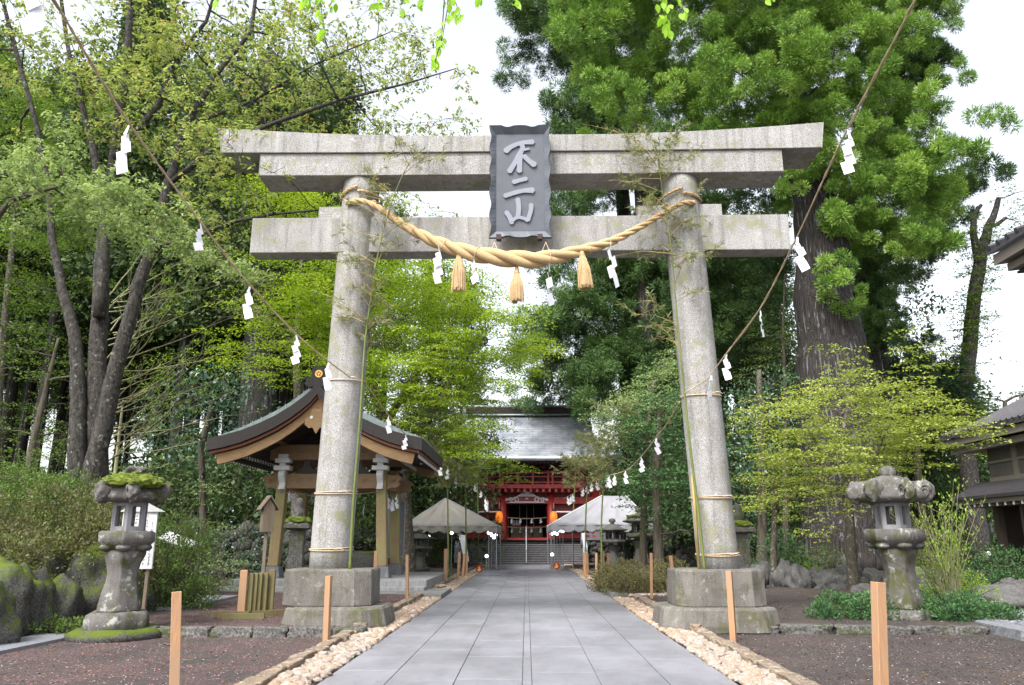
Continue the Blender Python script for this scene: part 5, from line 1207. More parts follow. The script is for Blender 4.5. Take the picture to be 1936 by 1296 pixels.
# ================================================================ STONE LANTERNS
def stone_lantern(base, sc, label, mats, r, z, moss=0, seed=1, curl=True, name='stone_lantern', finial='stub'):
    """z: heights of pedestal, shaft top, platform, firebox, roof, finial; r: radii in metres"""
    stn, lit, box_m = mats; t = thing(name, base, label, 'stone lantern', None, R(15+seed*7))
    z1, z2, z3, z4, z5, z6 = z
    if moss:
        m = MB(); m.lathe([(r['mound'], -.02), (r['mound']*.97, .10), (r['mound']*.82, .16), (.2, .17)], 48, nz=.05); m.build('mossy_mound', M['rock_moss'], t, True)
    m = MB(); m.lathe([(r['base'], 0), (r['base']*1.02, z1*.6), (r['base']*.98, z1*.9), (r['base']*.85, z1)], 72, sides=6, rnd=.25, nz=.02); m.build('pedestal', stn, t, True)
    for k in range(6):
        a = R(60*k+30); m = MB()
    m = MB(); h = z2-z1; rs = r['shaft']
    m.lathe([(rs*.98, z1), (rs, z1+.03*h), (rs*.97, z1+.14*h), (rs*.84, z1+.30*h), (rs*.72, z1+.48*h), (rs*.70, z1+.62*h), (rs*.80, z1+.78*h), (rs*.95, z1+.90*h), (rs*.96, z1+.95*h), (rs*.9, z2)], 72, sides=6, rnd=.15, nz=.02); m.build('shaft', stn, t, True)
    m = MB(); h = z3-z2; rc = r['deck']
    m.lathe([(rc*.70, z2), (rc*.86, z2+.25*h), (rc*1.0, z2+.42*h), (rc*1.0, z2+.92*h), (rc*.93, z3), (.05, z3)], 72, sides=6, rnd=.2, nz=.022)
    for k in range(6): a = R(60*k); m.blob((rc*.66*math.cos(a), rc*.66*math.sin(a), z2+.12*h), (rc*.25, rc*.25, h*.22), 2, .05, k)
    m.build('deck', stn, t, True)
    # hexagonal firebox with open windows
    f = r['box']; m = MB()
    m.lathe([(f, z3), (f, z3+.16*(z4-z3)), (.05, z3+.17*(z4-z3))], 6); m.lathe([(f, z4-.14*(z4-z3)), (f, z4), (.05, z4)], 6)
    for k in range(6):
        a0, a1 = R(60*k), R(60*k+60); p0 = Vector((f*math.cos(a0), f*math.sin(a0), 0)); p1 = Vector((f*math.cos(a1), f*math.sin(a1), 0)); nin = -((p0+p1)/2).normalized()*.07
        for (u0, u1) in ((0, .24), (.76, 1)):
            q0 = p0.lerp(p1, u0); q1 = p0.lerp(p1, u1); za, zb2 = z3+.16*(z4-z3), z4-.14*(z4-z3)
            m.add([q0+Vector((0, 0, za)), q1+Vector((0, 0, za)), q1+nin+Vector((0, 0, za)), q0+nin*.9+Vector((0, 0, za)), q0+Vector((0, 0, zb2)), q1+Vector((0, 0, zb2)), q1+nin+Vector((0, 0, zb2)), q0+nin*.9+Vector((0, 0, zb2))], [(0,1,5,4),(1,2,6,5),(2,3,7,6),(3,0,4,7)])
    m.build('firebox', box_m, t)
    rk = r['roof']; m = MB(); h = z5-z4
    if curl:
        m.lathe([(rk*.60, z4), (rk*.84, z4+.08*h), (rk*.90, z4+.22*h), (rk*.80, z4+.48*h), (rk*.60, z4+.78*h), (rk*.40, z4+.95*h), (rk*.2, z5), (.03, z5)], 72, sides=6, rnd=.35, nz=.05)
        for k in range(6):
            a = R(60*k+8); T_ = Matrix.Translation((rk*.82*math.cos(a), rk*.82*math.sin(a), z4+.40*h)) @ Matrix.Rotation(a, 4, 'Z')
            mm = MB(); mm.blob((0, 0, 0), (rk*.25, rk*.17, h*.42), 3, .16, seed*7+k, 1.6)
            mm.tube([(rk*.15*(1-u/14)*math.cos(u), -rk*.172, h*.26*(1-u/14)*math.sin(u)) for u in np.linspace(0, 9, 24)], .016, 5)
            m.add([T_ @ Vector(v) for v in mm.v], mm.f)
            mm = MB(); mm.blob((-rk*.2, 0, h*.05), (rk*.28, rk*.20, h*.38), 2, .12, seed*3+k); m.add([T_ @ Vector(v) for v in mm.v], mm.f)
    else:
        m.lathe([(rk*.7, z4), (rk*1.0, z4+.12*h), (rk*1.03, z4+.25*h), (rk*.8, z4+.42*h), (rk*.5, z4+.7*h), (rk*.3, z5), (.03, z5)], 60, sides=6, rnd=.15, nz=.015)
    m.build('roof', lit, t, True)
    if moss:
        m = MB(); rg = random.Random(seed)
        for k in range(46 if curl else 20):
            a = rg.uniform(0, 6.28); q = rg.uniform(0, .82 if curl else .6)*rk; m.blob((q*math.cos(a), q*math.sin(a), z4+h*((1.06-.12*(q/rk)-.42*(q/rk)**2) if curl else (1.0-.62*(q/rk)))), (.17, .17, .075), 2, .4, k, 2.5)
        m.build('moss_cap', M['moss'], t, True)
    m = MB()
    if finial == 'stub': m.lathe([(r['fin'], z5-.05), (r['fin']*.95, z6-.04), (r['fin']*.7, z6-.035), (r['fin']*.7, z6), (.02, z6)], 24, nz=.012)
    elif finial == 'tuft':
        m.blob((0, 0, z5+.06), (.22, .2, .14), 3, .3, 5)
    else: m.lathe([(r['fin']*.8, z5-.04), (r['fin']*.5, z5+.06), (r['fin'], z5+.14), (r['fin']*.9, z6-.06), (.02, z6)], 20)
    m.build('finial', stn if finial != 'tuft' else M['lantern'], t, True); return t
cR = gp(1711, 1188, .0); dR = cR.y; cR = at(1711, 1180, dR+.5); cR.z = 0; cR.y -= .5
def hz(py, px, Y): return at(px, py, Y).z
sR = [hz(1155, 1708, dR), hz(1036, 1700, dR), hz(1000, 1696, dR), hz(949, 1694, dR), hz(898, 1688, dR), hz(878, 1685, dR)]
stone_lantern(cR+Vector((0, .5, 0)), 1, 'tall weathered grey stone lantern with curled roof corners on the right side of the path', (M['lantern'], M['lantern'], M['lantern_grey']), dict(base=.53, shaft=.41, deck=.57, box=.325, roof=.76, fin=.16), sR, 0, 2)
cL = gp(220, 1212, 0); dL = cL.y; cL = at(219, 1200, dL+.45); cL.z = 0; cL.y -= .45
sL = [hz(1160, 226, dL), hz(1040, 230, dL), hz(1004, 234, dL), hz(948, 238, dL), hz(900, 243, dL), hz(880, 246, dL)]
stone_lantern(cL+Vector((0, .45, 0)), 1, 'tall stone lantern capped with green moss on the left side of the path', (M['lantern'], M['lantern'], M['lantern_grey']), dict(base=.55, shaft=.38, deck=.50, box=.305, roof=.64, fin=.15, mound=.78), sL, 1, 5, finial='tuft')
def small_lantern(px, yb, yt, label, mat, moss=0, wpx=50, lz=TZ, seed=3, Y=None):
    b_ = gp(px, yb, lz) if Y is None else at(px, yb, Y); Y = b_.y; H = at(px, yt, Y).z-lz; k = wpx*Y/FPX/2
    b_.z = lz; return stone_lantern(b_, 1, label, (mat, mat, mat), dict(base=k*.75, shaft=k*.55, deck=k*.9, box=k*.5, roof=k*1.05, fin=k*.25, mound=k*1.2), [H*x for x in (.10, .48, .58, .74, .88, 1.0)], moss, seed, False, finial='ball')
small_lantern(1213, 1074, 958, 'grey stone lantern with moss on its roof before the right end of the white tent', M['lantern'], 1, 62, Y=40)
small_lantern(1160, 1070, 980, 'dark stone lantern standing before the white tent', M['lantern_dark'], 0, 52, seed=4, Y=42)
small_lantern(1188, 1070, 990, 'dark stone lantern half hidden between two other lanterns before the white tent', M['lantern_dark'], 0, 50, seed=6, Y=45)
small_lantern(792, 1085, 1000, 'dark stone lantern under the left end of the grey tent', M['lantern_dark'], 0, 52, seed=7, Y=40)
def mossy_post(px, yb, ys, ytop, w, label, Y, knob=True):
    b_ = at(px, yb, Y); b_.z = TZ; t = thing('stone_post', b_, label, 'stone post'); k = w*Y/FPX/2; zs = at(px, ys, Y).z-TZ; zt_ = at(px, ytop, Y).z-TZ
    m = MB(); m.lathe([(k*1.25, -.02), (k*1.3, zs*.97), (k*1.2, zs)], 4, rot=R(45+8), nz=.01); m.build('shaft', M['lantern_dark'], t)
    m = MB(); m.lathe([(k*1.5, zs+.002), (k*2.4, zs+.05), (k*2.35, zs+.13), (k*1.2, zs+.2), (.02, zs+.2)], 48, sides=4, rnd=.2, rot=R(53), nz=.02); m.build('cap_slab', M['lantern'], t)
    m = MB()
    for q in range(14): a = q*2.4; m.blob((k*1.1*(q/14)**.5*math.cos(a), k*1.1*(q/14)**.5*math.sin(a), zs+.2+.06*(1-q/14)), (.14, .14, .07), 2, .3, q)
    m.build('moss_cap', M['moss'], t, True)
    if knob: m = MB(); m.lathe([(.12, zs+.22), (.09, zs+.30), (.13, zs+.38), (.14, zs+.46), (.07, zs+.54), (.10, zs+.60), (.08, zt_), (.02, zt_+.02)], 18, nz=.03); m.build('finial', M['lantern'], t, True)
mossy_post(557, 1095, 1003, 943, 27, 'dark square stone post with mossy cap just left of the left torii pillar', 18.5)
mossy_post(1404, 1090, 1010, 955, 26, 'dark stone post with mossy cap just right of the right torii pillar', 19.0)

# ================================================================ SIGNS
sb = gp(492, 1160, TZ); t = thing('wooden_sign', sb, 'weathered wooden notice box with little gabled roof on a thin post behind low planks', 'sign')
zt_ = at(492, 937, sb.y).z-TZ; zb2 = at(492, 1006, sb.y).z-TZ; ze2 = at(492, 960, sb.y).z-TZ
m = MB(); m.box(-.035, .035, -.03, .03, 0, zb2); m.build('post', M['oldwood'], t)
m = MB(); m.prism([(-.12, zb2), (.12, zb2), (.12, ze2), (0, zt_-.07), (-.12, ze2)], -.10, .10); o = m.build('sign_box', M['oldwood'], t); o.rotation_euler = (0, 0, R(35))
m = MB(); w = .2
for s in (-1, 1): m.add([(s*w, -.15, ze2-.03), (s*w, .15, ze2-.03), (0, .15, zt_), (0, -.15, zt_), (s*w, -.15, ze2-.055), (s*w, .15, ze2-.055), (0, .15, zt_-.035), (0, -.15, zt_-.035)], [(0,1,2,3),(7,6,5,4),(0,3,7,4),(1,5,6,2),(0,4,5,1)])
o = m.build('sign_roof', M['oldwood'], t); o.rotation_euler = (0, 0, R(35))
fb = gp(472, 1168, TZ); t = thing('plank_stand', fb, 'low stand of upright greenish planks on crossed beams left of the torii footing', 'plank stand')
h = at(472, 1078, fb.y).z-TZ
for k, (x, y_, w, hh, mt) in enumerate(((-.17, -.02, .075, h*1.0, 'stake'), (-.05, .06, .05, h*.93, 'fencewood'), (.02, .12, .05, h*.93, 'fencewood'), (.09, .18, .05, h*.93, 'fencewood'), (.17, .26, .06, h*.93, 'fencewood'), (.27, .36, .07, h*1.0, 'fencewood'))):
    m = MB(); m.box(x-w, x+w, y_-.03, y_+.03, .05, hh, bev=.008); m.build('plank', M[mt], t)
m = MB(); m.box(-.75, .0, -.10, .06, 0, .12); m.build('base_beam', M['fencewood'], t)
m = MB(); m.box(-.5, .3, -.30, -.16, 0, .10); o = m.build('base_beam', M['fencewood'], t); o.rotation_euler = (0, 0, R(12))
m = MB(); m.box(-.1, .62, -.07, .07, 0, .12); o = m.build('base_beam', M['fencewood'], t); o.rotation_euler = (0, 0, R(30)); o.location = (.1, .1, .0)
wb = at(254, 1080, 15.2); wb.z = .0; t = thing('text_board', wb, 'tall white board with columns of black handwriting behind the mossy lantern', 'sign board')
z0, z1 = at(275, 1076, 15.2).z, at(285, 952, 15.2).z; hw = .33
m = MB(); m.box(-hw, hw, -.02, .02, z0, z1-.1); m.build('board', M['white'], t)
m = MB(); m.prism([(-hw-.06, z1-.16), (hw+.12, z1-.16), (hw*.2, z1+.02), (-hw*.2, z1+.02)], -.06, .06); m.build('board_roof', M['silver'], t)
m = MB(); rg = random.Random(4)
for c_ in range(6):
    z = z1-.25; xx = hw-.07-c_*.105
    while z > z0+.08:
        for q in range(rg.randint(2, 4)):
            a = rg.choice((0, 0, 1.57, .8)); l_ = rg.uniform(.012, .026); px_, pz_ = xx+rg.uniform(-.012, .012), z+rg.uniform(-.02, .02)
            dx, dz = math.cos(a)*l_, math.sin(a)*l_; m.add([(px_-dx-dz*.15, -.0225, pz_-dz+dx*.15), (px_+dx-dz*.15, -.0225, pz_+dz+dx*.15), (px_+dx+dz*.15, -.0225, pz_+dz-dx*.15), (px_-dx+dz*.15, -.0225, pz_-dz-dx*.15)], [(0, 3, 2, 1)])
        z -= .062
m.build('handwriting', M['ink'], t)
m = MB(); m.box(-hw*.8, -hw*.8+.06, .022, .08, -.0, z1-.2); m.box(hw*.8-.06, hw*.8, .022, .08, -.0, z1-.2); m.build('legs', M['oldwood'], t)
p = at(337, 1022, 19); t = thing('slanted_board', (p.x, p.y, TZ), 'white slanted information board among the shrubs right of the mossy lantern', 'sign board')
m = MB(); m.box(-.38, .38, -.22, .22, -.015, .015); o = m.build('board', M['white'], t); o.location = (0, 0, p.z-TZ); o.rotation_euler = (R(22), R(20), 0); m = MB(); m.tube([(-.2, 0, 0), (-.2, 0, p.z-TZ)], .03, 6); m.tube([(.2, 0, 0), (.2, 0, p.z-TZ-.1)], .03, 6); m.build('legs', M['pipe'], t)

# ================================================================ BUILDINGS ON THE RIGHT
E2 = at(1800, 822, 27); ex = E2.x; ez = E2.z
hall = thing('shrine_hall', (ex+3, 25, 0), 'dark brown shrine hall with tiled eaves at the right edge', 'building'); ox, oy = ex+3, 25
def hb(name, mat, x0, x1, y0, y1, z0, z1, bev=0): m = MB(); m.box(x0-ox, x1-ox, y0-oy, y1-oy, z0, z1); return m.build(name, mat, hall, bevel=bev)
yh0, yh1 = 12, 28.0
def slope(name, mat, x0, x1, z0, z1, th, y0, y1, ribs=0, ribmat=None, rw=.06):
    m = MB(); N_ = 8; vs = []
    for i in range(N_+1):
        f = i/N_; x = x0+(x1-x0)*f-ox; z = z0+(z1-z0)*(f**1.2); vs += [(x, y0-oy, z), (x, y1-oy, z), (x, y0-oy, z-th), (x, y1-oy, z-th)]
    fs = []
    for i in range(N_): a = i*4; b2 = a+4; fs += [(a, a+1, b2+1, b2), (a+2, b2+2, b2+3, a+3), (a, b2, b2+2, a+2), (a+1, a+3, b2+3, b2+1)]
    fs += [(0, 2, 3, 1), (N_*4, N_*4+1, N_*4+3, N_*4+2)]; m.add(vs, fs); m.build(name, mat, hall)
    if ribs:
        m = MB(); y = y0+.1
        while y < y1: m.tube([(x0+(x1-x0)*i/N_-ox-(.03 if i == 0 else 0), y-oy, z0+(z1-z0)*((i/N_)**1.2)+.03) for i in range(N_+1)], rw, 6); y += ribs
        m.build('tile_rows', ribmat or mat, hall)
slope('main_roof', M['tile'], ex, ex+7, ez, ez+3.6, .12, yh0, yh1, .30)
slope('main_eave_board', M['bld_beam'], ex+.10, ex+3.2, ez-.13, ez+.5, .24, yh0+.1, yh1-.1)
slope('main_eave_soffit', M['bld_beam'], ex+.3, ex+3.2, ez-.42, ez-.1, .20, yh0+.15, yh1-.2)
wx = ex+.8
hb('upper_wall', M['bld_wall'], wx, wx+.2, yh0+.3, yh1-1.5, 3.2, ez+.2)
for yy in np.arange(yh0+1, yh1-1, 2.4): hb('wall_post', M['bld_beam'], wx-.05, wx, yy-.12, yy+.12, .2, ez+.0)
hb('wall_rail', M['bld_beam'], wx-.04, wx, yh0+.3, yh1-1.5, 4.05, 4.13); hb('wall_rail', M['bld_beam'], wx-.04, wx, yh0+.3, yh1-1.5, 3.45, 3.6)
P2z = at(1874, 938, 25).z
slope('lower_roof', M['tile'], wx-.95, wx-.01, P2z+.05, P2z+.55, .1, yh0, yh1-.6)
slope('lower_eave_board', M['bld_beam'], wx-.88, wx-.02, P2z-.06, P2z+.3, .14, yh0+.1, yh1-.7)
m = MB(); y = yh0+.3
while y < yh1-.8: m.box(wx-.84-ox, wx-ox, y-.04-oy, y+.04-oy, P2z-.30, P2z-.20); y += .42
m.build('rafters', M['bld_beam'], hall); m = MB(); y = yh0+.3
while y < yh1-.8: m.box(wx-.855-ox, wx-.841-ox, y-.04-oy, y+.04-oy, P2z-.30, P2z-.20); y += .42
m.build('rafter_tips', M['white'], hall)
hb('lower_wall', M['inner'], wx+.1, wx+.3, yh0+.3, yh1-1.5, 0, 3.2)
hb('end_wall', M['bld_wall'], wx+.2, wx+6, yh1-1.7, yh1-1.5, 0, ez+.4)
for yy in (25.5, 24.0, 22.0): hb('timber_column', wood('dark_brown_column', (.06, .04, .03)) if yy == 25.5 else bpy.data.materials['dark_brown_column'], wx-.6, wx-.4, yy-.11, yy+.11, 0, P2z-.1)
hb('upper_eave_bracket', M['bld_beam'], wx-.9, wx-.05, 21.0, 21.3, 3.9, 4.1)
# nearer roof corner
nE = at(1864, 476, 15.8); nh = thing('near_hall', (nE.x+3, 12, 0), 'building roof corner with tiled eave jutting in high at the right edge', 'building'); ox, oy = nE.x+3, 12; hall_keep = hall; hall = nh
slope('tiled_roof', M['tile'], nE.x, nE.x+6, nE.z, nE.z+3.2, .10, 5, 15.8, .32)
slope('eave_board', M['bld_beam'], nE.x+.10, nE.x+2.6, nE.z-.11, nE.z+.45, .22, 5.1, 15.75)
slope('second_eave_board', M['bld_beam'], nE.x+.30, nE.x+2.6, nE.z-.34, nE.z+.1, .16, 5.1, 15.65)
slope('eave_soffit', M['dark_wood'], nE.x+.45, nE.x+2.6, nE.z-.52, nE.z-.2, .05, 5.1, 15.6)
hb('wall', M['bld_wall'], nE.x+2.4, nE.x+2.6, 5.2, 14.6, 0, nE.z+.2); hb('end_wall', M['bld_wall'], nE.x+2.6, nE.x+8, 14.4, 14.6, 0, nE.z+.2)
hb('corner_post', M['bld_beam'], nE.x+2.3, nE.x+2.6, 14.4, 14.7, 0, nE.z-.1)
hall = hall_keep
# small shed glimpsed behind the golden maple
q = at(1530, 1010, 46); sh = thing('garden_shed', (q.x, 46, TZ), 'low shed with pale wall panels glimpsed behind the golden maple', 'shed')
m = MB(); m.box(-3.4, 3.4, 0, 3, 0, at(1500, 935, 46).z); m.build('shed_wall', plain('shed_wall_plaster', (.20, .17, .14), .8), sh)
m = MB(); m.box(-3.9, 3.9, -.6, 3.5, at(1500, 932, 46).z, at(1500, 920, 46).z); m.build('shed_roof', M['tile'], sh)
m = MB(); m.box(-2.6, -2.2, -.05, -.003, .2, 2.5); m.box(-.9, .6, -.05, -.003, 1.5, 2.4); m.build('pale_panel', M['globe'], sh)
m = MB(); m.box(-2.1, -1.0, -.05, -.003, .2, 2.4); m.build('brick_panel', plain('red_brown_panel', (.17, .06, .04), .8), sh)
m = MB(); m.box(1.0, 3.0, -.06, -.003, .2, 1.3); m.build('ochre_panel', M['stake'], sh)
# dark dry-stone wall behind the pavilion on the left, and one on the right
def drystone(x0, x1, y, h, label, seed, px=True):
    m = MB(); rg = random.Random(seed); n = max(1, int((x1-x0)/.42))
    for i in range(n+1):
        z = 0; x = x0+(x1-x0)*i/n
        while z < h-.05: r = rg.uniform(.2, .42); m.blob((x+rg.uniform(-.12, .12)-x0, rg.uniform(-.05, .08), z+r*.7), (r*.95, .3, r), 2, .22, rg.randint(0, 300)); z += r*1.35
    m.box(0, x1-x0, .1, .5, 0, h*.9); o = m.build('dry_stone_wall', M['wallstone'], None, True); o.location = (x0, y, TZ); return tag(o, label, 'stone wall')
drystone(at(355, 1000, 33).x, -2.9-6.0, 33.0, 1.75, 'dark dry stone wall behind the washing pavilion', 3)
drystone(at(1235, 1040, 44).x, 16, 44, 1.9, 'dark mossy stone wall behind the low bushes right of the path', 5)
# ================================================================ TREES
def TR(Y, pts, dY=0):
    """trunk polyline: (px, py, radius m[, distance])"""
    return ([at(p[0], p[1], (p[3] if len(p) > 3 else Y)) for p in pts], [p[2] for p in pts])
def ground_trunk(tr, z=-.05):
    p = tr[0][0].copy(); tr[0].insert(0, Vector((p.x, p.y, z))); tr[1].insert(0, tr[1][0]*1.25); return tr
# giant cedar on the right
cedarA = ground_trunk(TR(36, [(1600, 1030, 2.05), (1590, 900, 1.75), (1572, 690, 1.56), (1556, 520, 1.30), (1540, 380, 1.05), (1505, 200, .60), (1482, 0, .45), (1470, -350, .2)]))
pA = fillpads([(1040, -330), (1055, 60), (1075, 140), (1085, 225), (1180, 262), (1490, 262), (1500, 60), (1480, -330)], 34, 7, 190, .8, 1.4, 3, .45)
pA += fillpads([(1480, -330), (1500, 60), (1500, 260), (1520, 330), (1560, 395), (1640, 470), (1690, 500), (1760, 470), (1780, 410), (1815, 385), (1828, 320), (1795, 230), (1790, 150), (1725, 100), (1800, 60), (1810, -20), (1780, -330)], 36, 6, 200, .8, 1.4, 4, .4)
pA += [(*at(x, y, 33.8), r) for x, y, r in ((1575, 500, .8), (1592, 545, 1.0), (1600, 575, .8), (1520, 300, 1.2), (1500, 60, 1.2), (1520, 130, 1.2), (1490, 180, 1.2), (1535, 230, 1.1), (1485, 0, 1.2), (1545, 300, 1.0), (1570, 420, 1.0), (1600, 330, 1.3), (1630, 420, 1.2), (1500, 340, 1.0))]
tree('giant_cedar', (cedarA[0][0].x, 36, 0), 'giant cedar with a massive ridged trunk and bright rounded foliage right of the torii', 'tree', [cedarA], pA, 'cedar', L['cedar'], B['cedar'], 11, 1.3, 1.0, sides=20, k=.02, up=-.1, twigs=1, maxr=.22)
cedarB = ground_trunk(TR(43, [(1655, 800, .95), (1642, 600, .85), (1625, 430, .62), (1620, 330, .3)]))
pB = fillpads([(1640, 480), (1700, 470), (1730, 560), (1720, 620), (1700, 680), (1660, 690), (1640, 560)], 41, 4, 14, .8, 1.3, 5, .5)+fillpads([(1600, 360), (1700, 300), (1860, 330), (1790, 440), (1780, 500), (1700, 540)], 44, 5, 26, .9, 1.5, 15, .55)+fillpads([(1280, -120), (1800, -120), (1790, 60), (1720, 260), (1600, 380), (1300, 260)], 45, 4, 90, 1.1, 1.8, 19, .5)  # last group adds dark foliage, shaded depth behind the giant crown
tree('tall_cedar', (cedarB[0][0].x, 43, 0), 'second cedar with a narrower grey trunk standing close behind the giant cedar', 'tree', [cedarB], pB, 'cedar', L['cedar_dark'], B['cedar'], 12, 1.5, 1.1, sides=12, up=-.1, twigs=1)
# darker cedars in the centre, right of the gate
cedarC = ground_trunk(TR(62, [(1192, 800, .85), (1190, 600, .75), (1180, 400, .6), (1160, 200, .45), (1150, -60, .25)]))
pC = fillpads([(1000, 560), (1030, 490), (1060, 400), (1052, 250), (1075, 130), (1000, 150), (950, 110), (955, 40), (970, -60), (1250, -60), (1260, 480), (1240, 780), (1130, 795), (985, 762), (985, 700), (1010, 640)], 58, 9, 165, 1.2, 2.3, 6, .5)
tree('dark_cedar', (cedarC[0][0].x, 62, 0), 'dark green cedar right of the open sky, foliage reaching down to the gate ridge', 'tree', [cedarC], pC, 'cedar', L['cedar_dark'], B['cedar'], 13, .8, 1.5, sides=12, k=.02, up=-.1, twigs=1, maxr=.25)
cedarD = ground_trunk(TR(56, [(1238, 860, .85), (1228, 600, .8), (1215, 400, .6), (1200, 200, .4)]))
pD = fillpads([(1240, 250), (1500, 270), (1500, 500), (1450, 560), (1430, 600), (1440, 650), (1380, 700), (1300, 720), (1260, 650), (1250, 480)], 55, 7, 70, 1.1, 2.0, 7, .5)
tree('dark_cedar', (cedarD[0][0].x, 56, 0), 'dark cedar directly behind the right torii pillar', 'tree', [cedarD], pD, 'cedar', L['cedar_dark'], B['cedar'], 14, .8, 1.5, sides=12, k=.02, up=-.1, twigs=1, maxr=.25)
# bright green maple in the middle
mt1 = ground_trunk(TR(35, [(770, 1030, .34), (760, 900, .30), (730, 800, .26), (700, 720, .20), (690, 600, .14), (700, 520, .08)]))
mt2 = TR(35, [(760, 900, .24), (800, 810, .20), (840, 740, .15), (880, 680, .10), (920, 630, .05)])
mt3 = TR(35, [(730, 800, .2), (790, 700, .15), (850, 620, .1), (880, 560, .05)])
pm = fillpads([(640, 500), (690, 480), (800, 485), (900, 515), (955, 560), (990, 605), (1030, 660), (1000, 700), (950, 690), (925, 735), (1000, 775), (950, 790), (900, 775), (925, 845), (1000, 868), (990, 890), (930, 890), (870, 872), (790, 850), (700, 810), (640, 760), (600, 660), (600, 560)], 34, 7.5, 175, .75, 1.4, 8, .48)
tree('maple_tree', (mt1[0][0].x, 35, 0), 'bright green maple filling the space between the pavilion roof and the gate roof', 'tree', [mt1, mt2, mt3], pm, 'maple', L['maple'], B['maple'], 21, 1.25, 1.05, k=.018, up=.12, twigs=2)
mt = ground_trunk(TR(33, [(560, 1000, .26), (565, 800, .22), (560, 650, .16), (570, 500, .1), (580, 400, .05)]))
pm = fillpads([(460, 375), (560, 350), (650, 370), (655, 420), (560, 440), (480, 400)], 32, 4, 24, .7, 1.1, 9, .5)+fillpads([(480, 500), (560, 480), (650, 500), (640, 600), (600, 690), (520, 720), (430, 715), (395, 680), (470, 640), (500, 580)], 31, 5, 46, .7, 1.1, 10, .5)
tree('maple_tree', (mt[0][0].x, 33, 0), 'bright green maple behind the left torii pillar, its leaves under the tie beam', 'tree', [mt], pm, 'maple', L['maple'], B['maple'], 22, 1.0, 1.0, k=.016, up=.12, twigs=2)
mt = ground_trunk(TR(30, [(-20, 1000, .2), (0, 700, .16), (20, 500, .12), (40, 300, .08)])); 
pm = fillpads([(-60, 100), (100, 90), (190, 180), (150, 300), (180, 460), (130, 560), (100, 650), (-60, 660)], 30, 6, 74, .7, 1.2, 11, .5)
tree('maple_tree', (mt[0][0].x, 30, 0), 'fresh green maple at the far left behind the dark cherry stems', 'tree', [mt], pm, 'maple', L['maple_dim'], B['maple'], 23, 1.0, 1.0, k=.016, up=.12, twigs=2)
mt = ground_trunk(TR(27, [(40, 1000, .14), (60, 850, .12), (90, 720, .08), (110, 640, .04)]))
pm = fillpads([(-60, 640), (110, 640), (330, 640), (340, 700), (200, 760), (130, 900), (-60, 900)], 29, 8, 50, .5, .9, 12, .6)
tree('understorey_tree', (mt[0][0].x, 27, 0), 'thin leafy understorey tree low at the far left', 'tree', [mt], pm, 'maple', L['shrub'], B['twig'], 24, .7, 1.0, k=.016, up=.12, twigs=3)
# cherry
YC = 19.5
c1 = ground_trunk(TR(YC, [(146, 935, .23), (148, 760, .20), (143, 640, .16), (116, 540, .12), (98, 450, .10), (92, 360, .085), (70, 240, .07), (20, 60, .06), (-10, -60, .04)]))
c2 = ground_trunk(TR(YC+.3, [(184, 930, .29), (182, 760, .26), (188, 600, .22), (196, 450, .18), (214, 300, .13), (238, 140, .13), (250, -60, .07)]))
c3 = ground_trunk(TR(YC-.4, [(168, 935, .27), (200, 780, .22), (235, 640, .19), (262, 540, .165), (290, 460, .13), (318, 350, .14), (350, 240, .10), (410, 140, .08), (475, 60, .06), (490, -60, .04)]))
c4 = TR(YC, [(188, 600, .16), (200, 420, .12), (180, 300, .10), (160, 220, .08), (130, 100, .06), (110, -40, .05)])
c5 = TR(YC-1, [(318, 350, .08, YC-.4), (400, 285, .07, 18), (520, 232, .055, 17.5), (640, 190, .042, 17), (770, 158, .026, 17), (862, 130, .012, 17)])
c6 = TR(YC-1, [(285, 470, .07, YC-.4), (370, 445, .06, 18.5), (450, 418, .05, 18), (520, 405, .035, 17.5), (600, 398, .02, 17)])
c7 = TR(YC, [(214, 300, .10), (300, 200, .08), (330, 120, .07), (390, 40, .05), (420, -60, .04)])
c8 = TR(YC, [(350, 240, .07, YC-.4), (480, 190, .04, 18.5), (600, 120, .028, 18), (740, 60, .012, 18)])
pc_ = fillpads([(200, -80), (780, -80), (850, 30), (800, 90), (880, 175), (900, 210), (800, 245), (640, 240), (520, 235), (420, 215), (400, 300), (280, 290), (220, 330), (120, 200), (120, -80)], 18.5, 7, 185, .45, .85, 13, .55)
pc_ += fillpads([(380, 220), (440, 230), (510, 320), (520, 350), (470, 380), (440, 470), (520, 560), (520, 640), (470, 600), (400, 520), (340, 420), (330, 330)], 16.5, 4, 40, .35, .6, 14, .6)
pc_ += fillpads([(-60, -80), (150, -80), (190, 160), (80, 150), (-60, 260)], 20, 6, 30, .45, .8, 16, .6)
pc_ += [(*at(x, y, Y), r) for x, y, Y, r in ((425, 262, 14.3, .26), (455, 300, 14.3, .26), (500, 320, 14.4, .25), (535, 335, 14.5, .18), (400, 240, 14.2, .3), (560, 640, 15.2, .3), (520, 600, 15.5, .35), (450, 570, 15.5, .35), (730, 375, 16.8, .35), (770, 360, 17, .35), (820, 400, 17, .3), (700, 350, 16.8, .3), (860, 405, 17.2, .2))]
tree('cherry_tree', (c2[0][0].x, YC, 0), 'old cherry tree with several dark lichened stems and olive bronze leaves reaching over the torii', 'tree', [c1, c2, c3, c4, c5, c6, c7, c8], pc_, 'cherry', L['cherry'], B['cherry'], 31, 1.5, 1.12, k=.016, up=.1, twigs=4, lean=.25, tr=.007, maxr=.06)
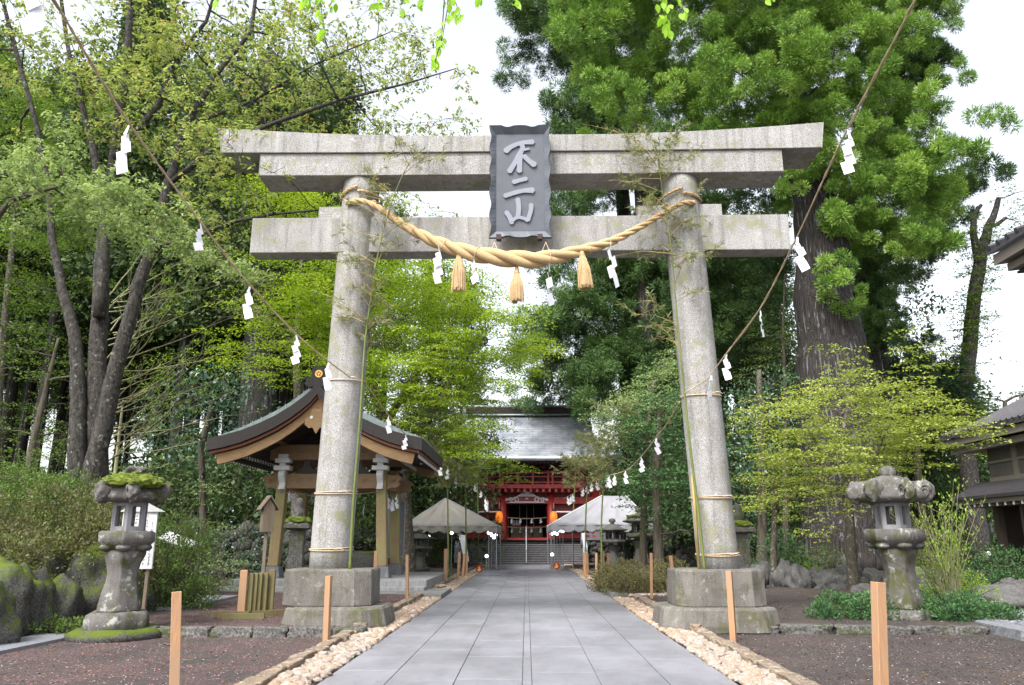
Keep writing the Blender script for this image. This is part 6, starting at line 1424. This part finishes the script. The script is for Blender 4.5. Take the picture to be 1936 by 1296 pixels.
# pale leaved tree spreading level sprays at upper left
pt = ground_trunk(TR(14.5, [(-120, 1000, .12), (-110, 700, .10), (-60, 480, .08), (20, 380, .05), (120, 350, .03)]))
pp = fillpads([(-80, 250), (60, 250), (160, 285), (230, 330), (330, 385), (430, 430), (500, 500), (430, 510), (330, 460), (230, 430), (110, 390), (-80, 380)], 14.5, 4.0, 74, .28, .5, 17, .55)
tree('pale_leaved_tree', (pt[0][0].x, 14.5, 0), 'pale grey green leaves in level tiers crossing the upper left before the cherry stems', 'tree', [pt], pp, 'cherry', L['cherry_pale'], B['twig'], 32, 4.5, 1.05, k=.012, up=.06, twigs=3, tr=.005, lean=.5)
# bare pale fanning branches
rg = random.Random(5); bt = thing('bare_shrub', (at(215, 900, 21).x, 21, TZ), 'fan of bare pale green branches spreading right from behind the cherry stems', 'shrub')
m = MB(); tips = []
for i in range(46):
    x0, y0 = rg.uniform(195, 225), rg.uniform(560, 900); a = at(x0, y0, 21+rg.uniform(-.5, .5)); L_ = rg.uniform(90, 260); an = rg.uniform(R(-62), R(-8)); b2 = at(x0+L_*math.cos(an), y0+L_*math.sin(an)*.8, 21+rg.uniform(-2, 1.5)); mid = a.lerp(b2, .5)+Vector((0, 0, -.06*(b2-a).length))
    P = [a*(1-f)**2+mid*2*f*(1-f)+b2*f*f+Vector((rg.uniform(-.03, .03), rg.uniform(-.03, .03), rg.uniform(-.03, .03))) for f in np.linspace(0, 1, 8)]; m.tube([p-bt.location for p in P], list(np.linspace(.022, .006, 8)), 4, cap=False)
    for q in range(4): s = P[rg.randint(3, 7)]; e = s+(b2-a).normalized()*rg.uniform(.3, .8)+Vector((rg.uniform(-.3, .3), rg.uniform(-.3, .3), rg.uniform(-.05, .45))); m.tube([s-bt.location, (s+e)/2+Vector((0, 0, -.03))-bt.location, e-bt.location], [.009, .007, .004], 3, cap=False); tips.append((*(e-bt.location), .16))
m.tube([(0, 0, -.1), (.05, 0, 2), (.0, 0, 5.2)], [.08, .06, .03], 6); m.build('branches', B['pale'], bt, True)
foliage('buds', 'cherry', tips, L['willow'], bt, 6, 1.0, .6)
# dark evergreen and the trunks behind the pavilion
def simple_tree(name, label, Y, trunk, polys, kind, lm, bm, seed, n, r0, r1, thick, dens=1, size=1, cat='tree', **kw):
    tr_ = ground_trunk(TR(Y, trunk)); pads = []
    for i, pl in enumerate(polys): pads += fillpads(pl, Y, thick, n[i] if isinstance(n, tuple) else n, r0, r1, seed+i*50, kw.get('sep', .5))
    kw.pop('sep', None); return tree(name, (tr_[0][0].x, Y, 0), label, cat, [tr_], pads, kind, lm, bm, seed, dens, size, **kw)
simple_tree('evergreen_tree', 'dark glossy evergreen tree left of the pavilion roof', 26.5, [(385, 1000, .13), (380, 850, .1), (400, 760, .06)], [[(335, 740), (390, 690), (450, 700), (480, 740), (440, 800), (400, 840), (420, 900), (350, 900), (300, 840), (330, 790)]], 'bush', L['dark'], B['twig'], 41, 34, .5, .85, 4, .5, 2.0, up=.1, twigs=2)
for i, (px_, Y, w) in enumerate(((482, 39, .95), (360, 47, .45), (430, 52, .5))):
    simple_tree('plantation_cedar', ('thick dark cedar trunk rising behind the left eave of the pavilion', 'slender cedar trunk between the cherry and the pavilion', 'slender cedar trunk just left of the thick one behind the pavilion')[i], Y, [(px_-8, 1000, w*1.15), (px_, 850, w), (px_+14, 600, w*.85), (px_+22, 350, w*.6), (px_+26, 100, w*.4)],
        [[(px_-120, 120), (px_+140, 120), (px_+150, 430), (px_+60, 560), (px_-60, 560), (px_-130, 400)]], 'mass', L['forest'], B['cedar'], 50+i, (40, 30, 30)[i], 1.2, 2.0, 6, 1.1, 1.3, up=-.1, twigs=0, k=.02)
# plantation cedars: three kinds built once, then copied
def forest_cedar(seed, label, H=31, bare=14.5):
    rg = random.Random(seed); tr_ = ([Vector((0, 0, -.1)), Vector((.05, 0, 6)), Vector((.1, .1, 15)), Vector((0, 0, 24)), Vector((0, 0, H))], [.40, .32, .26, .17, .04]); pads = []
    z = bare
    while z < H: 
        w = 2.9*(1-(z-bare)/(H-bare+2))**.7
        for _ in range(5): a = rg.uniform(0, 6.28); q = rg.uniform(.3, 1)*w; pads.append((q*math.cos(a), q*math.sin(a), z+rg.uniform(-.6, .6), rg.uniform(.8, 1.25)))
        z += 1.0
    return tree('plantation_cedar', (0, 0, 0), label, 'tree', [tr_], pads, 'mass', L['forest'], B['cedar'], seed, 1.0, 1.25, up=-.15, twigs=0, k=.012, group='slender cedars of the plantation behind', sides=8, lean=.4)
FL = 'slender dark cedar with a bare straight trunk in the plantation at the left back'
FRl = 'tall dark cedar of the woods at the back right of the gate'
protos = [forest_cedar(60+i, FL, (31, 28, 33)[i], (14.5, 13, 16)[i]) for i in range(3)]
rg = random.Random(77); spots = []
for Y in (41, 46, 52, 58, 65, 73, 82):
    x = at(-180, 800, Y).x
    while x < at(640, 800, Y).x:
        spots.append((x+rg.uniform(-.8, .8), Y+rg.uniform(-1.5, 1.5), FL)); x += rg.uniform(2.6, 5.2) if Y < 60 else rg.uniform(4, 7)
for Y, xa, xb in ((72, 500, 930), (80, 1200, 1700), (66, 1250, 1560), (75, 1300, 1500)):
    x = at(xa, 800, Y).x
    while x < at(xb, 800, Y).x: spots.append((x, Y+rg.uniform(-2, 2), FRl if xa > 1000 else 'tall dark cedar behind the bright maple and the gate')); x += rg.uniform(3, 5)
for i, (x, y, lb) in enumerate(spots):
    o = protos[i] if i < 3 else copy_tree(protos[i % 3]); o.location = (x, y, 0); o.rotation_euler = (0, 0, rg.uniform(0, 6)); s = rg.uniform(.85, 1.12); o.scale = (s, s, s); o['label'] = lb
    o['group'] = {FL: 'plantation cedars at the left back', FRl: 'tall cedars at the back right'}.get(lb, 'tall cedars behind the maple')
# far wood closing the horizon
def woods(name, label, segs, mat, seed, size=2.2, dens=1.0):
    rg = random.Random(seed); pads = []
    for (x0, x1, y, z0, z1, n) in segs:
        for _ in range(n): pads.append((rg.uniform(x0, x1), y+rg.uniform(-3, 3), rg.uniform(z0, z1)**1.0, rg.uniform(1.6, 3.2)))
    o = foliage(name, 'mass', pads, mat, None, seed, dens, size); return tag(o, label, 'woodland', None, 'stuff')
woods('far_woodland', 'far green woodland closing the view behind the left plantation', [(-110, -2, 100, 0, 9, 330), (-60, -8, 88, 18, 34, 60)], L['maple_dim'], 5)
woods('far_woodland', 'far green woodland closing the view behind the gate and the right side', [(8, 120, 96, 0, 13, 420), (22, 60, 70, 0, 8, 80)], L['forest'], 6)
woods('undergrowth', 'dark mixed undergrowth behind the washing pavilion and along the left plantation', [(at(300, 900, 38).x, at(620, 900, 38).x, 38, 0, 4.5, 60), (at(-100, 900, 40).x, at(330, 900, 40).x, 37, 0, 3.0, 60), (at(640, 900, 41).x, at(880, 900, 41).x, 50, 2, 8, 50)], L['forest'], 7, 1.0, 1.3)
woods('undergrowth', 'dark undergrowth behind the garden rocks right of the torii', [(at(1240, 900, 44).x, at(1560, 900, 44).x, 46, .5, 7, 90), (at(1560, 900, 44).x, at(1960, 900, 44).x, 50, 0, 10, 90)], L['forest'], 8, 1.0, 1.3)
# right side mid-distance trees
simple_tree('yew_tree', 'dark green layered yew between the white tent and the right torii pillar', 32, [(1245, 1040, .2), (1240, 900, .17), (1250, 760, .1)], [[(1155, 800), (1230, 760), (1300, 740), (1320, 900), (1300, 1010), (1240, 990), (1225, 955), (1150, 900), (1200, 860), (1140, 830)]], 'maple', L['juniper'], B['twig'], 61, 62, .5, .95, 4.5, 1.0, 1.1, up=.05, twigs=2, k=.016)
simple_tree('leafy_tree', 'light green leafy tree left of the right torii pillar above the yew', 34, [(1215, 1040, .16), (1222, 850, .13), (1235, 720, .07)], [[(1120, 800), (1150, 760), (1220, 730), (1250, 690), (1310, 640), (1320, 760), (1250, 800), (1180, 830)]], 'maple', L['cherry_pale'], B['twig'], 62, 44, .5, .9, 5, .8, 1.1, up=.1, twigs=3, k=.016)
simple_tree('conifer_tree', 'dark conifer standing between the right torii pillar and the golden maple', 33, [(1440, 1050, .22), (1440, 850, .18), (1435, 700, .1)], [[(1365, 760), (1420, 730), (1480, 700), (1510, 760), (1470, 850), (1500, 960), (1450, 1010), (1380, 1000), (1390, 900)]], 'bush', L['dark'], B['twig'], 63, 60, .55, .95, 4, .35, 2.2, up=.05, twigs=2, k=.016)
simple_tree('leafy_tree', 'thin light green tree seen right of the right torii pillar against the sky', 38, [(1485, 1000, .15), (1486, 760, .11), (1480, 620, .06), (1484, 520, .02)], [[(1400, 680), (1440, 630), (1520, 600), (1560, 680), (1520, 740), (1390, 760)]], 'maple', L['shrub'], B['twig'], 64, 30, .5, .8, 5, .55, 1.0, up=.1, twigs=4, k=.014)
# trunk with ivy at the right
vt = ground_trunk(TR(42, [(1818, 800, .42), (1832, 660, .38), (1842, 560, .36), (1856, 480, .32), (1868, 430, .24)]))
vt2 = TR(42, [(1868, 430, .22), (1880, 405, .18), (1888, 375, .13)]); vt3 = TR(42, [(1850, 500, .24), (1840, 440, .19), (1842, 405, .12), (1855, 388, .10)]); vt4 = TR(42, [(1866, 430, .13), (1885, 425, .12), (1902, 412, .09)])
pv = [(*at(1812+(800-y)*.12+rg.uniform(-26, 30), y, 41.6), rg.uniform(.45, .75)) for y in range(425, 800, 7)]+fillpads([(1760, 430), (1830, 400), (1840, 500), (1780, 520)], 42, 3, 9, .4, .7, 3)+fillpads([(1720, 560), (1830, 560), (1930, 600), (1910, 720), (1740, 700)], 42, 5, 26, .4, .8, 4, .8)+fillpads([(1880, 350), (1990, 350), (1990, 440), (1900, 420)], 43, 4, 12, .4, .7, 5, .8)
tree('ivy_clad_tree', (vt[0][0].x, 42, 0), 'lopped ivy clad trunk with sparse twigs against the sky at the far right', 'tree', [vt, vt2, vt3, vt4], pv, 'maple', L['maple_dim'], B['cherry'], 71, .9, 1.25, k=.012, up=.05, twigs=2, lean=.3)
simple_tree('conifer_tree', 'blue green conifer behind the golden maple near the hall roof', 44, [(1735, 900, .2), (1730, 720, .1)], [[(1700, 690), (1740, 660), (1790, 720), (1830, 800), (1700, 820)]], 'cedar', L['dark'], B['twig'], 65, 20, .8, 1.3, 4, 1.6, 1.1, up=-.05, twigs=1)
simple_tree('leafy_tree', 'green leafy tree behind the hall roof at the far right', 46, [(1900, 900, .2), (1900, 760, .12)], [[(1800, 760), (1850, 730), (1990, 720), (1990, 860), (1780, 860)]], 'maple', L['maple_dim'], B['twig'], 66, 40, .7, 1.2, 5, .8, 1.3, up=.1, twigs=1)
simple_tree('conifer_tree', 'tall dark conifer behind the left edge of the hall roof', 52, [(1760, 900, .25), (1765, 700, .15)], [[(1640, 650), (1700, 560), (1720, 660), (1830, 740), (1860, 820), (1640, 820)]], 'mass', L['forest'], B['twig'], 67, 40, 1.0, 1.8, 5, 1.0, 1.2, up=-.05, twigs=0)
# golden maple
am = ground_trunk(TR(25, [(1612, 1085, .17), (1608, 1000, .14), (1600, 900, .11), (1592, 830, .08), (1605, 750, .04)])); a2 = TR(25, [(1604, 960, .08), (1650, 880, .06), (1680, 800, .04), (1690, 740, .02)]); a3 = TR(25, [(1600, 900, .07), (1550, 850, .05), (1520, 800, .03)])
pa = fillpads([(1425, 765), (1520, 755), (1515, 700), (1560, 715), (1620, 682), (1700, 680), (1745, 740), (1800, 765), (1820, 830), (1780, 880), (1700, 870), (1640, 900), (1600, 900), (1560, 945), (1500, 965), (1425, 945), (1470, 900), (1450, 850), (1500, 820), (1440, 800)], 24.5, 5.5, 125, .4, .8, 18, .5)
pa += [(*at(x, y, 22.5), .4) for x, y in ((1570, 985), (1600, 975), (1530, 1010))]
tree('golden_maple', (am[0][0].x, 25, 0), 'golden green maple spreading level tiers behind the right stone lantern', 'tree', [am, a2, a3], pa, 'maple', L['acer'], B['maple'], 72, 1.45, .92, k=.014, up=.08, twigs=4, tr=.006)
simple_tree('small_maple', 'small golden maple with a straight slim trunk behind the right torii plinth', 27, [(1462, 1060, .12), (1466, 960, .10), (1460, 900, .05)], [[(1420, 900), (1500, 880), (1560, 920), (1540, 960), (1440, 965)]], 'maple', L['acer'], B['maple'], 73, 16, .4, .7, 3, .9, .85, twigs=3, k=.014)
# ================================================================ SHRUBS
def shrub(px, py, Y, rad, label, lm, seed, kind='bush', n=14, r=(.3, .5), dens=1, size=1, z0=TZ, name='shrub', cat='shrub', bm=None, flat=.6, lift=.25):
    c = at(px, py, Y); rg = random.Random(seed); pads = []
    for _ in range(n):
        a = rg.uniform(0, 6.28); q = rg.random()**.5; h = rg.uniform(0, 1)*math.sqrt(max(0, 1-q*q)); rr = rg.uniform(*r)
        pads.append((c.x+math.cos(a)*q*rad[0], Y+math.sin(a)*q*rad[1], z0+max(rr*lift, h*rad[2]), rr))
    t = thing(name, (c.x, Y, z0), label, cat); pl = [(p[0]-c.x, p[1]-Y, p[2]-z0, p[3]) for p in pads]
    mb = MB()
    for p in pl:
        for _ in range(2): e = Vector(p[:3])+Vector((rg.gauss(0, .5), rg.gauss(0, .5), rg.uniform(0, .6)))*p[3]; s = Vector((e.x*.25, e.y*.25, 0)); mb.tube([s, s.lerp(e, .5)+Vector((0, 0, .1*e.z)), e], [.018, .012, .005], 4, cap=False)
    mb.build('stems', bm or B['twig'], t, True); foliage('foliage', kind, pl, lm, t, seed, dens, size); return t
shrub(20, 930, 17.5, (2.6, 1.6, 2.1), 'big grey green azalea bank at the left edge above the mossy rocks', L['shrub'], 1, n=90, r=(.35, .6), dens=1.6, size=.9, name='azalea', z0=.95)
shrub(130, 960, 16.5, (1.5, 1.2, 1.7), 'brownish azalea behind the mossy lantern to its left', L['azalea'], 2, n=40, r=(.35, .6), dens=1.3, size=.9, name='azalea', z0=.95)
shrub(-70, 1020, 15.0, (1.9, 1.0, 1.3), 'low azalea overhanging the mossy rocks at the far left edge', L['azalea'], 3, n=30, r=(.35, .6), dens=1.3, size=.9, name='azalea', z0=1.05)
shrub(322, 1080, 18.2, (1.0, .8, 1.9), 'round green azalea right of the mossy lantern', L['shrub'], 4, n=34, r=(.3, .45), dens=1.6, size=.85, name='azalea')
shrub(360, 960, 23, (1.5, 1.5, 3.4), 'pale green shrub between the mossy lantern and the pavilion', L['cherry_pale'], 5, 'maple', n=26, r=(.4, .7), dens=.9, size=.8)
shrub(270, 900, 24, (2.2, 1.5, 4.0), 'mixed green shrub behind the mossy lantern roof', L['shrub'], 6, 'maple', n=36, r=(.5, .8), dens=.9, size=.9)
shrub(60, 830, 24, (2.6, 2, 5.0), 'tall green thicket behind the azalea bank at the left', L['maple_dim'], 7, 'maple', n=44, r=(.5, .9), dens=.7, size=.9)
shrub(440, 960, 30, (2.2, 1.2, 3.6), 'dark shrub in front of the dry stone wall left of the pavilion', L['dark'], 8, n=26, r=(.5, .8), dens=.5, size=1.6)
shrub(600, 960, 35, (3.0, 1.2, 4.6), 'green shrub seen through the open pavilion', L['shrub'], 9, n=30, r=(.6, .9), dens=.4, size=1.8)
shrub(1165, 1100, 25.5, (.75, 1.6, .75), 'low brown green bush beside the path, nearest to the stakes', L['brown'], 10, n=26, r=(.22, .36), dens=2.0, size=.7, name='low_bush')
shrub(1240, 1100, 25.0, (1.15, 1.4, .85), 'wide low brown green bush left of the right torii plinth', L['brown'], 11, n=40, r=(.25, .4), dens=2.0, size=.7, name='low_bush')
shrub(1190, 1100, 23.6, (.7, .6, .7), 'low brown green bush in front of the wide one left of the right plinth', L['brown'], 12, n=18, r=(.22, .36), dens=2.0, size=.7, name='low_bush')
shrub(812, 1050, 46, (1.2, 1.0, 2.0), 'leafy rhododendron behind the grey tent', L['shrub'], 13, n=22, r=(.4, .7), dens=.5, size=1.7)
shrub(1615, 1140, 16.2, (.85, .6, .42), 'low green juniper left of the right stone lantern', L['juniper'], 14, n=34, r=(.2, .32), dens=2.6, size=.8, z0=.05, name='juniper', lift=.4)
shrub(1800, 1150, 16.2, (1.15, .7, .40), 'low green juniper right of the right stone lantern', L['juniper'], 15, n=44, r=(.2, .32), dens=2.6, size=.8, z0=.05, name='juniper', lift=.4)
shrub(1775, 1080, 18, (.9, .6, 1.0), 'feathery green shrub behind the low juniper at the right', L['willow'], 16, n=20, r=(.25, .4), dens=.9, size=.8)
shrub(1450, 1000, 30, (1.6, 1.0, 1.9), 'green shrub behind the garden rocks right of the torii', L['juniper'], 17, n=26, r=(.4, .6), dens=.9, size=1.1)
shrub(1530, 1030, 31, (1.8, 1.0, 1.4), 'low green shrub in front of the giant cedar base', L['shrub'], 18, n=24, r=(.35, .55), dens=.8, size=1.1)
shrub(1905, 1040, 23, (1.8, 1.2, 1.3), 'low spreading juniper before the hall at the far right', L['juniper'], 19, n=34, r=(.35, .5), dens=1.2, size=1.0, name='juniper')
shrub(1745, 1000, 21, (1.3, 1.0, 2.9), 'twiggy brown shrub behind the right stone lantern', L['azalea'], 20, 'cherry', n=26, r=(.35, .6), dens=1.2, size=.8)
shrub(1545, 1085, 27, (.35, .3, .5), 'small plant with long yellow striped leaves by the garden rocks', L['willow'], 21, n=8, r=(.2, .3), dens=.8, size=3.0, name='striped_plant', cat='plant')
shrub(60, 1185, 14.3, (1.3, .6, .22), 'low green weeds at the foot of the mossy rocks', L['shrub'], 22, n=40, r=(.12, .2), dens=2.5, size=.8, z0=.02, name='ground_plants', cat='plant', lift=.3)
# willow-like shrub with yellow green buds
wt_ = thing('budding_shrub', (at(1800, 1110, 17.2).x, 17.2, TZ), 'upright shrub with yellow green young leaves right of the right stone lantern', 'shrub'); m = MB(); rg = random.Random(9); pads = []
for i in range(38):
    s = Vector((rg.uniform(-.15, .15), rg.uniform(-.1, .1), 0)); e = Vector((rg.gauss(-.3, .5), rg.gauss(0, .5), rg.uniform(1.3, 2.7))); mid = Vector((e.x*.35, e.y*.35, e.z*.6)); P = [s*(1-f)**2+mid*2*f*(1-f)+e*f*f for f in np.linspace(0, 1, 7)]; m.tube(P, list(np.linspace(.011, .003, 7)), 4, cap=False)
    for q in range(3, 7): pads.append((*P[q], .12))
    for q in range(2): a = P[rg.randint(2, 5)]; b2 = a+Vector((rg.gauss(0, .25), rg.gauss(0, .2), rg.uniform(.2, .6))); m.tube([a, b2], [.006, .003], 3, cap=False); pads.append((*b2, .10))
m.build('stems', B['pale'], wt_, True); r2 = np.random.default_rng(4); P = []; D = []
for p in pads:
    n = 5; a = r2.random(n)*6.28; P.append(np.array(p[:3])+r2.normal(size=(n, 3))*.05); D.append(np.stack([np.cos(a)*.5, np.sin(a)*.5, np.full(n, .9)], 1))
P = np.concatenate(P); D = np.concatenate(D); leafmesh('leaves', P, D, .075, .028, L['willow'], wt_, None, r2)
# ================================================================ ROCKS
RL = [(-15, 1120, 13.6, .65, .6, .95), (50, 1110, 14.2, .5, .5, .85), (112, 1120, 14.9, .42, .5, .7), (170, 1090, 15.8, .6, .6, 1.05), (145, 1130, 15.6, .4, .4, .55), (212, 1130, 16.0, .38, .4, .6), (80, 1060, 15.5, .6, .6, 1.15), (250, 1105, 17.4, .45, .4, .55), (-70, 1150, 12.6, .7, .6, .8)]
for i, (px_, py_, Y, a, b2, c) in enumerate(RL):
    p = at(px_, py_, Y); stone_obj('mossy_rock', (p.x, Y, c*.35), (a, b2, c), M['rock_moss'], i+20, 'mossy boulder below the azaleas, %s from the left edge' % ORD[sorted(r[0] for r in RL).index(px_)], 'rock', 'mossy boulders at the left', 3, .22)
p = gp(122, 1163, .0); stone_obj('rock', (p.x, p.y, .06), (.28, .2, .16), M['rock'], 77, 'small bare grey stone beside the drain path at the left', 'rock', None, 2, .2)
RR = [(1352, 1075, 24, .55, .4, .55), (1415, 1078, 26, .6, .5, .62), (1478, 1078, 27, .42, .4, .75), (1508, 1075, 26.5, .48, .4, .62), (1440, 1060, 28, .5, .4, .7), (1545, 1080, 26.8, .5, .4, .5), (1575, 1085, 26.0, .75, .5, .42), (1600, 1066, 28, .6, .4, .55), (1560, 1060, 28.5, .6, .4, .5), (1655, 1070, 27, .6, .5, .5), (1722, 1072, 20.5, .62, .5, .75), (1760, 1100, 19, .4, .4, .4), (1890, 1100, 18.8, 1.15, .55, .42), (1905, 1070, 22, .5, .4, .4), (1930, 1075, 21, .5, .4, .45), (1630, 1095, 22, .4, .3, .3)]
od = sorted(r[0] for r in RR)
nm = ['first', 'second', 'third', 'fourth', 'fifth', 'sixth', 'seventh', 'eighth', 'ninth', 'tenth', 'eleventh', 'twelfth', 'thirteenth', 'fourteenth', 'fifteenth', 'sixteenth']
for i, (px_, py_, Y, a, b2, c) in enumerate(RR):
    p = at(px_, py_, Y); stone_obj('garden_rock', (p.x, Y, TZ+c*.22), (a*.86, b2, c*.9), M['rock'], i+50, 'rounded grey garden rock right of the torii, %s from the left' % nm[od.index(px_)], 'rock', 'garden rocks right of the torii', 3, .24)
# ================================================================ BAMBOO
def bamboo_leaves(t, twigs, seed, size=1.0, per=9, lm=None):
    r2 = np.random.default_rng(seed); P = []; D = []
    for a, b2 in twigs:
        a, b2 = np.array(a), np.array(b2)
        for f in r2.random(per):
            n = 3; p = a*(1-f)+b2*f; d = (b2-a)/max(1e-6, np.linalg.norm(b2-a)); P.append(np.repeat(p[None], n, 0)); D.append(d+r2.normal(size=(n, 3))*.6+np.array((0, 0, -.2)))
    P = np.concatenate(P); D = np.concatenate(D); n = len(P); leafmesh('leaves', P, D, r2.uniform(.09, .18, n)*size, r2.uniform(.012, .022, n)*size, lm or L['bamboo'], t, None, r2)
def bamboo(name, base, pts, r0, label, seed, n_tw, spread, z_from, size=1.0, per=9, cm='culm', dirb=0):
    t = thing(name, base, label, 'bamboo'); rg = random.Random(seed); P = spline([Vector(p)-base for p in pts], 8); m = MB(); rad = []
    for i in range(len(P)): rad.append(r0*(1-.8*i/len(P))*(1.12 if i % 4 == 0 else 1))
    m.tube(P, rad, 8); m.build('culm', M[cm], t, True); m = MB(); tw = []
    st_ = int(z_from*len(P))
    for i in range(n_tw):
        a = P[rg.randint(st_, len(P)-1)]; an = rg.uniform(0, 6.28) if not dirb else rg.gauss(dirb, 1.1); L_ = rg.uniform(.4, 1)*spread; d = Vector((math.cos(an), math.sin(an)*.7, rg.uniform(.1, .9))).normalized()*L_; mid = a+d*.5+Vector((0, 0, .05)); e = a+d+Vector((0, 0, -.06*L_)); m.tube([a, mid, e], [.009, .006, .003], 3, cap=False); tw.append((mid, e))
        for q in range(3): s = a.lerp(e, rg.uniform(.3, .9)); e2 = s+Vector((rg.gauss(0, .3), rg.gauss(0, .25), rg.uniform(-.15, .3)))*L_; m.tube([s, e2], [.005, .0025], 3, cap=False); tw.append((s, e2))
    m.build('twigs', M['culm_brown'], t, True); bamboo_leaves(t, tw, seed, size, per); return t
fy = 14.98
bamboo('bamboo_pole', at(661, 1082, fy), [at(661, 1084, fy), at(668, 950, fy), at(680, 800, fy), at(690, 650, fy+.02), at(702, 560, fy+.0), at(715, 480, fy-.1), at(735, 400, fy-.15), at(762, 330, fy-.2), at(790, 290, fy-.2)], .028, 'green bamboo cut pole with twigs tied to the front of the left torii pillar', 81, 44, 1.15, .38, 1.0, 5)
bamboo('bamboo_pole', at(1333, 1082, fy), [at(1333, 1084, fy), at(1318, 950, fy), at(1302, 820, fy), at(1290, 700, fy), at(1280, 600, fy), at(1270, 480, fy-.1), at(1258, 400, fy-.15), at(1248, 330, fy-.2), at(1240, 262, fy-.2)], .028, 'green bamboo cut pole with twigs tied to the front of the right torii pillar', 82, 42, 1.25, .42, 1.0, 6)
m = MB(); bp = at(1322, 1080, 15.05); m.tube([at(1322, 1082, 15.05)-bp, at(1314, 960, 15.05)-bp, at(1308, 900, 15.05)-bp], [.03, .028, .026], 8); o = m.build('bamboo_stub', M['culm_brown'], None, True); o.location = bp; tag(o, 'short dry brown bamboo stub tied beside the green one on the right torii pillar', 'bamboo')
for i, (px_, Y, ybase, ytop, lb, n_) in enumerate(((848, 33.2, 1096, 760, 'bamboo pole with olive leaves tied to a stake before the grey tent', 60), (882, 37, 1088, 820, 'second bamboo pole with olive leaves before the grey tent, right of the first', 60), (905, 46, 1080, 830, 'farther bamboo pole with dry leaves left of the stairs', 60), (1108, 36, 1086, 835, 'bamboo pole with olive leaves before the left end of the white tent', 70), (1138, 33, 1082, 785, 'bamboo pole with olive leaves tied to the pale stake right of the path', 70), (1084, 46, 1078, 890, 'farther bamboo pole with dry leaves right of the stairs', 70))):
    b_ = at(px_, ybase, Y); b_.z = TZ; s = 1 if px_ > 995 else -1
    bamboo('bamboo_pole', b_, [b_, at(px_-1, 1000, Y), at(px_+2*s, 930, Y), at(px_+6*s, 885, Y), at(px_+14*s, (870+ytop)/2, Y), at(px_+30*s, ytop, Y)], .04, lb, 90+i, n_*2//3, 1.5, .42, 1.5, 7)
# ================================================================ FRESH LEAVES HANGING FROM A BRANCH ABOVE THE CAMERA
ov = thing('overhanging_branch', Vector((-.5, 3.6, 4.2)), 'fresh lime green leaves hanging into the top of the view from a branch overhead', 'branch'); base = ov.location.copy(); m = MB(); r2 = np.random.default_rng(8); P = []; D = []
brp = [Vector((-2.4, 2.6, 4.5)), Vector((-1.4, 3.2, 4.42)), Vector((-.4, 3.3, 4.4)), Vector((.6, 3.3, 4.45)), Vector((1.6, 3.3, 4.5))]
BP = spline(brp, 8); m.tube([p-base for p in BP], list(np.linspace(.03, .008, len(BP))), 6)
for (x0, y0, x1, y1, k) in ((590, -60, 612, 55, 5), (640, -60, 625, 10, 3), (690, -60, 715, 8, 5), (735, -50, 760, 10, 3), (790, -60, 800, 6, 4), (830, -60, 870, 30, 5), (850, -40, 835, 80, 5), (840, 40, 822, 118, 4), (950, -60, 975, 6, 3), (1255, -60, 1262, 60, 7), (1285, -60, 1290, 20, 3), (1245, -50, 1250, 30, 3), (405, -60, 412, 14, 3), (1440, -50, 1448, -2, 2), (560, -50, 575, -5, 3), (900, -60, 905, -6, 2)):
    a, b2 = at(x0, y0, 3.7), at(x1, y1, 3.7); nb = min(BP, key=lambda p: (p-a).length); m.tube([nb-base, at(x0, y0-40, 3.7)-base, (a+b2)/2+Vector((.01, 0, .01))-base, b2-base], [.006, .004, .003, .002], 4, cap=False)
    for q in range(k):
        f = (q+1)/k; c = a.lerp(b2, .25+.75*f)-base
        for w in range(2 if q < k-1 else 3): P.append(np.array(c)+r2.normal(size=3)*.012); D.append(np.array((r2.normal()*.45, r2.normal()*.4, -1)))
m.build('twigs', B['twig'], ov, True)
P = np.array(P); D = norm(np.array(D)); n = len(P); N = norm(np.stack([r2.normal(size=n)*.5, -np.ones(n), r2.normal(size=n)*.3], 1)); S = norm(np.cross(D, N)); NN = norm(np.cross(S, D))
vs = []; fs = []
for i in range(n):   # pointed oval leaf, cupped along its midrib
    L_ = r2.uniform(.045, .064); W_ = L_*.28; b = len(vs)
    for t_, w_ in ((0, 0), (.2, .75), (.45, 1), (.7, .72), (.88, .3), (1, 0)):
        c = P[i]+D[i]*L_*t_; 
        for s in (-1, 0, 1): vs.append(tuple(c+S[i]*W_*w_*s+NN[i]*abs(s)*W_*w_*.25))
    for k in range(5):
        for s in range(2): q = b+k*3+s; fs.append((q, q+1, q+4, q+3))
me = bpy.data.meshes.new('leaves'); me.from_pydata(vs, [], fs); me.materials.append(L['fresh']); a = me.attributes.new('tone', 'FLOAT', 'FACE'); a.data.foreach_set('value', np.repeat(r2.random(n), 10).astype('f')); o = bpy.data.objects.new('leaves', me); C.objects.link(o); o.parent = ov
bpy.context.view_layer.update()
